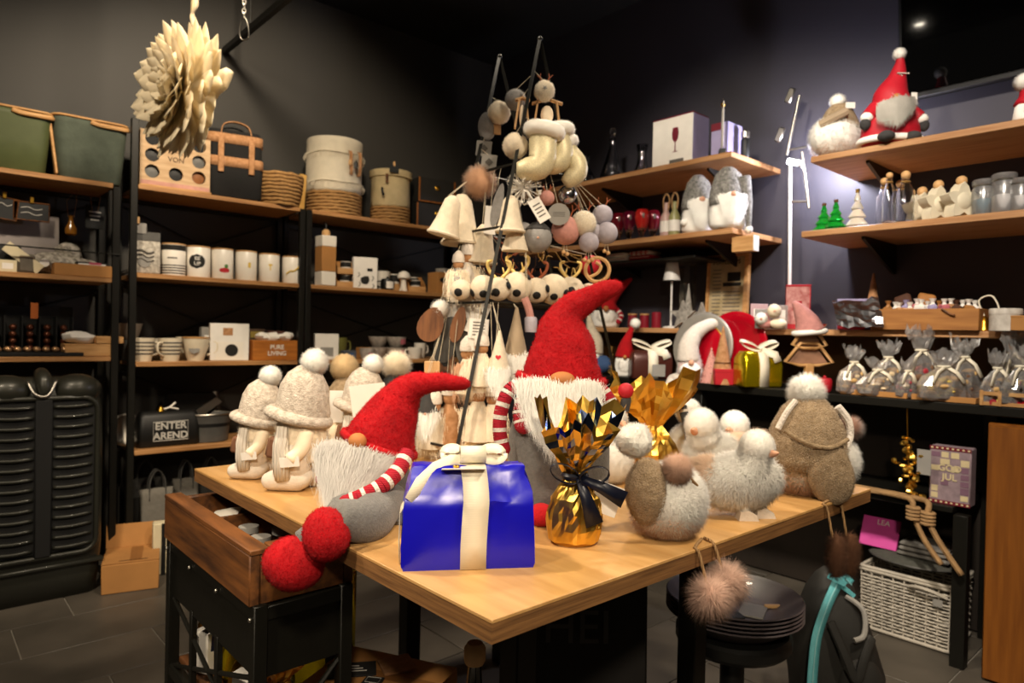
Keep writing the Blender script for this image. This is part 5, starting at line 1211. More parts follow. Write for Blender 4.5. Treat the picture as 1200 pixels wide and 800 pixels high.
def pendant(label, px, y0, y1, m_, shape, Y=4.05):
    a = on(px, y0, 'Y', Y); b = on(px, y1, 'Y', Y); t = thing('key_fob', label, 'key fob', b, 0); hh = a.z-b.z
    obj('strap', MB().strip([(-.012, 0, hh*.55), (-.02, 0, hh), (.02, -.002, 1.930-b.z), (.022, 0, hh), (.012, 0, hh*.55)], .008, (0, 1, 0)), CORK, t)
    if shape == 'bottle': obj('charm', MB().lathe([(.016, 0), (.026, .008), (.026, .035), (.012, .065), (.009, .09), (.011, .1)], 14), m_, t)
    else:
        obj('charm', MB().box((0, 0, .06), (.085, .006, .12), .002), m_, t)
        for k in range(3): obj('print_line', MB().box((0, -.0036, .085-.02*k), (.055-.008*k, .0008, .007)), CHALKW, t)
pendant('amber bottle key fob on a leather strap', 83, 236, 276, mat('amber_glass', '8a5a1a', .2, coat=.4), 'bottle'); pendant('black leather key fob printed with white lines', 111, 232, 268, CHALK, 'tag')
q = RK(75, zA, 3.98); t = thing('spotted_pouch', 'white cloth pouch with dark speckles slumped on the shelf', 'pouch', q); obj('cloth', MB().ell((0, 0, .055), (.15, .07, .06), 18, 10, nz=.3, fq=14), mat('speckled_cloth', 'c9c2b4', .9, c2='5e584e', vscale=55), t, smooth=1); obj('crumpled_top', MB().ell((.03, .01, .12), (.06, .04, .045), 12, 8, nz=.5, fq=26), mat('speckled_cloth', ''), t); obj('flower_print', MB().lathe([(.02, -.001), (.02, .001)], 12, (-.09, -.074, .055), RX(PI/2)), PAPER, t)
q = RK(30, zA, 3.92); t = thing('gauze_bag', 'see through grey gauze bag beside the pouch', 'bag', q); obj('bag', MB().box((0, 0, .045), (.075, .05, .09), .012).jitter(.006, 30), mat('grey_gauze', '5e574c', .8, var=.2), t); obj('drawstring', MB().tube([(-.03, -.026, .075), (.03, -.026, .075)], .002, 5), STRING, t)
q = RK(8, zA, 3.92); carton('soap_box', 'cream paper soap box at the shelf edge', 'box', q, .07, .06, .055, mat('cream_paper', ''), 0, (('label', 0, .5, .6, .5, PAPER),))
q = RK(98, zA, 3.90); t = thing('kraft_tray', 'shallow brown cardboard tray near the rack post', 'tray', q)
obj('tray_front', MB().box((0, -.04, .028), (.255, .004, .056), .001), KRAFT, t); obj('tray_back', MB().box((0, .05, .028), (.255, .004, .056), .001), KRAFT, t)
for s in (-1, 1): obj('tray_side', MB().box((s*.1255, .005, .028), (.004, .086, .056), .001), KRAFT, t)
obj('tray_bottom', MB().box((0, .005, .003), (.25, .09, .004)), KRAFTD, t)
q2 = Vector((q.x+.03, q.y+.005, zA+.0055)); carton('notepad', 'black boxed notepad with white edge and pink label in the tray', 'notepad', q2, .13, .07, .065, BLKP, 0, (('white_edge', 0, .82, .9, .14, PAPER), ('pink_label', .1, .9, .4, .16, mat('pink_label', 'c0566a', .6))))
# chocolates
q = RK(36, 1.096, 3.95); t = thing('praline_stand', 'black display stand for foil wrapped chocolates', 'stand', q)
obj('back', MB().box((0, .09, .12), (.36, .012, .24), .002), BLKP, t); obj('tray', MB().box((0, 0, .01), (.40, .20, .018), .002), BLKP, t)
for k in range(6): obj('divider', MB().box((-.17+.068*k, .04, .10), (.006, .09, .18), .001), BLKP, t)
obj('price_flag', MB().box((.01, -.02, .215), (.03, .003, .075), .0008), mat('orange_card', 'a5561c', .7), t)
cm = MB().ell((0, 0, 0), .0165, 10, 7); first = None; nb = 0
for i in range(5):
    for j in range(4):
        x = q.x-.136+.068*i; z = q.z+.0195+.0165+j*.033; y = q.y+.03
        o = obj('chocolate_ball', cm, CHOC, None, (x, y, z)) if first is None else None
        if o is None: o = first.copy(); COL.objects.link(o); o.location = (x, y, z)
        else: first = o
        tag(o, 'brown foil chocolate ball stacked in the black display stand', 'chocolate', 'chocolate balls in the black stand')
f2 = None
for i in range(10):
    x = q.x-.17+.037*i
    if f2 is None: f2 = obj('chocolate_ball', MB().ell((0, 0, 0), (.017, .015, .014), 10, 7, nz=.2, fq=60), CHOCG, None, (x, q.y-.07, q.z+.0192+.0145)); o = f2
    else: o = f2.copy(); COL.objects.link(o); o.location = (x, q.y-.07, q.z+.0192+.0145)
    tag(o, 'champagne foil chocolate in the front row of the black stand', 'chocolate', 'champagne chocolates along the stand front')
q = RK(108, 1.096, 3.93); t = thing('wooden_tray', 'small two tier wooden tray by the rack post', 'tray', q)
for (x, z, w, h) in ((-.02, .03, .21, .06), (.065, .08, .12, .035)): obj('tray_box', MB().box((x, 0, z), (w, .13, h), .002), LWOOD, t)
tag(obj('gauze_bundle', MB().ell((0, 0, .03), (.075, .05, .032), 14, 8, nz=.4, fq=24), PAPER, None, (q.x-.05, q.y, q.z+.061)), 'crumpled white gauze bundle on the wooden tray', 'bundle')

# tractor front
gx = on(47, 550, 'Y', 3.72).x; t = thing('tractor_grille', 'vintage olive grey tractor front with a slatted grille', 'tractor front', (gx, 3.70, 0))
zt0 = on(60, 442, 'Y', 3.70).z; zb0 = on(60, 652, 'Y', 3.70).z; hw = on(119, 550, 'Y', 3.70).x-gx
rings = []
for (z, w, y) in ((.0, .92, .0), (.10, .97, -.01), (zb0+.05, 1, -.03), (zt0*.6, 1.0, -.04), (zt0*.85, .985, -.035), (zt0*.95, .93, -.01), (zt0*.99, .82, .03), (zt0, .62, .07)): rings.append([Vector((v.x, v.y*1+y*.5+.03, v.z)) for v in rrect(2*hw*w, .14-abs(y)*.0, .05, z, 5)])
obj('hood_shell', MB().loft(rings), HULL, t, smooth=1)
g0, g1 = zb0+.035, zt0-.105
obj('grille_recess', MB().box((0, -.062, (g0+g1)/2), (hw*1.66, .012, g1-g0), .004), HULLD, t)
for s in (-1, 1):
    for k in range(15):
        z = g0+(g1-g0)*(k+.5)/15; obj('slat', MB().tube(smooth_path([(s*hw*.16, -.072, z), (s*hw*.45, -.078, z-.002), (s*hw*.78, -.070, z+.003)], 3), .0085, 6, flat=.8), HULL, t, smooth=1)
obj('centre_bar', MB().box((0, -.075, (g0+g1)/2), (hw*.26, .02, g1-g0+.02), .004), HULLD, t)
obj('grille_frame', MB().tube([Vector((v.x, -.068, v.y)) for v in rrect(hw*1.74, g1-g0+.03, .06, 0, 5, (0, (g0+g1)/2))], .012, 8, closed=True), HULL, t, smooth=1)
for s in (-1, 1): obj('brow_bulge', MB().ell((s*hw*.55, .0, zt0-.06), (hw*.44, .085, .075), 22, 12), HULL, t, smooth=1)
obj('nose_ridge', MB().tube(smooth_path([(0, .03, zt0+.015), (0, -.045, zt0-.01), (0, -.075, zt0-.08)], 4), [.03, .03, .032, .034, .036, .034, .03, .024, .016], 12), HULL, t, smooth=1)
obj('badge_loop', MB().tube(smooth_path([(-hw*.25, -.06, zt0-.015), (-hw*.14, -.085, zt0-.07), (hw*.05, -.085, zt0-.075), (hw*.2, -.06, zt0-.01)], 4), .007, 6), STEEL, t, smooth=1)
obj('bumper_lip', MB().box((0, -.05, zb0-.03), (hw*2.02, .04, .02), .006), HULL, t)

# ------------------------------------------------------------------ first bay with mugs
zA1 = Z1+.001
q = RK(203, zA1, 3.95); mm = mp(q); w = 74*mm; h = 66*mm
t = thing('wine_rack_box', 'pale wooden panel box with round bottle holes and faded letters', 'wine rack', q, R(-4))
cell = []; nx, nz_ = 3, 3; cw, ch = w/nx, h*.84/nz_
def holed(x0, z0, cw, ch, r, y0, y1):
    mb = MB(); n = 24; ci = []; sq = []
    for k in range(n):
        a = TAU*k/n; c, s = math.cos(a), math.sin(a); ci.append((x0+r*c, z0+r*s)); f = 1/max(abs(c), abs(s)); sq.append((x0+cw/2*c*f, z0+ch/2*s*f))
    vs = [(x, y0, z) for x, z in ci]+[(x, y0, z) for x, z in sq]+[(x, y1, z) for x, z in ci]
    fs = [(k, (k+1) % n, (k+1) % n+n, k+n) for k in range(n)]+[(k, k+2*n, (k+1) % n+2*n, (k+1) % n) for k in range(n)]
    return mb.add(vs, [f[::-1] for f in fs])
PALEW = wood('pale_whitewood', 'c9ab86', 'b3936c', (3, 20, 20), .7)
mb = MB()
for i in range(3):
    for j in range(3):
        if i == 1 and j == 1: mb.box((0, -.058, h*.14+ch*1.5), (cw, .004, ch)); continue
        c_ = holed(-w/2+cw*(i+.5), h*.14+ch*(j+.5), cw, ch, min(cw, ch)*.41, -.06, -.05); mb.add(c_.v, c_.f)
mb.box((0, -.055, h*.07), (w, .01, h*.14)); obj('front_panel', mb, PALEW, t)
for s in (-1, 1): obj('side_panel', MB().box((s*(w/2-.005), 0, h*.5), (.01, .10, h*.98), .001), PALEW, t)
obj('back_panel', MB().box((0, .055, h*.5), (w, .006, h)), BLKM, t); obj('base_board', MB().box((.0, -.02, .006), (w*1.02, .12, .012), .002), LWOOD, t)
obj('pink_stripe', MB().box((0, -.0606, h*.075), (w*.98, .001, h*.09)), mat('faded_pink', 'b98a7c', .8, var=.2), t)
text('VON', .036, mat('faded_brown_ink', '4a3322', .8), t, (0, -.0612, h*.14+ch*1.38), bold=.0004)
obj('arc_mark', MB().tube(smooth_path([(-.03, -.0608, h*.14+ch*1.75), (0, -.0608, h*.14+ch*1.86), (.035, -.0608, h*.14+ch*1.75)], 4), .0016, 5), mat('faded_brown_ink', ''), t)
for i, (x, z) in enumerate(((-cw, h*.14+ch*.5), (0, h*.14+ch*.5), (cw, h*.14+ch*.5), (-cw, h*.14+ch*1.5), (cw, h*.14+ch*1.5))):
    obj('bottle_end', MB().lathe([(.001, 0), (cw*.28, .002), (cw*.30, .01), (cw*.30, .09)], 14, (x, -.042, z), RX(-PI/2)), (SLATE, BLKP, OAK, BLKP, SLATE)[i], t)
# cork and black bag tower
q = RK(273, zA1, 3.95); mm = mp(q); w = 62*mm
t = thing('cork_bag', 'black felt bag with cork bands and cork handles', 'bag', q, FACE*.3); hb = 78*mm
rings = [rrect(w*f, .16*f, .04, hb*k) for k, f in ((0, .9), (.03, .97), (.4, 1), (.9, .95), (1, .9))]; obj('bag_body', MB().loft(rings), mat('black_felt', '191817', .95, var=.1, bump='noise', scale=160, strength=.3), t, smooth=1)
for (z, f) in ((.46, 1.02), (.80, 1.0)): obj('cork_band', MB().loft([rrect(w*f, .165*f, .042, hb*z), rrect(w*f, .165*f, .042, hb*(z+.14))]), CORK, t, smooth=1)
for x in (-.25, .28): obj('cork_strap', MB().box((x*w, -.088, hb*.62), (.03, .008, hb*.5), .002), CORK, t)
for y in (-.06, .06): obj('handle', MB().strip(smooth_path([(-w*.25, y, hb*.94), (-w*.2, y, hb*1.08), (0, y, hb*1.13), (w*.22, y, hb*1.08), (w*.28, y, hb*.94)], 4), .028, (0, 1, 0), .005), CORK if y < 0 else BLKP, t, smooth=1)
# wicker bowl
q = RK(327, zA1, 3.94); mm = mp(q)
t = thing('seagrass_bowl', 'low brown seagrass bowl with a woven rim', 'basket', q); rb, hb = 25*mm, 36*mm
for k in range(9):
    f = k/8; obj('coil', MB().tube([(rb*(.82+.2*math.sin(f*1.6))*math.cos(a), rb*(.82+.2*math.sin(f*1.6))*math.sin(a), .008+f*(hb-.014)+.003*math.sin(a*9+k)) for a in [TAU*i/26 for i in range(26)]], .011, 6, closed=True), SEAG, t, smooth=1)
obj('bottom', MB().lathe([(rb*.82, .002), (rb*.82, .01), (.001, .01)], 22), SEAG, t); obj('lining', MB().lathe([(rb*.85, .012), (rb*.95, hb*.8), (rb*.9, hb*.82), (.001, hb*.5)], 22), SEAG, t)
q = RK(353, zA1, 3.90); tag(obj('wooden_offcut', MB().box((0, 0, .10), (.045, .022, .21), .003, RY(R(4))), wood('yellow_pine', 'c99e54', 'b0843c', (20, 20, 3), .6), None, q+Vector((0, 0, .002))), 'slim yellow pine board leaning by the rack post', 'board')
# shelf of canisters
q = RK(169, Z2+.001, 3.93); mm = mp(q)
t = thing('coffee_bag', 'pale printed coffee bag with a wooden clip', 'bag', q, FACE*.3); w = 33*mm; h = 46*mm
obj('bag', MB().loft([rrect(w*f, .07*g, .012*g, h*k) for k, f, g in ((0, .92, .9), (.04, 1, 1), (.6, 1, .9), (.85, .98, .4), (1, .97, .1))]), mat('speckled_cloth2', 'cfc8ba', .8, c2='8a8378', vscale=60), t, smooth=1)
obj('header_card', MB().box((.0, -.012, h*.95), (w*.98, .012, h*.22), .001), SLATE, t); obj('clip_card', MB().box((-w*.2, -.02, h*1.14), (w*.5, .004, h*.26), .001), PAPERG, t); obj('wooden_clip', MB().box((-w*.22, -.02, h*1.33), (.016, .02, .036), .002), BEAD, t)
for k in range(3): obj('print_line', MB().tube(smooth_path([(-w*.34, -.036, h*(.55-.11*k)), (-w*.1, -.038, h*(.60-.11*k)), (w*.1, -.038, h*(.52-.11*k)), (w*.3, -.036, h*(.57-.11*k))], 3), .003, 5), INKG, t)
obj('cup_print', MB().lathe([(.030, -.001), (.030, .001)], 16, (0, -.0365, h*.30), RX(PI/2)), PAPERG, t)
CH = .172
canister('white canister with black top band and black lower stripes', 203, CH, .060, deco=(('band', .78, .94, INK), ('band', .30, .33, INK), ('band', .22, .25, INK), ('band', .14, .17, INK), ('band', .06, .09, INK), ('patch', -.4, .4, .52, .56, INKG)))
t = canister('white canister with a black round emblem', 232, CH*.99, .061, deco=(('disc', -.75, .65, .27, .73, INK),)); text('BE\nUP', .028, PAPER, t, (0, -.0635, CH*.5), ex=.0008)
t = canister('white canister with a red strawberry print', 260, CH*.99, .058, deco=(('disc', -.2, .75, .2, .36, mat('berry_red', 'b0202c', .5)), ('disc', .25, .6, .34, .48, mat('leaf_green', '4c7a3a', .6))))
canister('white canister with a tiny yellow flower print', 288, CH*.99, .058, deco=(('patch', .2, .45, .42, .60, mat('yellow_print', 'd9b74a', .6)),))
canister('white canister with a golden twig print', 315, CH*.97, .058, deco=(('patch', -.05, .30, .56, .62, mat('yellow_print', '')), ('patch', .05, .15, .40, .56, mat('yellow_print', ''))))
t = canister('white canister with a slanting golden script print', 342, CH*.95, .058); obj('script_print', MB().tube(smooth_path([(-.035, -.052, .055), (-.01, -.0595, .075), (.01, -.0595, .075), (.035, -.052, .10)], 4), .004, 5), mat('yellow_print', ''), t)
# mugs
STR = ((.30, .36, INKG), (.46, .52, INKG), (.62, .68, INKG), (.78, .84, INKG))
z3 = Z3+.001
q = RK(150, z3, 3.93); mug('cream mug with grey stripes next to the rack post', 166, .060, .122, bands=STR, handle=1); mug('dark glazed mug half hidden by the rack post', 149, .052, .11, m_=SLATE, handle=0, Y=4.05)
q = RK(155, z3, 4.05); t = thing('bowl', 'taupe bowl stacked on the dark mug', 'bowl', (RK(149, z3, 4.05).x, 4.05, z3+.111)); obj('bowl_body', MB().lathe([(.04, 0), (.055, .02), (.072, .085), (.066, .085), (.05, .022), (.001, .012)], 22), mat('taupe_glaze', '7a6d60', .4, var=.1), t); obj('foot_ring', MB().lathe([(.038, -.0005), (.04, .004)], 18), SLATE, t)
mug('grey patterned mug behind the striped ones', 190, .056, .118, m_=mat('grey_pattern_glaze', '8c8578', .5, c2='c9c0ae', vscale=70), handle=-1, Y=4.06); mug('cream mug with grey stripes and its handle turned forward', 199, .058, .122, bands=STR, handle=-1, Y=3.93, rz=R(35)); mug('tall beige glazed mug behind the flared mug', 218, .055, .128, m_=CREAM, Y=4.08, handle=-1)
t = mug('flared cream mug with a wooden rim and pale emblem', 229, .070, .130, taper=.6, handle=1, rz=R(-20)); obj('wooden_rim', MB().lathe([(.071, .122), (.072, .130), (.066, .131)], 22), LWOOD, t); obj('emblem', cyl_patch(.060, -.5, .4, .04, .1, shape='disc', off=.004), PAPERG, t)
q = RK(268, z3, 3.93); mm = mp(q); t = carton('coffee_packet', 'white coffee packet with a black round label', 'packet', q, 42*mm, .07, 43*mm, PAPER, FACE*.3, (('gold_square', -.05, .78, .25, .2, CORK), ('lower_panel', 0, .26, .72, .5, WHITE))); disc_on(t, 'black_label', .01, -.0372, 43*mm*.28, .034, INK)
q = RK(244, z3, 4.10); carton('card_box', 'grey card box behind the coffee packet', 'box', q, .09, .05, .185, PAPERG, 0, (('label', 0, .6, .7, .3, PAPER),))
q = RK(298, z3, 4.05); carton('tea_box', 'dark tea box with a yellow label', 'box', q, .10, .05, .18, mat('umber_card', '4a3626', .7), 0, (('yellow_label', 0, .82, .7, .2, mat('mustard', '94803a', .7)),)); q = RK(322, z3, 4.09); carton('tea_box', 'dark red tea box behind the orange wooden box', 'box', q, .10, .05, .17, mat('rust_card', '5a3830', .7), 0, (('label', 0, .8, .6, .2, MAR),))
q = RK(320, z3, 3.92); mm = mp(q); t = carton('wooden_box', 'orange toned wooden box with white lettering holding bags', 'box', q, 56*mm, .11, 23*mm, wood('orange_pine', 'b5702c', '9a5a20', (3, 20, 20)), 0, ()); text('PURE\nLIVING', .036, PAPER, t, (0, -.0565, 11.5*mm), bold=.0006)
for k, dx in enumerate((-.06, .0, .07)): tag(obj('tea_bag', MB().ell((0, 0, .02), (.045, .04, .028), 10, 7, nz=.5, fq=30, seed=k), PAPER, None, (q.x+dx, q.y, q.z+23*mm+.0)), ('crumpled white bag at the post side of the orange box', 'crumpled white bag in the middle of the orange box', 'crumpled white bag at the other end of the orange box')[k], 'bag')
q = RK(353, z3, 4.02); tag(obj('glass_vase', MB().lathe([(.03, 0), (.04, .02), (.036, .1), (.028, .15), (.03, .16), (.024, .16), (.025, .1), (.03, .02)], 18), GLASS, None, q), 'slim clear glass vase by the middle rack post', 'vase')
# bottom shelf
z4 = Z4+.001
q = RK(196, z4, 3.955); mm = mp(q); t = thing('toiletry_bag', 'black bag with a white stencilled square label', 'bag', q, 0); w, h = 68*mm, 40*mm
obj('bag', MB().loft([rrect(w*f, .12*g, .03, h*k) for k, f, g in ((0, .96, .9), (.05, 1, 1), (.5, .99, 1), (.85, .96, .85), (1, .9, .5))]), BLKP, t, smooth=1)
obj('label_frame', MB().tube([(x, -.0635, z) for x, z in ((-.085, h*.18), (.085, h*.18), (.085, h*.72), (-.085, h*.72))], .0022, 4, closed=True), CHALKW, t); text('ENTER\nAREND', .052, CHALKW, t, (0, -.0635, h*.45), bold=.0012)
t2 = thing('metal_figure', 'white branch charm with a brass bell on the black bag', 'ornament', (q.x, q.y, z4+h+.0005), 0); obj('branch', MB().tube(smooth_path([(-.03, -.02, .01), (0, -.03, .02), (.03, -.03, .045)], 3), .005, 6), WHITE, t2); obj('branch', MB().tube([(0, -.03, .02), (.045, -.03, .008)], .005, 6), WHITE, t2); obj('bell', MB().lathe([(.018, 0), (.015, .015), (.006, .028), (.001, .03)], 12, (-.04, -.02, .0)), BRASS, t2)
q = RK(148, z4, 4.0); t = thing('enamel_plate', 'round silver grey plate standing behind the rack post', 'plate', q, rot=(R(-12), 0, 0)); mm = mp(q); obj('dish', MB().lathe([(.001, .0), (.055, .0), (.075, .014), (.086, .016), (.075, .024), (.05, .01), (.001, .01)], 30, (0, 0, .088), RX(PI/2)), STEEL, t); obj('stand_foot', MB().box((0, .03, .006), (.08, .06, .012), .002), BLKP, t)
q = RK(245, z4, 3.96); mm = mp(q); t = thing('zinc_tub', 'matte zinc oval tub on the lowest rack shelf', 'tub', q); obj('tub_body', MB().lathe([(.085, 0), (.1, .004), (.115, .15), (.118, .155), (.11, .155), (.095, .012), (.001, .01)], 26, sy=.7), SLATE, t); obj('dark_band', MB().lathe([(.1085, .085), (.111, .105)], 26, sy=.7), BLKP, t); obj('rim_wire', MB().tube([(.118*math.cos(a), .083*math.sin(a), .155) for a in [TAU*k/24 for k in range(24)]], .004, 6, closed=True), STEEL, t)
q = RK(222, z4, 4.10); t = thing('foil_pouch', 'black glossy foil pouch lying behind the stencilled bag', 'pouch', (q.x, 4.085, z4)); obj('pouch', MB().box((0, 0, .13), (.30, .10, .26), .03).jitter(.02, 8, 5), mat('black_foil', '2a2826', .2, .6, var=.1), t, smooth=False); obj('silver_corner', MB().prism([(0, .02), (.13, .11), (.10, .14), (-.04, .05)], .004, (.02, -.064, .10)), STEEL, t)
q = RK(251, z4, 4.14); tag(obj('chrome_flask', MB().lathe([(.03, 0), (.032, .01), (.032, .20), (.02, .23), (.018, .26), (.001, .262)], 16), STEEL, None, q), 'slim chrome flask behind the zinc tub', 'flask')
# bags below
def shopper(label, px, y0, y1, Y, w, m_, handles=True, m2=None):
    a = on(px, y0, 'Y', Y); b = RK(px, 0, Y); h = a.z; t = thing('shopping_bag', label, 'bag', (b.x, Y, .001), 0)
    obj('bag_body', MB().loft([rrect(w*f, .10*g, .02, h*k) for k, f, g in ((0, 1, 1), (.5, .98, .9), (.9, 1.02, .5), (1, 1.03, .4))]), m_, t, smooth=1)
    if handles:
        for y in (-.018, .018): obj('handle', MB().strip(smooth_path([(-w*.25, y, h-.06), (-w*.22, y, h+.05), (0, y, min(h+.10, .57)), (w*.22, y, h+.05), (w*.25, y, h-.06)], 4), .022, (0, 1, 0), .004), m2 or SLATE, t, smooth=1)
    return t
GB = mat('grey_canvas', '6b675f', .9, var=.1, bump='noise', scale=160, strength=.3); DB = mat('graphite_canvas', '33322f', .9, var=.12)
shopper('grey canvas shopping bag with looped handles on the floor', 182, 572, 0, 3.97, .16, GB); shopper('graphite shopping bag behind the grey canvas one', 168, 560, 0, 4.12, .17, DB); shopper('pale canvas bag with a tan band under the rack', 216, 560, 0, 4.05, .13, GB, True); shopper('dark grey canvas bag farthest under the rack', 245, 555, 0, 4.1, .14, DB)
q = RK(195, .001, 3.72); t = thing('boxed_candles', 'pair of cream boxed candles with black straps on the floor', 'box', (q.x, 3.72, .001), R(-10))
for k, (x, h) in enumerate(((-.03, .26), (.055, .22))):
    o = obj('candle_box', MB().box((x, .02*k, h/2), (.07, .07, h), .006), mat('cream_paper', ''), t); obj('strap', MB().box((x+.012, -.0365+.02*k, h/2), (.02, .002, h), .0005), BLKP, o)
tag(obj('plastic_bag', MB().ell((0, 0, .035), (.12, .08, .04), 14, 8, nz=.4, fq=18), mat('milky_plastic', '7d7a74', .4, var=.1), None, (q.x+.16, 3.68, .004)), 'crumpled translucent plastic bag on the tiles', 'bag')
# open cardboard box on the floor
A = on(118, 698, 'Z', 0); B = on(97, 668, 'Z', 0); D = on(186, 689, 'Z', 0); hz = on(118, 664, 'Y', A.y).z
rz = math.atan2(D.y-A.y, D.x-A.x); w = (D-A).length; d = .30
t = thing('cardboard_box', 'brown cardboard box with one raised flap on the tile floor', 'box', (A+D)/2+Vector((-math.sin(rz), math.cos(rz), 0))*d/2+Vector((0, 0, .001)), rz)
obj('carton', MB().box((0, 0, hz/2), (w, d, hz), .003), KRAFT, t); obj('flap', MB().box((0, d/2-.006, hz+.055), (w*1.02, .004, .115), .001, RX(R(-16))), KRAFT, t)
obj('flap', MB().box((0, -.06, hz+.004), (w, d*.56, .004), .001), KRAFT, t); obj('tape', MB().box((.02, -.02, hz+.0068), (.05, d*.75, .001)), KRAFTD, t); obj('flap_slot', MB().box((.01, -d/2+.03, hz+.0068), (w*.5, .006, .001)), INK, t)

# ------------------------------------------------------------------ second bay
def bigbasket(label, px, Y, r, h, split, top, fringe, seed, name='woven_basket'):
    q = RK(px, zA1, Y); t = thing(name, label, 'basket', q, FACE*.3)
    n = max(4, int(h*split/.018))
    for k in range(n):
        z = .010+h*split*k/n; obj('seagrass_coil', MB().tube([((r*.97+.002*math.sin(a*14+k))*math.cos(a), (r*.97+.002*math.sin(a*14+k))*math.sin(a), z+.002*math.sin(a*11+2*k)) for a in [TAU*i/36 for i in range(36)]], .0105, 6, closed=True), SEAG, t, smooth=1)
    obj('bottom', MB().lathe([(r*.95, .001), (r*.95, .01), (.001, .01)], 26), SEAG, t)
    obj('cloth_sleeve', MB().lathe([(r, h*split), (r*1.03, h*(split+.04)), (r*1.02, h*.7), (r*1.03, h*.93), (r*1.04, h*.985), (r*1.02, h), (r*.96, h*.995), (r*.95, h*.6), (r*.94, h*split), (.001, h*split)], 34, nz=.008, fq=9, seed=seed), top, t, smooth=1)
    rg = random.Random(seed)
    for zf in fringe:
        o = obj('fringe_band', MB().tube([((r*1.05+.003)*math.cos(a), (r*1.05+.003)*math.sin(a), h*zf+.004*math.sin(a*5)) for a in [TAU*i/40 for i in range(40)]], .005, 5, closed=True), top, t, smooth=1)
        fr = MB()
        for i in range(70):
            a = TAU*i/70; c = Vector((math.cos(a), math.sin(a), 0)); fr.tube([c*(r*1.06)+Vector((0, 0, h*zf)), c*(r*1.09+rg.uniform(0, .008))+Vector((rg.uniform(-.006, .006), 0, h*zf-.018)), c*(r*1.09)+Vector((0, 0, h*zf-.036))], [.0024, .0022, .001], 4)
        f_ = obj('fringe', fr, top, o); f_['kind'] = 'stuff'
    return t, q, h
t, q, h = bigbasket('tall white fringed basket with a seagrass bottom', 391, 4.02, .170, .475, .30, COTT, (.80, .42), 3)
obj('strap_handle', MB().strip(smooth_path([(.05, -.165, h*.82), (.05, -.19, h*.80), (.055, -.19, h*.6), (.06, -.17, h*.52)], 4), .02, (1, 0, 0), .004), CORK, t); obj('strap_handle', MB().strip(smooth_path([(.11, -.135, h*.84), (.12, -.155, h*.8), (.12, -.15, h*.56), (.11, -.135, h*.52)], 4), .018, (1, 0, 0), .004), CORK, t); obj('tassel', MB().lathe([(.012, 0), (.014, .03), (.005, .045), (.003, .05)], 8, (.085, -.185, h*.60)), BLKP, t); obj('toggle', MB().ell((.045, -.2, h*.66), (.012, .01, .02), 8, 6), BEAD, t)
t, q, h = bigbasket('cream rope basket with a seagrass foot and chalk label', 457, 3.98, .128, .345, .30, mat('cream_rope', 'cdb98c', .9, var=.08, bump='waveZ', scale=55, strength=.8), (), 6)
obj('folded_rim', MB().lathe([(.135, h*.86), (.142, h*.87), (.142, h*.995), (.133, h)], 30), mat('cream_rope', ''), t); obj('chalk_label', MB().box((-.03, -.150, h*.98), (.062, .006, .05), .001), CHALK, t); obj('clip', MB().box((-.03, -.150, h*1.07), (.012, .016, .03), .002), BEAD, t)
obj('leather_tab', MB().box((-.07, -.128, h*.80), (.02, .004, .06), .001), OLDW, t); obj('side_handle', MB().tube(smooth_path([(-.095, -.11, h*.62), (-.10, -.13, h*.55), (-.09, -.125, h*.48)], 3), .008, 6), BLKP, t)
for k, (w, z, lb) in enumerate(((52, 0, 'black lidded chest with brass corners, lower of the pair'), (48, 29, 'black lidded chest with brass corners stacked on its twin'))):
    q = RK(506, zA1, 3.97); mm = mp(q); q.z += z*mm; t = thing('keepsake_chest', lb, 'chest', q, FACE*.15); w *= mm; h = 28*mm
    obj('chest_body', MB().box((0, 0, h/2), (w, .14, h-.001), .002), mat('black_leatherette', '1c1a16', .6, var=.15), t)
    for s in (-1, 1): obj('copper_edge', MB().box((s*(w/2-.005), -.0705, h/2), (.012, .004, h-.002), .001), OAK, t)
    obj('copper_edge', MB().box((0, -.0705, .006), (w-.022, .004, .010), .001), OAK, t); obj('clasp', MB().ell((0, -.075, h*.62), (.02, .005, .016), 12, 8), BRASS, t)
    for i in range(6): obj('stud', MB().ell((-w*.4+i*w*.16, -.074, .006), .0035, 6, 4), BRASS, t)
    if k == 0: obj('price_tag', MB().box((-.01, -.076, h*.15), (.026, .001, .05), .0003), PAPER, t)
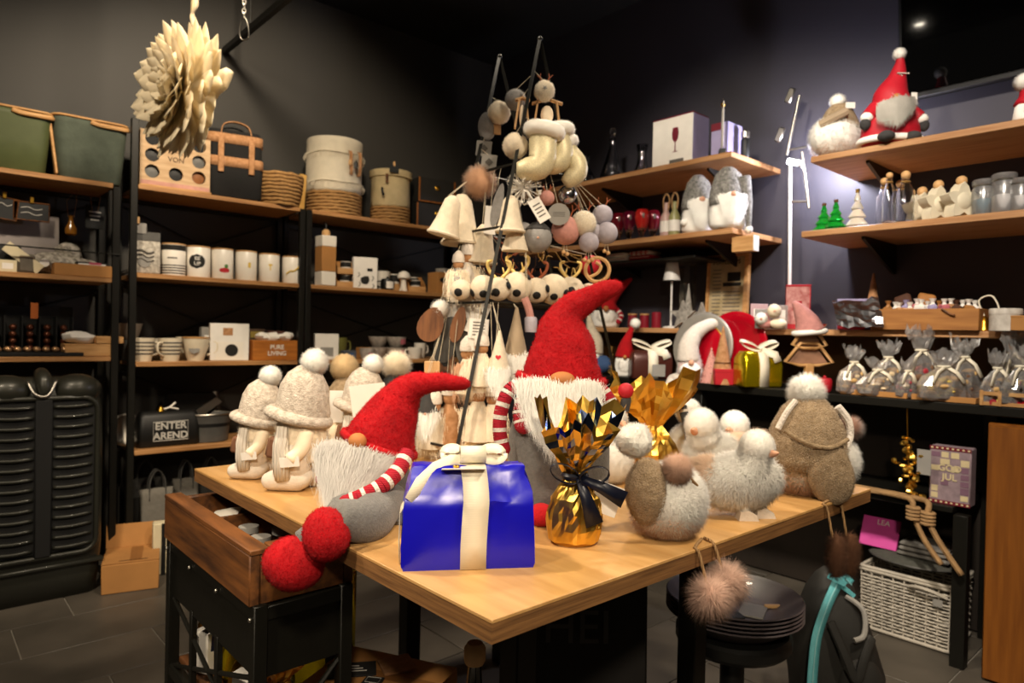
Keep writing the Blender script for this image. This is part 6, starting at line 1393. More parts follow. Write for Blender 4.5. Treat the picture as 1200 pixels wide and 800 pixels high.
# middle shelf
q = RK(381, Z2+.001, 3.90); mm = mp(q); h = 58*mm
t = thing('pump_bottle', 'white and brown square bottle with a golden stopper', 'bottle', q, 0); w = 18*mm
for (a, b, m_) in ((0, .28, WHITE), (.28, .78, KRAFT), (.78, 1, WHITE)): obj('bottle_section', MB().box((0, 0, h*(a+b)/2), (w, w, h*(b-a)-.0004), .003), m_, t)
obj('stopper', MB().lathe([(.02, h), (.026, h+.012), (.024, h+.03), (.012, h+.04), (.001, h+.042)], 14), BEAD, t); obj('spout', MB().tube([(0, 0, h+.04), (.0, 0, h+.075), (-.012, 0, h+.08)], .006, 6), BLKP, t)
MUGB = mat('white_cup_glaze', 'dcd7cc', .3, var=.03)
def boxed_mug(label, px, z, Y=3.96, w=.115, h=.085):
    q = RK(px, z, Y); t = thing('boxed_mug', label, 'gift set', q, FACE*.4)
    obj('box_back', MB().box((0, .04, h/2), (w, .004, h), .001), KRAFT, t); obj('box_bottom', MB().box((0, 0, .003), (w, .085, .004)), KRAFT, t)
    for s in (-1, 1): obj('box_side', MB().prism([(-.042, 0), (.042, 0), (.042, h), (.02, h), (-.042, h*.45)], .004, (s*w/2, 0, 0), RZ(PI/2)), KRAFT, t)
    obj('box_front', MB().box((0, -.042, h*.22), (w, .004, h*.44), .001), LWOOD, t)
    obj('cup', MB().lathe([(.024, .006), (.032, .012), (.034, h*.95), (.031, h*.95), (.028, .02), (.001, .015)], 18), MUGB, t); obj('cup_band', MB().lathe([(.0345, h*.55), (.0348, h*.9)], 18), INK, t); return h
zz = Z2+.001
boxed_mug('boxed cup in the upper box next to the pump bottle', 405, zz+.0855); boxed_mug('boxed cup in the lower box next to the pump bottle', 404, zz); boxed_mug('boxed cup behind the black teapot', 462, zz+.001, 4.08, .12, .13); boxed_mug('boxed small cup at the front edge beside the black pot', 487, zz, 3.93); boxed_mug('boxed cup in the tall kraft box behind the white figure', 484, zz, 4.08, .13, .12)
q = RK(427, zz, 3.90); mm = mp(q); t = carton('coffee_packet', 'white printed packet with a black splash mark', 'packet', q, 28*mm, .05, 36*mm, PAPER, FACE*.4, (('ink_mark', .18, .60, .22, .1, INK),)); obj('ink_splash', MB().ell((0, -.026, 36*mm*.26), (.03, .0015, .026), 12, 6, nz=.4, fq=60), INK, t)
for x, z in ((-.045, .10), (.045, .08), (-.04, .04), (.048, .03)): obj('ink_line', MB().tube(smooth_path([(x, -.026, z), (x+.008, -.026, z-.015), (x-.004, -.026, z-.03)], 3), .0022, 4), INK, t)
q = RK(449, zz, 4.1); mug('white cup with a dark handle at the back of the shelf', 449, .045, .14, Y=4.1, z=zz, m_=MUGB, handle=1)
t = thing('teapot', 'small black teapot with a white label', 'teapot', RK(454, zz, 3.94), FACE*.4); obj('pot', MB().lathe([(.03, 0), (.045, .01), (.048, .05), (.04, .075), (.02, .08), (.001, .082)], 20), BLKP, t); obj('lid_knob', MB().ell((0, 0, .086), .008, 8, 6), BLKP, t); obj('label', cyl_patch(.048, -.4, .6, .012, .058, off=.002), PAPER, t); obj('handle', MB().tube(smooth_path([(-.044, 0, .06), (-.07, 0, .055), (-.07, 0, .025), (-.044, 0, .02)], 3), .005, 6), BLKP, t)
t = thing('ceramic_figure', 'white mushroom shaped ceramic figure between the boxed cups', 'figure', RK(473, zz, 3.94), 0); obj('stem', MB().lathe([(.026, 0), (.024, .01), (.018, .06), (.02, .09)], 16), WHITE, t); obj('cap', MB().lathe([(.02, .088), (.042, .09), (.044, .105), (.035, .125), (.015, .138), (.001, .14)], 20), WHITE, t); obj('ear', MB().prism([(-.016, 0), (.016, 0), (0, .04)], .008, (-.03, -.02, .0)), WHITE, t)
q = RK(516, zz, 4.0); mm = mp(q); t = carton('kraft_gift_box', 'brown kraft box with an oval window at the rack end', 'box', q, .14, .12, .155, KRAFT, 0, ()); obj('oval_window', MB().ell((-.005, -.0602, .10), (.045, .0015, .022), 16, 6), INK, t); tag(obj('soap_dish', MB().lathe([(.03, 0), (.045, .005), (.047, .03), (.04, .03), (.001, .012)], 18), PAPERG, None, (q.x+.01, q.y, q.z+.156)), 'shallow grey dish on top of the kraft box', 'dish')
# lower shelf of the second bay
q = RK(382, z3, 3.92); mm = mp(q); t = carton('paper_packet', 'plain white paper packet with a grey cup print', 'packet', q, 27*mm, .05, 30*mm, PAPER, FACE*.4, (('cup_print', 0, .30, .55, .35, PAPERG),))
mug('olive green mug with a thin pale handle', 397, .052, .135, Y=4.06, z=z3, m_=mat('olive_glaze', '6b6a34', .4, var=.08), handle=1)
FB = mat('floral_bowl_glaze', 'b9b2a8', .4, c2='928b84', vscale=40); PKB = mat('rose_print', 'b0626e', .5)
bw = MB().lathe([(.035, 0), (.04, .004), (.062, .045), (.070, .072), (.066, .072), (.056, .042), (.001, .012)], 24)
for (px, k, lb) in ((443, 0, 'grey floral bowl, bottom of the stack farther from the baskets'), (443, 1, 'grey floral bowl, top of the stack behind the tubs'), (464, 0, 'pink rose floral bowl, bottom of the stack by the wood slices'), (464, 1, 'pink rose floral bowl, top of the stack by the wood slices')):
    q = RK(px, z3, 4.02 if px == 464 else 4.09); t = thing('bowl', lb, 'bowl', (q.x, q.y, z3+.0735*k+(.0 if px else 0)), 0); obj('bowl_body', bw, FB, t)
    if px == 464: obj('rose_print', cyl_patch(.064, -.1, .7, .024, .058, off=.002), PKB, t)
    obj('foot_ring', MB().lathe([(.034, .0), (.036, .006)], 18), SLATE, t)
for (px, Y, r, h, m_, lb, hd) in ((492, 4.0, .042, .105, MUGB, 'white patterned cup beside the floral bowls', 1), (430, 3.93, .05, .07, FB, 'low grey cup at the shelf front with a pink mark', 1), (486, 3.92, .05, .075, MUGB, 'low white speckled cup in front of the floral bowls', -1)):
    t = mug(lb, px, r, h, Y=Y, z=z3, m_=m_, handle=hd)
    if px == 430: obj('pink_mark', cyl_patch(.044, -.3, .4, .02, .05, off=.004), PKB, t)
for (px, m_, lb, lab) in ((410, mat('slate_blue_card', '4d525c', .7), 'grey card box with a blue label at the shelf front', BLUE), (420, KRAFT, 'flat kraft box beside the grey card box', PAPER)):
    q = RK(px+(-2 if px == 410 else 6), z3, 3.93 if px == 410 else 4.1); carton('card_box', lb, 'box', q, .085, .06, .055 if px == 410 else .07, m_, 0, (('label', .1, .5, .35, .5, lab),))

# ------------------------------------------------------------------ hanging paper flower
c = on(212, 106, 'Y', 3.1); mm = mp(c)
t = thing('paper_flower', 'large cream paper petal flower hanging from a wooden stick', 'decoration', c, FACE-R(38)); t.scale = (1, .75, 1)
rg = random.Random(12)
def petal(L, w):
    pr = [(0, .25), (.25, .7), (.6, 1.0), (.8, .86), (.92, .42), (1, .03)]; vs = []; fs = []
    for i, (q, f) in enumerate(pr):
        cup = .10*L*q*q
        for s, d in ((-1, .16), (0, 0), (1, .16)): vs.append((s*w*f/2, -cup+d*w*f*.8-.0005, q*L))
        for s, d in ((-1, .16), (0, 0), (1, .16)): vs.append((s*w*f/2, -cup+d*w*f*.8+.0007, q*L))
    n = len(pr)
    for i in range(n-1):
        a, b = i*6, i*6+6
        fs += [(a, a+1, b+1, b), (a+1, a+2, b+2, b+1), (a+4, a+3, b+3, b+4), (a+5, a+4, b+4, b+5), (a+3, a, b, b+3), (a+2, a+5, b+5, b+2)]
    return MB().add(vs, fs)
pm = {}
for (ring, n, L, w, tilt, y) in ((0, 22, .30, .115, 6, .05), (1, 22, .30, .115, -4, .02), (2, 20, .275, .12, -14, -.005), (3, 18, .235, .12, -26, -.02), (4, 14, .18, .11, -42, -.03), (5, 10, .13, .09, -58, -.035), (6, 6, .09, .07, -74, -.04)):
    for k in range(n):
        a = TAU*(k+.5*(ring % 2))/n+rg.uniform(-.06, .06); key = ring
        M_ = RY(a) @ RX(R(-tilt+rg.uniform(-7, 7))) 
        if key not in pm: o = obj('petal', petal(L, w), PETAL, t, (0, y, 0), smooth=1); pm[key] = o.data
        else: o = bpy.data.objects.new('petal', pm[key]); COL.objects.link(o); o.parent = t; o.location = (0, y, 0)
        o.rotation_euler = (M_).to_euler(); o.scale = (.92, 1, rg.uniform(.90, 1.04))
obj('flower_core', MB().ell((0, .0, 0), (.03, .05, .03), 12, 8), PETAL, t)
obj('stick', MB().tube([(0, .06, .0), (0, .06, ZC-c.z)], .010, 8), mat('pale_stick', 'c9b68c', .7, var=.1), t)
obj('ribbon_knot', MB().strip(smooth_path([(.0, .045, .40), (.035, .04, .43), (.05, .045, .36), (.03, .04, .32), (.05, .04, .27)], 4), .03, (0, .6, .6), .002), mat('linen_ribbon', 'a89a80', .9, var=.1), t, smooth=1)

# ------------------------------------------------------------------ right wall: upper shelf with decanters
SF = -PI/2
z = 2.166
def decanter(label, px, prof, sc=1, X=3.2):
    q = RW(px, z, X); t = thing('glass_decanter', label, 'decanter', q); obj('vessel', MB().lathe([(r*sc, h*sc) for r, h in prof], 26), clear('decanter_glass', 'f2f2f4', .08, .14), t, smooth=1); return t
tt = decanter('squat clear glass decanter at the shelf end by the stand', 687, [(.05, 0), (.075, .006), (.08, .03), (.05, .09), (.018, .14), (.016, .20), (.024, .22), (.021, .22), (.013, .2), (.014, .14), (.045, .09), (.072, .03), (.001, .012)])
tt = decanter('tall conical clear glass decanter with a ball stopper', 717, [(.06, 0), (.078, .006), (.076, .04), (.05, .13), (.022, .22), (.016, .26), (.02, .28), (.017, .28), (.012, .26), (.018, .22), (.045, .13), (.069, .04), (.001, .012)]); obj('stopper', MB().lathe([(.014, .275), (.016, .29), (.010, .30), (.018, .315), (.02, .33), (.012, .345), (.001, .35)], 16), GLASS, tt)
tt = decanter('slim clear glass carafe standing next to the white carton', 752, [(.04, 0), (.05, .005), (.05, .03), (.03, .09), (.024, .14), (.036, .2), (.033, .2), (.021, .14), (.026, .09), (.045, .03), (.001, .012)])
q = RW(796, z, 3.13); a = RW(764, z, 3.06); b = RW(811, z, 3.06); w = abs(a.y-b.y); h = on(790, 137, 'X', 3.06).z-z
t = thing('gift_carton', 'white carton with maroon top and a goblet picture', 'box', (3.06+.075, (a.y+b.y)/2, z), SF)
obj('box', MB().box((0, 0, h/2), (w, .15, h), .002), PAPER, t); obj('maroon_top', MB().box((0, 0, h+.0035), (w+.001, .151, .006), .001), MAR, t)
obj('goblet_picture', MB().lathe([(.02, 0), (.004, .006), (.003, .05), (.018, .07), (.022, .10), (.016, .13)], 14, (.02, -.0755, h*.28), None, sy=.06), MAR, t); obj('print_block', MB().box((.03, -.0758, h*.09), (w*.35, .001, h*.08)), INKG, t)
obj('lavender_side', MB().box((w/2+.0008, 0, h/2), (.0012, .148, h*.99)), LAV, t)
a = RW(829, z, 3.08); b = RW(861, z, 3.08); w2 = abs(a.y-b.y)*.62; h2 = on(840, 142, 'X', 3.08).z-z
t = thing('gift_carton', 'lavender carton with maroon flap behind the upright price sign', 'box', (3.12+.06, (a.y+b.y)/2+.03, z), SF); obj('box', MB().box((0, 0, h2/2), (w2, .14, h2), .002), LAV, t); obj('maroon_flap', MB().box((-w2*.2, -.0708, h2*.9), (w2*.6, .001, h2*.2)), MAR, t)
q = RW(846, z, 3.03); hs = on(846, 116, 'X', 3.03).z-z
t = thing('price_sign', 'slim white price sign in a black clip stand', 'sign', q, R(38)); obj('clip_base', MB().box((0, 0, .012), (.05, .03, .024), .002), BLKP, t); obj('card', MB().box((0, 0, .03+(hs-.05)/2), (.07, .003, hs-.05), .001), PAPER, t); obj('clip_ball', MB().ell((0, 0, hs-.03), .012, 10, 8), BRASS, t); obj('rod', MB().tube([(0, 0, .02), (0, 0, hs)], .002, 5), STEEL, t)
q = RW(873, z, 3.2); t = thing('pepper_mill', 'black slim mill at the shelf end', 'mill', q); obj('barrel', MB().lathe([(.02, 0), (.022, .006), (.022, .10), (.017, .108)], 16), BLKP, t); obj('head', MB().lathe([(.017, .108), (.021, .112), (.021, .14), (.012, .15), (.001, .152)], 16), STEEL, t)
# second shelf: goblets, bottles, grey gnomes
z = 1.791
GOB = [(.032, 0), (.034, .004), (.010, .016), (.008, .03), (.03, .075), (.040, .115), (.038, .15), (.034, .165)]
for k, (px, m_, lb, X) in enumerate(((724, mat('wine_red', '6a1020', .15, .2, coat=.5), 'dark wine red goblet with a clear foot, end of the row by the stand', 3.08), (737, mat('plum_red', '5e0c26', .15, .2, coat=.5), 'plum red goblet between the wine and the scarlet ones', 3.08), (752, mat('scarlet', 'b3201c', .2, .1, coat=.5), 'scarlet goblet with frosted pattern', 3.07), (765, mat('wine_red', ''), 'wine red goblet half hidden behind the scarlet one', 3.14))):
    t = thing('goblet', lb, 'goblet', RW(px, z, X)); s = 1.0
    obj('foot', MB().lathe([(.032, 0), (.034, .004), (.012, .014), (.014, .03), (.030, .07)], 18), GLASS, t); obj('bowl', MB().lathe([(.026, .062), (.036, .09), (.042, .12), (.040, .15), (.030, .168), (.001, .168)], 20), m_, t); obj('rim_spots', MB().ell((-.028, -.03, .13), (.01, .006, .016), 8, 6), PAPERG, t)
for k, (px, m_, lb) in enumerate(((780, mat('rose_bottle', 'b5948c', .3, var=.1), 'pale rose bottle with a rope handle'), (790, mat('sage_bottle', '8c8a5a', .3, var=.1), 'yellow green bottle with a rope handle beside the gnomes'))):
    t = thing('bottle', lb, 'bottle', RW(px, z, 3.1)); obj('glass', MB().lathe([(.028, 0), (.032, .005), (.032, .11), (.014, .145), (.012, .19), (.014, .192)], 16), m_, t); obj('label', cyl_patch(.032, -2.4, .2, .03, .09), PAPER, t); obj('rope_handle', MB().tube(smooth_path([(0, -.014, .15), (0, -.02, .21), (0, .0, .24), (0, .02, .21), (0, .014, .15)], 4), .005, 6), ROPE, t, smooth=1)
GNF = mat('heather_grey_knit', '8e8c86', .95, c2='4e4c48', vscale=60, bump='voronoi', scale=180, strength=.6); GNP = mat('heather_pile', 'c2beb6', .9, var=.3)
def grey_gnome(label, px, py0, hgt, w, X, seed, arm_=True, zz=None):
    q = RW(px, z if zz is None else zz, X); m = mp(q); t = thing('shelf_gnome', label, 'plush gnome', q, FACE)
    b = MB().lathe([(w*.40*m, 1*m), (w*.5*m, 5*m), (w*.5*m, 18*m), (w*.42*m, 36*m)], 18, sy=.75); o = obj('body', b, WFUR, t, smooth=1)
    global FURZ; FURZ = .001; fur('body_fur', b, WFUR, o, 3500, .016, .0008, .5, .5, seed); FURZ = None
    h = MB().lathe([(w*.50*m, 28*m), (w*.52*m, 34*m), (w*.48*m, hgt*.62*m), (w*.36*m, hgt*.86*m), (w*.16*m, hgt*.98*m), (.5*m, hgt*m)], 20, sy=.8, nz=.004, fq=30); o = obj('hat', h, GNF, t, smooth=1); fur('hat_pile', h, GNP, o, 3000, .008, .0007, .2, .7, seed+1)
    obj('beard_core', MB().ell((0, -w*.36*m, 26*m), (w*.34*m, w*.12*m, 16*m), 12, 8), WFUR, t)
    beard(t, [(-w*.36*m, -w*.34*m, 36*m), (0, -w*.44*m, 38*m), (w*.36*m, -w*.34*m, 36*m)], [(-w*.24*m, -w*.44*m, 8*m), (0, -w*.5*m, 5*m), (w*.24*m, -w*.44*m, 8*m)], WFUR, 900, .0008, .014, seed, 'beard', .01); obj('nose', MB().ell((0, -w*.50*m, 38*m), (3.6*m, 3*m, 3.2*m), 10, 8), SKINP, t)
    return t, m
t, m = grey_gnome('grey heather hat gnome standing beside the green bottle', 817, 268, 70, 36, 3.1, 301); obj('side_pompom', MB().ell((-17*m, -6*m, 13*m), 4.5*m, 10, 8), WFUR, t)
t, m = grey_gnome('larger grey heather hat gnome at the shelf edge with white trim', 852, 265, 74, 42, 3.06, 305); puff(t, (21*m, -12*m, -1*m), 4*m, WFUR, 500, .008, 'hat_pompom', 306); obj('hat_tail', MB().tube([(16*m, -6*m, 60*m), (20*m, -11*m, 30*m), (21*m, -12*m, 2*m)], [8*m, 5*m, 3*m], 10), GNF, t)
# hanging sign under the shelf and towels
q = on(868, 285, 'X', 3.02); t = thing('hanging_sign', 'small wooden sign box hanging under the gnome shelf', 'sign', (3.06, q.y, q.z), SF); hs = .05
obj('sign_board', MB().box((0, 0, 0), (.115, .05, .075), .002), LWOOD, t); obj('white_end', MB().box((.0585, 0, 0), (.003, .05, .075), .0005), PAPER, t)
for s in (-1, 1): obj('hanger', MB().tube([(s*.04, 0, .037), (s*.04, 0, 1.762-q.z)], .002, 5), STEEL, t)
for k, (px, zz, m_, lb, w) in enumerate(((728, 1.691, PAPER, 'folded white towel at the bottom of its pile', .16), (728, 1.717, PAPER, 'folded white towel on top of its pile', .15), (756, 1.691, REDM, 'folded dark red towel under the striped one', .16), (756, 1.717, WHK, 'folded white towel with red stripes', .15))):
    q = RW(px, zz, 3.2); t = thing('folded_towel', lb, 'towel', q, SF); obj('towel', MB().box((0, 0, .0125), (w, .13, .024), .011), m_, t)
    obj('fold_edge', MB().box((0, -.067, .0125), (w*.97, .003, .003), .001), REDM if k != 2 else WHK, t)
    if k == 3:
        for i in range(4): obj('red_stripe', MB().box((-.05+.033*i, -.001, .0126), (.012, .1325, .0246), .010), REDM, t)
# step shelf (z 1.30) items
z = 1.301
def lamp(label, px, X, ytop, yb):
    q = RW(px, z, X); m = mp(q); t = thing('table_lamp', label, 'lamp', q); H = on(px, ytop, 'X', X).z-z
    obj('base', MB().lathe([(.001, 0), (.045, 0), (.045, .008), (.01, .014), (.006, .016)], 22), WHM, t); obj('pole', MB().lathe([(.006, .012), (.006, H-.07)], 10), WHM, t); obj('shade', MB().lathe([(.048, H-.10), (.033, H), (.030, H), (.045, H-.10)], 24), WHM, t)
    obj('shade_top', MB().lathe([(.032, H-.004), (.032, H-.002), (.001, H-.002)], 20), WHM, t); return t
lamp('slender white table lamp with a small conical shade', 786, 3.25, 308, 383)
for k, (px, X, lb) in enumerate(((741, 3.22, 'short dark red candle nearest the brown gift'), (755, 3.24, 'short dark red candle in the middle of three'), (769, 3.22, 'taller dark red candle beside the white lamp'))):
    q = RW(px, z, X); t = thing('candle', lb, 'candle', q); h = .075+.015*(k == 2); obj('wax', MB().lathe([(.026, 0), (.027, .003), (.027, h-.003), (.024, h), (.004, h-.003), (.001, h-.003)], 20), mat('dark_red_wax', '7c0d22', .5, var=.06), t); obj('wick', MB().tube([(0, 0, h-.004), (.001, 0, h+.008)], .001, 5), INK, t)
    if k < 2: obj('wooden_lid', MB().lathe([(.028, h), (.028, h+.008), (.001, h+.008)], 20), LWOOD, t)
WCH = mat('whitewashed_wood', 'a8a49c', .85, c2='6e6a64', vscale=50)
def star(label, px, y0, X, r, name='wooden_star', five=True):
    q = RW(px, z, X); t = thing(name, label, 'star', q, SF); o = [(r*(1 if k % 2 == 0 else .42)*math.sin(TAU*k/10), r*(1 if k % 2 == 0 else .42)*math.cos(TAU*k/10)) for k in range(10)]
    obj('star_face', MB().prism(o, .02, (0, 0, r*.81)), WCH, t); obj('ridge', MB().tube([(0, -.011, r*.81), (0, -.011, r*1.75)], .003, 5), WCH, t); return t
star('whitewashed wooden star leaning by the lamp', 800, 345, 3.2, .085); star('whitewashed star half hidden by the poster frame', 822, 345, 3.28, .08)
q = RW(806, z, 3.27); t = thing('wooden_cone_tree', 'tall whitewashed cone tree behind the silver plate', 'ornament', q); obj('cone', MB().lathe([(.035, .012), (.03, .05), (.002, .25)], 14), WCH, t); obj('stand', MB().lathe([(.03, 0), (.03, .012)], 14), OLDW, t)
q = RW(805, z, 3.38); hh = on(805, 307, 'X', 3.38).z-z; t = thing('glass_lantern', 'tall dim glass lantern against the dark wall', 'lantern', q, SF); obj('glass_body', MB().box((0, 0, hh/2), (.07, .07, hh-.03), .002), CELLO, t); obj('metal_top', MB().box((0, 0, hh-.01), (.075, .075, .02), .002), SLATE, t); obj('metal_base', MB().box((0, 0, .008), (.075, .075, .016), .002), SLATE, t)
# framed poster
a = on(827, 330, 'X', 3.40); b = on(877, 330, 'X', 3.40); w = abs(a.y-b.y); zt_ = on(850, 298, 'X', 3.40).z
t = thing('framed_poster', 'aged newspaper style poster in a light wooden frame', 'poster', (3.40, (a.y+b.y)/2, z), SF, rot=(R(-3), 0, SF)); h = zt_-z
obj('sheet', MB().box((0, .003, h/2), (w-.02, .006, h-.02)), mat('aged_paper', 'b5a583', .85, c2='97875f', vscale=14), t)
for s in (-1, 1): obj('frame_rail', MB().box((s*(w/2-.011 if s < 0 else w/2-.014), -.004, h/2), (.014 if s < 0 else .028, .024, h), .002), LWOOD, t)
obj('frame_rail', MB().box((0, -.004, h-.006), (w-.04, .024, .012), .002), LWOOD, t); obj('frame_rail', MB().box((0, -.004, .008), (w-.04, .024, .014), .002), LWOOD, t)
text('PUFFELPEPS', .033, INK, t, (-.012, -.0006, h*.90), bold=.0006)
for (x, zz, ww, hh) in ((.14, .70, .30, .12), (.10, .60, .42, .05)): obj('picture_block', MB().box((x*w, -.0008, zz*h), (ww*w, .0012, hh*h)), INK, t)
for i in range(14):
    for x in (-.26, .0, .2):
        if x > -.1 and i < 6: continue
        obj('text_line', MB().box((x*w, -.0006, h*(.80-.05*i)), (w*.2, .001, h*.012)), INKG, t)
# counter items
zc = CT+.001
def plate(label, px, py, r, m_, X, tilt, rim=None, zb=zc):
    q = on(px, py, 'X', X); m = mp(q); r *= m; t = thing('serving_plate', label, 'plate', (X, q.y, zb), 0); T = RY(R(-90+tilt)); cz = r*math.cos(R(tilt))+.004
    obj('dish', MB().lathe([(.001, .004), (r*.62, .004), (r*.72, .012), (r*.97, .022), (r, .026), (r*.97, .031), (r*.72, .02), (r*.62, .012), (.001, .012)], 44, (r*math.sin(R(tilt)), 0, cz), T), m_, t, smooth=1)
    if rim: obj('inner_disc', MB().lathe([(r*.64, .0125), (r*.62, .0145), (.001, .0145)], 40, (r*math.sin(R(tilt)), 0, cz), T), rim, t); obj('gold_ring', MB().lathe([(r*.68, .018), (r*.66, .0205), (r*.63, .0148)], 40, (r*math.sin(R(tilt)), 0, cz), T, cap=False), BRASS, t)
    obj('stand_foot', MB().box((.02, 0, .003), (.08, .06, .006), .001), BLKP, t); return t
plate('large silver plate with a red centre behind the knitted gnome', 824, 405, 40, mat('silver_plate', 'aeaaa2', .38, .55, var=.06), 3.095, 6, REDG); plate('glossy red plate standing behind the silver one', 862, 400, 42, REDG, 3.125, 4)
def gift(label, px, X, w, h, m_, rz, bowm=RIB, d=.09, lean=.0):
    q = RW(px, zc, X); m = mp(q); w *= m; h *= m; t = thing('gift_box', label, 'gift', q, rz)
    obj('wrapped_box', MB().loft([rrect(w*f, d*g, .012, h*k, 3) for k, f, g in ((0, .98, .98), (.05, 1, 1), (.6, 1, 1), (.8, .97, .9), (.93, .92, .7), (1, .85, .55))]).jitter(.005, 22, 2), m_, t, smooth=1)
    obj('ribbon', MB().strip([(0, -d/2-.004, .002), (0, -d/2-.006, h*.6), (0, -d*.48, h*.8), (0, -d*.36, h*.97), (0, 0, h+.006), (0, d*.4, h*.95)], w*.24, (1, 0, 0), .002), bowm, t, smooth=1)
    bw = MB()
    for s in (-1, 1): bw.strip([(s*(w*.24-w*.24*math.cos(a)), -.01, h+.012+.014*math.sin(a)+(w*.24-w*.24*math.cos(a))*.35) for a in [TAU*k/14 for k in range(15)]], .032, (0, 1, .6), .0015)
    obj('bow', bw, bowm, t, smooth=1); obj('ribbon_tail', MB().strip([(0, -d*.3, h+.004), (w*.28, -d*.5, h*.92), (w*.34, -d*.56, h*.72)], w*.2, (.3, .2, .9), .0015), bowm, t, smooth=1); return t, m, w, h
gift('shiny yellow foil gift with a wide ivory bow', 887, 3.07, 47, 41, YELF, FACE+R(8), RIB, .13)
t, m, w, h = gift('brown satin gift with an ivory ribbon beside the silver plate', 762, 3.06, 48, 33, BROWNG, FACE*.9, RIB, .10); obj('gift_card', MB().box((w*.12, -.066, h*.3), (w*.32, .004, h*.42), .001), PAPERG, t)
# knitted white gnome
q = RW(815, zc, 3.045); P = PX(815, 443, q); m = P.m
g = thing('shelf_gnome', 'white knitted gnome with a long bending hat before the silver plate', 'plush gnome', q, FACE)
b = MB().lathe([(12*m, 0), (15*m, 4*m), (14*m, 20*m), (10*m, 34*m)], 16, P(808, 443), sy=.8); o = obj('body', b, mat('blush_wool', 'cdb0ac', .95, var=.1), g, smooth=1); FURZ = .001; fur('body_fur', b, WFUR, o, 2500, .012, .0008, .4, .5, 311); FURZ = None
a, r = smooth_path([P(806, 418), P(806, 402), P(812, 388), P(824, 378), P(838, 374), P(849, 380), P(853, 390)], 4, [13*m, 12*m, 9.5*m, 7.5*m, 6*m, 4.5*m, 2*m]); hm = MB().tube(a, r, 16).jitter(.003, 40); o = obj('hat', hm, WHK, g, smooth=1); fur('hat_pile', hm, WFUR, o, 2500, .005, .0008, .1, .7, 312)
obj('nose', MB().ell(P(805, 420, -17), 3.4*m, 10, 8), SKINP, g); puff(g, P(806, 430, -10), (13*m, 8*m, 10*m), WFUR, 1300, .010, 'beard', 313)
q2 = on(782, 462, 'X', 2.93); li = (Matrix.Translation(q) @ Matrix.Rotation(FACE, 4, 'Z')).inverted(); e = li @ q2
obj('leg', MB().tube(smooth_path([P(803, 440, -14), li @ Vector((2.975, q2.y-.01, zc+.016)), li @ Vector((2.955, q2.y, zc-.01)), e], 4), 6*m, 8), WHK, g, smooth=1); puff(g, e, 9*m, mat('rose_wool', 'cfa0a6', .95, var=.1), 900, .008, 'foot', 314)
# cone tree and small box
q = RW(846, zc, 2.99+.05); m = mp(q); t = thing('wooden_cone_tree', 'slim cork cone tree standing in front of the silver plate', 'ornament', q); obj('cone', MB().lathe([(13*m, 0), (13*m, .004), (9*m, 26*m), (.6*m, 68*m)], 18), CORK, t); obj('ring_groove', MB().lathe([(9.6*m, 24*m), (9.4*m, 26*m)], 18), OLDW, t)
q = RW(833, zc, 3.08); m = mp(q); t = thing('beaded_cone', 'rose beaded cone tree beside the cork one', 'ornament', q); mb = MB(); rg = random.Random(5)
obj('cone', MB().lathe([(13*m, 0), (.6*m, 40*m)], 14), PNK, t)
for k in range(110): zz = rg.random()**1.3; a = rg.uniform(0, TAU); mb.ell((13*m*(1-zz)*math.cos(a), 13*m*(1-zz)*math.sin(a), 40*m*zz+.002), .0035, 6, 4)
o = obj('beads', mb, mat('rose_bead', 'b0786c', .2, .4), t); o['kind'] = 'stuff'
q = RW(849, zc, 2.99+.02); q.x = 3.025; q.y -= .03; m = mp(q); t = carton('little_box', 'small bright red cardboard box with lid', 'box', (3.022, RW(849, zc, 3.022).y, zc), 25*m, .04, 18*m, REDM, FACE, ()); obj('lid', MB().box((0, 0, 16.5*m), (25.8*m, .042, 4*m), .001), REDM, t)
# little red gnomes near the brown gift
def mini_gnome(label, px, py, X, H, w, m_, tip, zb, seed, arms=False):
    q = RW(px, zb, X); P = PX(px, py, q); m = P.m; t = thing('shelf_gnome', label, 'plush gnome', q, FACE)
    b = MB().lathe([(w*.42*m, 0), (w*.5*m, 3*m), (w*.42*m, H*.34*m), (w*.25*m, H*.44*m)], 14, sy=.8); o = obj('body', b, WFUR, t, smooth=1)
    a, r = smooth_path([Vector((0, 0, H*.36*m)), Vector((w*.05*m, 0, H*.55*m)), Vector((tip[0]*.45*m, 0, H*.76*m)), Vector((tip[0]*m, 0, H*m))], 4, [w*.46*m, w*.36*m, w*.2*m, w*.05*m]); hm = MB().tube(a, r, 14); obj('hat', hm, m_, t, smooth=1)
    puff(t, (0, -w*.26*m, H*.22*m), (w*.32*m, w*.2*m, H*.18*m), WFUR, 900, .010, 'beard', seed); obj('nose', MB().ell((-w*.05*m, -w*.5*m, H*.37*m), (w*.1*m,)*3, 8, 6), SKIN, t)
    if arms: arm(t, [Vector((w*.36*m, -w*.2*m, H*.36*m)), Vector((w*.5*m, -w*.3*m, H*.24*m)), Vector((w*.4*m, -w*.4*m, H*.12*m))], [3*m]*3)
    return t, P, m
mini_gnome('small red hat gnome with striped sleeves on the raised shelf', 709, 395, 3.24, 58, 34, RED, (30, 0), 1.301, 321, True)
t, P, m = mini_gnome('tiny red hat gnome with a white pompom next to the brown gift', 731, 443, 3.05, 62, 24, RED, (10, 0), zc, 323); puff(t, (12*m, 0, 62*m), 6*m, WFUR, 600, .007, 'pompom', 324)
t, P, m = mini_gnome('denim blue trousered gnome with a beige hat on the counter', 694, 452, 3.05, 70, 28, CRF, (-6, 0), zc, 325); obj('trousers', MB().ell((8*m, -6*m, 12*m), (16*m, 10*m, 10*m), 12, 8, nz=.15, fq=30), BLUE, t)
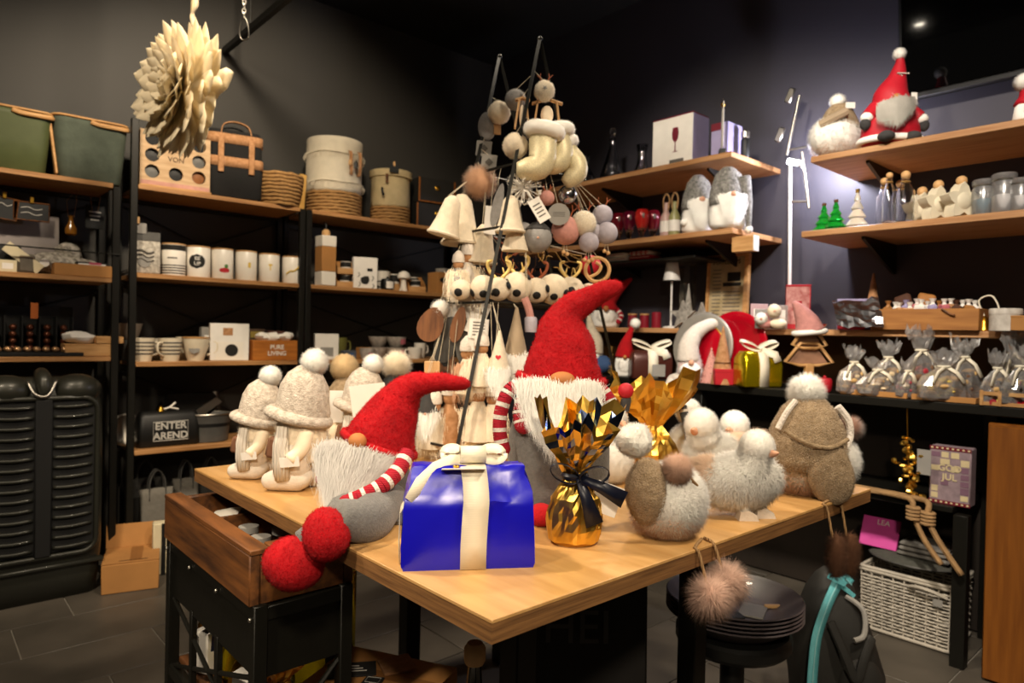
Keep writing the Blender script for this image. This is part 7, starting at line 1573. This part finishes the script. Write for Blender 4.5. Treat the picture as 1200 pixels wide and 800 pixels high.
t, P, m = mini_gnome('taupe hat gnome standing behind the striped sleeve gnome', 703, 390, 3.38, 88, 30, mat('taupe_felt', ''), (10, 0), 1.301, 327)
t = thing('tinsel_tree', 'thin golden twig tree between the little gnomes', 'ornament', RW(716, zc, 3.02)); mb = MB(); rg = random.Random(8)
for k in range(60): zz = rg.uniform(.01, .16); a = rg.uniform(0, TAU); mb.tube([(0, 0, zz), (.022*math.cos(a)*(1-zz*4), .022*math.sin(a)*(1-zz*4), zz+.012)], [.0016, .0006], 4)
o = obj('tinsel', mb, TWIG, t); o['kind'] = 'stuff'; obj('stem', MB().tube([(0, 0, 0), (0, 0, .17)], .002, 5), TWIG, t)

# ------------------------------------------------------------------ LED work lamp between the shelves
q = RW(925, 1.30, 3.36); zt_ = on(934, 108, 'X', 3.36).z; m = mp(q)
t = thing('work_lamp', 'chrome stand lamp with folded rods and a bright LED head', 'lamp', (3.36, q.y, 1.301))
def LL(x, y, d=0): w = on(x, y, 'X', 3.36+d); return w-Vector((3.36, q.y, 1.301))
obj('base', MB().lathe([(.04, 0), (.04, .008), (.008, .016)], 20), STEEL, t)
obj('pole', MB().tube([(0, 0, .01), LL(926, 190)], .009, 10), WHM, t); obj('upper_rod', MB().tube([LL(922, 182), LL(937, 112)], .008, 10), STEEL, t); obj('side_rod', MB().tube([LL(940, 178), LL(948, 244)], .008, 10), STEEL, t)
obj('spacer_bar', MB().tube([LL(927, 236), LL(948, 236)], .006, 8), STEEL, t); obj('spacer_bar', MB().tube([LL(922, 176), LL(945, 172)], .006, 8), STEEL, t)
for (x, y) in ((926, 112), (914, 158)): obj('rod_pad', MB().box(LL(x, y), (.02, .035, .075), .006, RX(R(24))), STEEL, t)
hd = LL(932, 190, -.06)
obj('lamp_head', MB().box(hd, (.05, .075, .035), .006, RX(R(20))), STEEL, t)
obj('led_panel', MB().box(hd+Vector((-.026, 0, -.004)), (.004, .06, .026), .001, RX(R(20))), mat('led_light', 'ffffff', emit=('f4f2ff', 40)), t)
obj('led_panel', MB().box(hd+Vector((.026, 0, -.004)), (.004, .06, .026), .001, RX(R(20))), mat('led_light', ''), t)
ll = bpy.data.lights.new('led_light', 'POINT'); ll.energy = 30; ll.color = (.86, .85, 1); ll.shadow_soft_size = .03
lo = bpy.data.objects.new('led_light', ll); COL.objects.link(lo); lo.location = Vector((3.36, q.y, 1.301))+hd+Vector((-.02, -.13, -.03)); lo['label'] = 'cool light of the work lamp'

# ------------------------------------------------------------------ top right shelf gnomes
z = 2.067
q = RW(978, z, 3.14); P = PX(978, 176, q); m = P.m
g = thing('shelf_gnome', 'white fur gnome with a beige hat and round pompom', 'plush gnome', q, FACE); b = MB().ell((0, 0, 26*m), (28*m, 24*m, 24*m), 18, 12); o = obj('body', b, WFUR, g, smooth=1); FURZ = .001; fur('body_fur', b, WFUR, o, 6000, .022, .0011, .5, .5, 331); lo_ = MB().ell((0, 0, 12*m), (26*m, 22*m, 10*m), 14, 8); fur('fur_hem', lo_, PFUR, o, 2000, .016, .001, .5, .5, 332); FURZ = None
obj('hat', MB().lathe([(24*m, 34*m), (23*m, 42*m), (15*m, 58*m), (6*m, 68*m), (1*m, 70*m)], 18, (4*m, 0, 0), sy=.85), BEIK, g); obj('hat_fold', MB().tube(smooth_path([(-22*m, -10*m, 38*m), (-10*m, -20*m, 44*m), (2*m, -22*m, 50*m)], 3), 5*m, 8), mat('taupe_felt', ''), g); puff(g, (2*m, 0, 68*m), 8*m, WFUR, 1200, .012, 'pompom', 333); obj('price_tag', MB().box((10*m, -14*m, 60*m), (11*m, .002, 7*m), .0005), PAPER, g)
q = RW(1043, z, 3.10); P = PX(1043, 166, q); m = P.m
g = thing('santa_gnome', 'red santa gnome with grey beard and tall pompom hat', 'plush gnome', q, FACE)
b = MB().lathe([(30*m, 1*m), (34*m, 6*m), (32*m, 24*m), (24*m, 44*m), (14*m, 56*m)], 20, sy=.75); obj('coat', b, REDM, g, smooth=1)
obj('fur_hem', MB().tube([(34*m*math.cos(a), 26*m*math.sin(a), 7*m) for a in [TAU*k/24 for k in range(24)]], 4*m, 8, closed=True), WFUR, g, smooth=1)
for s in (-1, 1): obj('boot', MB().ell((s*15*m-4*m, -26*m, 6.5*m), (9*m, 10*m, 6.3*m), 12, 8), DGREYF, g)
a, r = smooth_path([Vector((0, 0, 48*m)), Vector((0, 0, 62*m)), Vector((6*m, 0, 82*m)), Vector((9*m, 0, 100*m)), Vector((8*m, 0, 108*m))], 4, [22*m, 19*m, 10*m, 5*m, 3*m]); obj('hat', MB().tube(a, r, 18), REDM, g, smooth=1); puff(g, Vector((8*m, 0, 110*m)), 6.5*m, WFUR, 900, .008, 'pompom', 341)
obj('hat_cord', MB().tube([Vector((6*m, -10.4*m, 81*m)), Vector((0, -11*m, 84*m)), Vector((14*m, -10.4*m, 84*m))], .003, 5), WHK, g)
beard(g, [(-24*m, -16*m, 44*m), (-6*m, -22*m, 50*m), (12*m, -20*m, 50*m)], [(-30*m, -24*m, 22*m), (-14*m, -32*m, 14*m), (4*m, -28*m, 30*m)], mat('grey_beard', 'b9b4aa', .9, var=.1), 1500, .0009, .02, 342, 'beard', .012); obj('beard_core', MB().ell((-10*m, -16*m, 36*m), (16*m, 9*m, 14*m), 12, 8), mat('grey_beard', ''), g); obj('nose', MB().ell((-7*m, -23*m, 52*m), 4*m, 10, 8), SKIN, g)
for s in (1, -1): obj('sleeve', MB().tube([(s*18*m, 0, 46*m), (s*30*m, -6*m, 34*m)], [9*m, 8*m], 12), REDM, g); obj('cuff', MB().ell((s*32*m, -7*m, 33*m), (7*m, 7*m, 6*m), 10, 8), WFUR, g); obj('mitten', MB().ell((s*34*m, -8*m, 25*m), (6*m, 6*m, 7*m), 10, 8), DGREYF, g)
obj('price_tag', MB().box((22*m, -8*m, 56*m), (7*m, .002, 14*m), .0005), PAPER, g)
q = RW(1203, z, 3.05); m = mp(q); t, P, m = mini_gnome('white pompom gnome at the end of the top shelf', 1203, 136, 3.06, 52, 30, REDM, (-4, 0), z, 351); puff(t, (-4*m, 0, 46*m), 9*m, WFUR, 900, .012, 'pompom', 352)
# glass shelf
z = 1.738
def tree_glass(label, px, w, h, m_, X=3.1, name='glass_tree'):
    q = RW(px, z, X); m = mp(q); t = thing(name, label, 'ornament', q); pr = []
    for k in range(4): a = 1-k/4.3; pr += [(w*.5*m*a*.72, h*m*(.06+k*.21)), (w*.5*m*a, h*m*(.09+k*.21)), (w*.5*m*a*.95, h*m*(.12+k*.21))]
    obj('tree', MB().lathe([(w*.4*m, 0), (w*.42*m, h*.03*m)]+pr+[(w*.06*m, h*.92*m), (.001, h*.93*m)], 20), m_, t); obj('cap', MB().lathe([(w*.09*m, h*.91*m), (w*.1*m, h*m), (.001, h*1.01*m)], 10), BRASS if m_ is not GGLASS else OLDW, t)
tree_glass('green glass tree nearest the work lamp', 965, 25, 35, GGLASS, 3.12); tree_glass('green glass tree close to the clear one', 979, 25, 36, GGLASS, 3.07); tree_glass('clear ribbed glass tree with a gold cap', 1004, 25, 47, mat('frosted_glass', 'e9e4d6', .25, trans=.5, var=0), 3.1)
def corkbottle(label, px, w, h, X, ball=True):
    q = RW(px, z, X); m = mp(q); t = thing('glass_bottle', label, 'bottle', q); r = w*.5*m; H = h*m
    obj('glass', MB().lathe([(r*.8, 0), (r, H*.03), (r, H*.62), (r*.5, H*.76), (r*.42, H*.84), (r*.5, H*.86), (r*.42, H*.86), (r*.36, H*.8), (r*.44, H*.75), (r*.88, H*.6), (r*.88, H*.06), (.001, H*.05)], 20), GLASS, t); obj('cork_ball', MB().ell((0, 0, H*.93), r*.52, 12, 8), BEAD, t); obj('twine', MB().tube([(r*.46*math.cos(a), r*.46*math.sin(a), H*.80) for a in [TAU*k/12 for k in range(12)]], .003, 5, closed=True), TWIG, t)
corkbottle('clear bottle with a wooden ball stopper, first beside the clear tree', 1035, 17, 60, 3.16); corkbottle('clear bottle with a wooden ball stopper standing in front', 1041, 15, 62, 3.06); corkbottle('wide clear bottle with a wooden ball stopper and golden twine', 1060, 20, 62, 3.09); corkbottle('clear bottle with a wooden ball stopper behind the wide one', 1053, 16, 58, 3.22)
def cer_star(label, px, s, X, mouse=False, ball=True, seed=0):
    q = RW(px, z, X); m = mp(q)*s; t = thing('ceramic_star', label, 'ornament', q, FACE+R(10)); o = []
    for k in range(20):
        a = TAU*k/20; f = 1-.42*(.5-.5*math.cos(5*a)); o.append((22*m*f*math.sin(a), 22*m*f*math.cos(a)))
    obj('star', MB().prism(o, 14*m, (0, 0, 18*m)), STARW, t); obj('puffed_face', MB().ell((0, 0, 18*m), (14*m, 10*m, 14*m), 14, 10), STARW, t)
    if ball: obj('cork_ball', MB().ell((2*m, 0, 42*m), 6*m, 12, 8), BEAD, t)
cer_star('ivory ceramic star with a cork ball beside the bottles', 1097, .98, 3.06); cer_star('ivory ceramic star with a cork ball near the lidded jars', 1124, 1.02, 3.05); cer_star('ivory ceramic star with a cork ball half behind the first star', 1078, .95, 3.16)
def jar(label, px, w, h, X, fill, zz=None):
    q = RW(px, z, X); m = mp(q); t = thing('storage_jar', label, 'jar', q); r = w*.5*m; H = h*m
    obj('glass', MB().lathe([(r*.95, 0), (r, H*.03), (r, H*.74), (r*.86, H*.80), (r*.86, H*.84)], 20), CELLOM, t); obj('contents', MB().lathe([(r*.9, H*.03), (r*.92, H*.4), (r*.8, H*.46), (.001, H*.45)], 18, nz=.003, fq=60), fill, t); obj('glass_lid', MB().lathe([(r*.95, H*.84), (r*1.0, H*.86), (r*1.0, H*.97), (r*.9, H), (.001, H)], 20), CELLOM, t); obj('wire_clasp', MB().tube([(r*.9*math.cos(a), r*.9*math.sin(a), H*.82) for a in [TAU*k/14 for k in range(14)]], .002, 5, closed=True), STEEL, t)
SALT = mat('bath_salt', 'd8d8de', .8, var=.1); BLS = mat('blue_salt', '3f6f86', .8, var=.2); SAND = mat('sand', 'b89a7a', .9, var=.2)
jar('squat glass jar with blue salt near the ceramic star', 1152, 24, 42, 3.07, BLS); jar('tall glass jar of white bath salt', 1176, 26, 46, 3.05, SALT); jar('glass jar with sand coloured filling behind the blue one', 1163, 20, 38, 3.18, SAND); jar('small glass jar of white salt by the shelf end', 1196, 22, 38, 3.04, SALT)
# step shelf right part
z = 1.301
q = RW(1022, z, 3.36); m = mp(q); t = thing('paper_cone_tree', 'plain brown paper cone tree against the dark wall', 'ornament', q); obj('cone', MB().lathe([(12*m, 0), (11.5*m, .003), (1*m, 66*m), (.2*m, 67*m)], 16), CORK, t); obj('base_ring', MB().lathe([(12.5*m, 0), (12.5*m, 3*m)], 16), OLDW, t)
a = on(920, 352, 'X', 3.3); b = on(950, 352, 'X', 3.3); w = abs(a.y-b.y)*.85; h = on(935, 336, 'X', 3.3).z-z
t = thing('lantern_box', 'red lantern box with a speckled front and a cut out door', 'box', (3.30, (a.y+b.y)/2, z), SF+R(28)); obj('box', MB().box((0, 0, h/2), (w, .13, h), .003), REDM, t); obj('speckled_front', MB().box((-.002, -.0655, h*.55), (w*.97, .001, h*.86)), mat('speckled_pink', 'c99a94', .8, c2='9a4a48', vscale=40), t); obj('door', MB().box((0, -.0665, h*.48), (w*.3, .001, h*.34)), REDG, t); obj('roof_lip', MB().box((0, 0, h+.003), (w*1.03, .135, .006), .001), REDM, t)
q = RW(957, z, 3.2); t = thing('red_dish', 'small glossy red dish beside the lantern box', 'dish', q); obj('bowl', MB().lathe([(.02, 0), (.03, .003), (.045, .025), (.041, .025), (.027, .007), (.001, .006)], 20), REDG, t); obj('foot_ring', MB().lathe([(.02, 0), (.022, .004)], 16), REDG, t)
q = RW(1000, z, 3.16); m = mp(q); t = thing('foil_package', 'silver foil bag crumpled over a red packet', 'packet', q, SF+R(20)); obj('packet', MB().box((-.01, .02, .055), (.11, .05, .11), .003), REDM, t)
sf = MB(); nn = 9; vs = []
for i in range(nn):
    for j in range(nn): x, y = -.09+.18*i/(nn-1), j/(nn-1); zz = .125-.115*y**1.3; vs.append((x+.03*y, -.012-.10*y, max(.004, zz+.014*noise.noise(Vector((x*30, y*5, 2)))+.02*(x > .05)*(1-y))))
vs2 = [(x, y+.003, zz+.003) for x, y, zz in vs]; fs = [(i*nn+j, i*nn+j+1, (i+1)*nn+j+1, (i+1)*nn+j) for i in range(nn-1) for j in range(nn-1)]
sf.add(vs, fs); sf.add(vs2, [f[::-1] for f in fs]); obj('silver_sheet', sf, SILV, t, smooth=False); obj('lavender_paper', MB().box((0, .048, .07), (.14, .003, .14), .001), LAV, t)
q0 = on(1010, 375, 'X', 3.13); q1 = on(1145, 375, 'X', 3.13); w = abs(q0.y-q1.y)*.93; m = mp(RW(1078, z, 3.13)); h = 25*m
t = thing('wooden_crate', 'long pale wooden crate full of wrapped sweets on the step shelf', 'crate', (3.24, (q0.y+q1.y)/2-.02, z), SF); cy = (q0.y+q1.y)/2-.02
CRW = wood('crate_pine', 'a8733a', '8c5a2a', (2, 20, 20), .6)
obj('front_board', MB().box((0, -.10, h/2), (w, .012, h), .002), CRW, t); obj('back_board', MB().box((0, .10, h/2), (w, .012, h), .002), CRW, t)
for s in (-1, 1): obj('end_board', MB().box((s*(w/2-.006), 0, h/2), (.012, .187, h), .002), CRW, t)
obj('bottom_board', MB().box((0, 0, .006), (w-.03, .186, .01)), CRW, t); obj('twig', MB().tube([(w*.18, -.112, h*.98), (w*.25, -.112, h*.75), (w*.30, -.115, h*.68)], .004, 6), OLDW, t)
rg = random.Random(14); kinds = [(mat('toffee', 'a3703c', .5, var=.2), 'caramel coloured wrapped soap'), (mat('rosewrap', 'b5636a', .5, var=.2), 'rose wrapped soap'), (PAPER, 'white wrapped soap'), (CORK, 'cork coloured block'), (mat('dkbrown', '4a2c1c', .7, var=.2), 'dark brown bundle'), (LAV, 'lilac wrapped soap'), (mat('peachwrap', 'c79a78', .5, var=.2), 'peach wrapped soap')]
pos = []
nm = ('lying at the work lamp end of the long crate', 'next along from the lamp end of the long crate', 'before the crate middle, flat', 'in the middle of the long crate', 'just past the crate middle', 'by the dark twig of the long crate', 'near the far corner of the long crate', 'at the tin end of the long crate')
kk = 0
for row in range(2):
    for i in range(8):
        mm_, lb = kinds[(i*3+row*2) % 7]; x = w/2-.05-(w-.10)*i/7; s_ = rg.uniform(.7, 1.05); hh_ = h-.012
        y_ = cy-x*1.0 if False else None
        wp = Matrix.Rotation(SF, 4, 'Z') @ Vector((-x, -.05+.085*row, 0)); loc = Vector((3.24, cy, z))+wp; loc.z = z+.012
        o = thing('wrapped_soap', f"{lb} {'front' if row == 0 else 'back'} row, {nm[i]}", 'soap', loc, rg.uniform(0, 3)); top = hh_*rg.uniform(1.0, 1.3)+.012*row
        obj('bar', MB().box((0, 0, top/2), (.055*s_, .04*s_, top), .008).jitter(.006, 30, kk), mm_, o, smooth=False); obj('twist', MB().lathe([(.012, top-.004), (.006, top+.008), (.014, top+.024)], 8), PAPER if kk % 3 else mm_, o); kk += 1
for k, (dx, mm_, lb) in enumerate(((-.09, mat('dkbrown', ''), 'dark brown fur bundle leaning out of the long crate'), (-.02, mat('toffee', ''), 'tan packet standing tall in the long crate'))):
    wp = Matrix.Rotation(SF, 4, 'Z') @ Vector((dx-.03, .075, 0)); loc = Vector((3.24, cy, z))+wp; loc.z = z+.012
    tag(obj('tall_packet', MB().box((0, 0, .075), (.07, .02, .15), .01, RY(R(-18 if k == 0 else 8))).jitter(.008, 20, k), mm_, None, loc, SF), lb, 'packet')
q = RW(1153, z, 3.2); t = thing('gold_bell', 'golden bell ornament with a looped cord beside the crate', 'ornament', q); obj('bell', MB().lathe([(.026, 0), (.028, .004), (.02, .03), (.014, .05), (.004, .06)], 16), GOLDD, t); obj('cord', MB().tube(smooth_path([(0, 0, .06), (.0, .02, .12), (.0, -.02, .14), (.0, -.045, .10), (0, -.05, .05)], 4), .003, 6), RIB, t)
for k, (px, mm_, r, lb) in enumerate(((1178, mat('marbled_white', 'd5cfc4', .5, c2='a9a196', vscale=30), .052, 'round white marbled tin beside the gold bell'), (1204, KRAFT, .05, 'kraft box at the step shelf end'))):
    q = RW(px, z, 3.12); t = thing('round_tin' if k == 0 else 'card_box', lb, 'tin' if k == 0 else 'box', q)
    if k == 0: obj('tin_body', MB().lathe([(r, 0), (r, .062), (.001, .062)], 26), mm_, t); obj('lid', MB().lathe([(r*1.03, .062), (r*1.03, .08), (r*.98, .084), (.001, .084)], 26), mm_, t)
    else: obj('box_body', MB().box((0, 0, .025), (.12, .08, .05), .002), mm_, t); obj('lid', MB().box((0, 0, .052), (.122, .082, .008), .002), mm_, t)
# cards and little plush by the pink hat tree
for k, (px, X, h_, lb) in enumerate(((889, 3.2, .125, 'pale pink picture card standing behind the others'), (895, 3.12, .095, 'pale grey picture card in front of the pink one'), (912, 3.16, .115, 'grey patterned card beside the lantern box'))):
    q = RW(px, z, X); carton('picture_card', lb, 'card', q, .085, .012, h_, (mat('pink_card', 'b79a9c', .8), PAPERG, mat('patterned_card', 'a59c98', .8, c2='857470', vscale=40))[k], FACE, (('picture', 0, .55, .7, .5, (PAPER, PINKF, PAPER)[k]),))
for k, (px, X, w, lb, pm) in enumerate(((893, 3.09, 18, 'white fluffy mouse plush with pink body', PINKF), (908, 3.10, 20, 'cream curly plush animal with a round head', WFURP))):
    q = RW(px, z, X); m = mp(q); t = thing('small_plush', lb, 'plush', q, FACE); obj('body', MB().ell((4*m, 0, w*.3*m), (w*.5*m, w*.4*m, w*.3*m), 12, 8), pm, t); puff(t, (-2*m, -2*m, w*.62*m+k*8*m), w*.38*m, WFUR if k == 0 else WFURP, 900, .008, 'head', 360+k); obj('nose', MB().ell((-4*m, -w*.42*m, w*.6*m+k*8*m), 1.8*m, 8, 6), SKINP, t)
# tree with a pink hat on the counter
q = RW(947, zc, 3.0+.06); P = PX(947, proj(q)[1], q); m = P.m; yb = proj(q)[1]
g = thing('wooden_tree_figure', 'wooden outline tree wearing a pink felt hat', 'ornament', q, FACE)
for (y, hw_, t_) in ((424, 28, 402), (404, 20, 386)): obj('tree_tier', MB().tube([P(947-hw_, y, 0), P(947-hw_*.35, t_, 0), P(947+hw_*.35, t_, 0), P(947+hw_, y, 0), P(947+hw_*.4, y+4, 0), P(947-hw_*.4, y+4, 0)], 2.2*m, 6, closed=True), LWOOD, g, smooth=1)
obj('back_slice', MB().prism([(-24*m, 0), (24*m, 0), (9*m, 20*m), (15*m, 22*m), (6*m, 38*m), (-6*m, 38*m), (-15*m, 22*m), (-9*m, 20*m)], .004, P(947, 426, 3)), mat('dusty_slice', '8f6a52', .8, var=.2), g)
obj('trunk', MB().box(P(947, (426+yb)/2), (9*m, 8*m, (yb-426)*m), .002), LWOOD, g); obj('foot', MB().box(P(947, yb-1.5), (34*m, 16*m, 3*m), .002), LWOOD, g)
a, r = smooth_path([P(947, 388), P(943, 376), P(934, 362), P(927, 354)], 4, [17*m, 13*m, 7*m, 2*m]); obj('felt_hat', MB().tube(a, r, 16), PINKF, g, smooth=1); br = MB().tube([P(947+17*math.cos(a_), 389-2*math.cos(a_), 14*math.sin(a_)) for a_ in [TAU*k/20 for k in range(20)]], 3.4*m, 8, closed=True); obj('hat_trim', br, WFUR, g, smooth=1)
q = RW(966, zc, 3.04); t = thing('red_pot', 'small round red pot by the wrapped cookies', 'pot', q); obj('pot', MB().lathe([(.022, 0), (.03, .01), (.032, .05), (.027, .062), (.001, .062)], 18), REDM, t); obj('knob', MB().ell((0, 0, .066), .008, 8, 6), REDM, t)
# cellophane bags in trays
def tray(label, p0, p1, X, d=.16, h=.022, zb=zc):
    a, b = RW(p0, zb, X-d/2), RW(p1, zb, X-d/2); w = abs(a.y-b.y)-.004; t = thing('card_tray', label, 'tray', (X, (a.y+b.y)/2, zb), SF)
    obj('tray_bottom', MB().box((0, 0, .002), (w-.004, d-.004, .003)), KRAFT, t)
    for s in (-1, 1): obj('tray_wall', MB().box((0, s*(d/2-.002), h/2), (w, .004, h), .001), KRAFT, t); obj('tray_wall', MB().box((s*(w/2-.002), 0, h/2), (.004, d-.009, h), .001), KRAFT, t)
    return (a.y+b.y)/2, w
tray('shallow kraft tray under the cookie bags by the pink hat tree', 984, 1063, 3.10); tray('shallow kraft tray under the gingerbread bags', 1067, 1144, 3.10)
def sweetbag(label, px, X, w, h, fill, seed, bot=None, tie=RIB):
    q = RW(px, zc+.0045, X); m = mp(q); w *= m; h *= m; t = thing('cellophane_bag', label, 'sweet bag', q, FACE); rings = []; rg = random.Random(seed); n = 22
    for (k, f) in ((0, .8), (.05, 1), (.3, 1.02), (.5, .8), (.62, .42), (.68, .22), (.72, .2), (.8, .4), (.9, .6), (1, .72)):
        rings.append([Vector((w*.5*f*(1+rg.uniform(-.16, .16)*(k > .02))*math.cos(TAU*i/n), w*.2*f*(1+rg.uniform(-.16, .16)*(k > .02))*math.sin(TAU*i/n), h*k*(1+(rg.uniform(-.12, .12) if k > .75 else 0)))) for i in range(n)])
    obj('cellophane', MB().loft(rings, False), CELLOM, t, smooth=False)
    for i in range(15):
        a = TAU*i/9*1.9; rr = w*.26*(i % 3)/2*(1 if i < 10 else .6); obj('sweet', MB().ell((rr*math.cos(a), rr*.4*math.sin(a), h*(.085+.052*(i//2))), (w*.19, w*.13, h*.07), 8, 6, RZ(a*.3), nz=.2, fq=40), fill[i % len(fill)], t)
    o = obj('ribbon_tie', MB().tube([(w*.115*math.cos(a), w*.1*math.sin(a), h*.70) for a in [TAU*k/12 for k in range(12)]], .005, 6, closed=True), tie, t); obj('ribbon_tail', MB().strip([(0, -w*.08, h*.70), (w*.18, -w*.16, h*.58), (w*.3, -w*.22, h*.38)], .014, (1, 0, .4), .0012), tie, t, smooth=1); obj('ribbon_tail', MB().strip([(0, -w*.08, h*.70), (-w*.2, -w*.15, h*.60), (-w*.34, -w*.21, h*.36)], .012, (1, 0, -.4), .0012), tie, t, smooth=1); return t
COOK = mat('cookie', 'd4ac70', .8, var=.15); GING = mat('gingerbread', 'a87440', .8, var=.15); CRED = mat('candy_red', 'a8303a', .4, var=.1); YEL = mat('butter_biscuit', 'dcc05c', .7, var=.15); NUT = mat('nut', '6a4a30', .7, var=.2); ALM = mat('almond', 'e4cca4', .7, var=.15)
sweetbag('cellophane bag of red and pale sweets beside the red pot', 1000, 3.045, 36, 52, [CRED, ALM, COOK], 401); sweetbag('low cellophane bag of pale cookies in the first tray', 1028, 3.045, 44, 42, [ALM, COOK], 402); sweetbag('tall cellophane bag of cookies behind the low one', 1040, 3.125, 40, 62, [COOK, ALM], 403)
sweetbag('cellophane bag with a gingerbread house and red heart', 1078, 3.125, 48, 78, [GING, CRED, NUT], 404); sweetbag('cellophane bag of golden butter biscuits in the second tray', 1105, 3.045, 56, 56, [YEL, YEL, COOK], 405); sweetbag('cellophane bag of nut biscuits behind the golden ones', 1128, 3.125, 48, 72, [ALM, NUT, COOK], 406); sweetbag('small cellophane bag of nuts between the trays', 1063, 3.045, 24, 44, [NUT, CRED, ALM], 407)
sweetbag('cellophane bag of red and silver sweets in the slatted crate', 1168, 3.045, 34, 60, [CRED, SILV, COOK], 408); sweetbag('cellophane bag of colourful sweets at the counter end', 1194, 3.045, 40, 66, [CRED, YEL, SILV], 409); sweetbag('tall cellophane bag with a green label at the back', 1186, 3.125, 42, 84, [ALM, mat('leaf_green2', '5a8a4a', .5)], 410)
a, b = RW(1147, zc, 2.99), RW(1215, zc, 2.99); w = abs(a.y-b.y); t = thing('slatted_crate', 'low slatted wooden crate of sweets at the counter end', 'crate', (3.10, (a.y+b.y)/2, zc), SF)
for zz in (.008, .045): obj('front_slat', MB().box((0, -.10, zz), (w, .006, .014), .001), LWOOD, t); obj('back_slat', MB().box((0, .10, zz), (w, .006, .014), .001), LWOOD, t)
for x in (-w/2+.006, -w*.14, w/2-.006): obj('corner_post', MB().box((x, -.10, .028), (.012, .0125, .056), .001), LWOOD, t); obj('corner_post', MB().box((x, .10, .028), (.012, .0125, .056), .001), LWOOD, t)
for s in (-1, 1): obj('end_slat', MB().box((s*(w/2-.004), 0, .03), (.006, .187, .04), .001), LWOOD, t)
rg = random.Random(21)
for k, (dy, lb, mm_) in enumerate(((-.34, 'red foil candy at the front of the slatted crate', CRED), (-.2, 'silver foil candy beside the red foil one', SILV), (-.06, 'yellow foil candy in the slatted crate middle', YEL), (.1, 'crimson round candy near the crate end', REDG))):
    p_ = Vector((3.025, (a.y+b.y)/2-dy*w, zc+.002)); t = thing('foil_candy', lb, 'candy', p_, rg.uniform(0, 3)); obj('candy', MB().ell((0, 0, .012), (.018, .013, .012), 10, 8), mm_, t)
    for s in (-1, 1): obj('twist_end', MB().lathe([(.004, 0), (.012, .014)], 8, (s*.016, 0, .012), RY(s*PI/2)), mm_, t)

# ceiling spotlight whose reflection shows in the television
n_ = Euler((0, R(-7), 0)).to_matrix() @ Vector((-1, 0, 0)); d_ = ray(1077, 28).normalized(); hit = on(1077, 28, 'X', 3.36); rf = d_-2*d_.dot(n_)*n_
p_ = hit+rf*((3.25-hit.z)/rf.z) if rf.z > .02 else hit+rf*1.8
t = thing('ceiling_spotlight', 'small round black ceiling spotlight mirrored in the television', 'spotlight', p_, 0)
obj('housing', MB().lathe([(.045, .0), (.05, .01), (.05, .12), (.02, .13), (.012, ZC-p_.z)], 18), BLKP, t); obj('lens', MB().ell((0, 0, .002), (.042, .042, .014), 16, 8), mat('lamp_lens', 'fff2dc', emit=('fff0da', 60)), t)
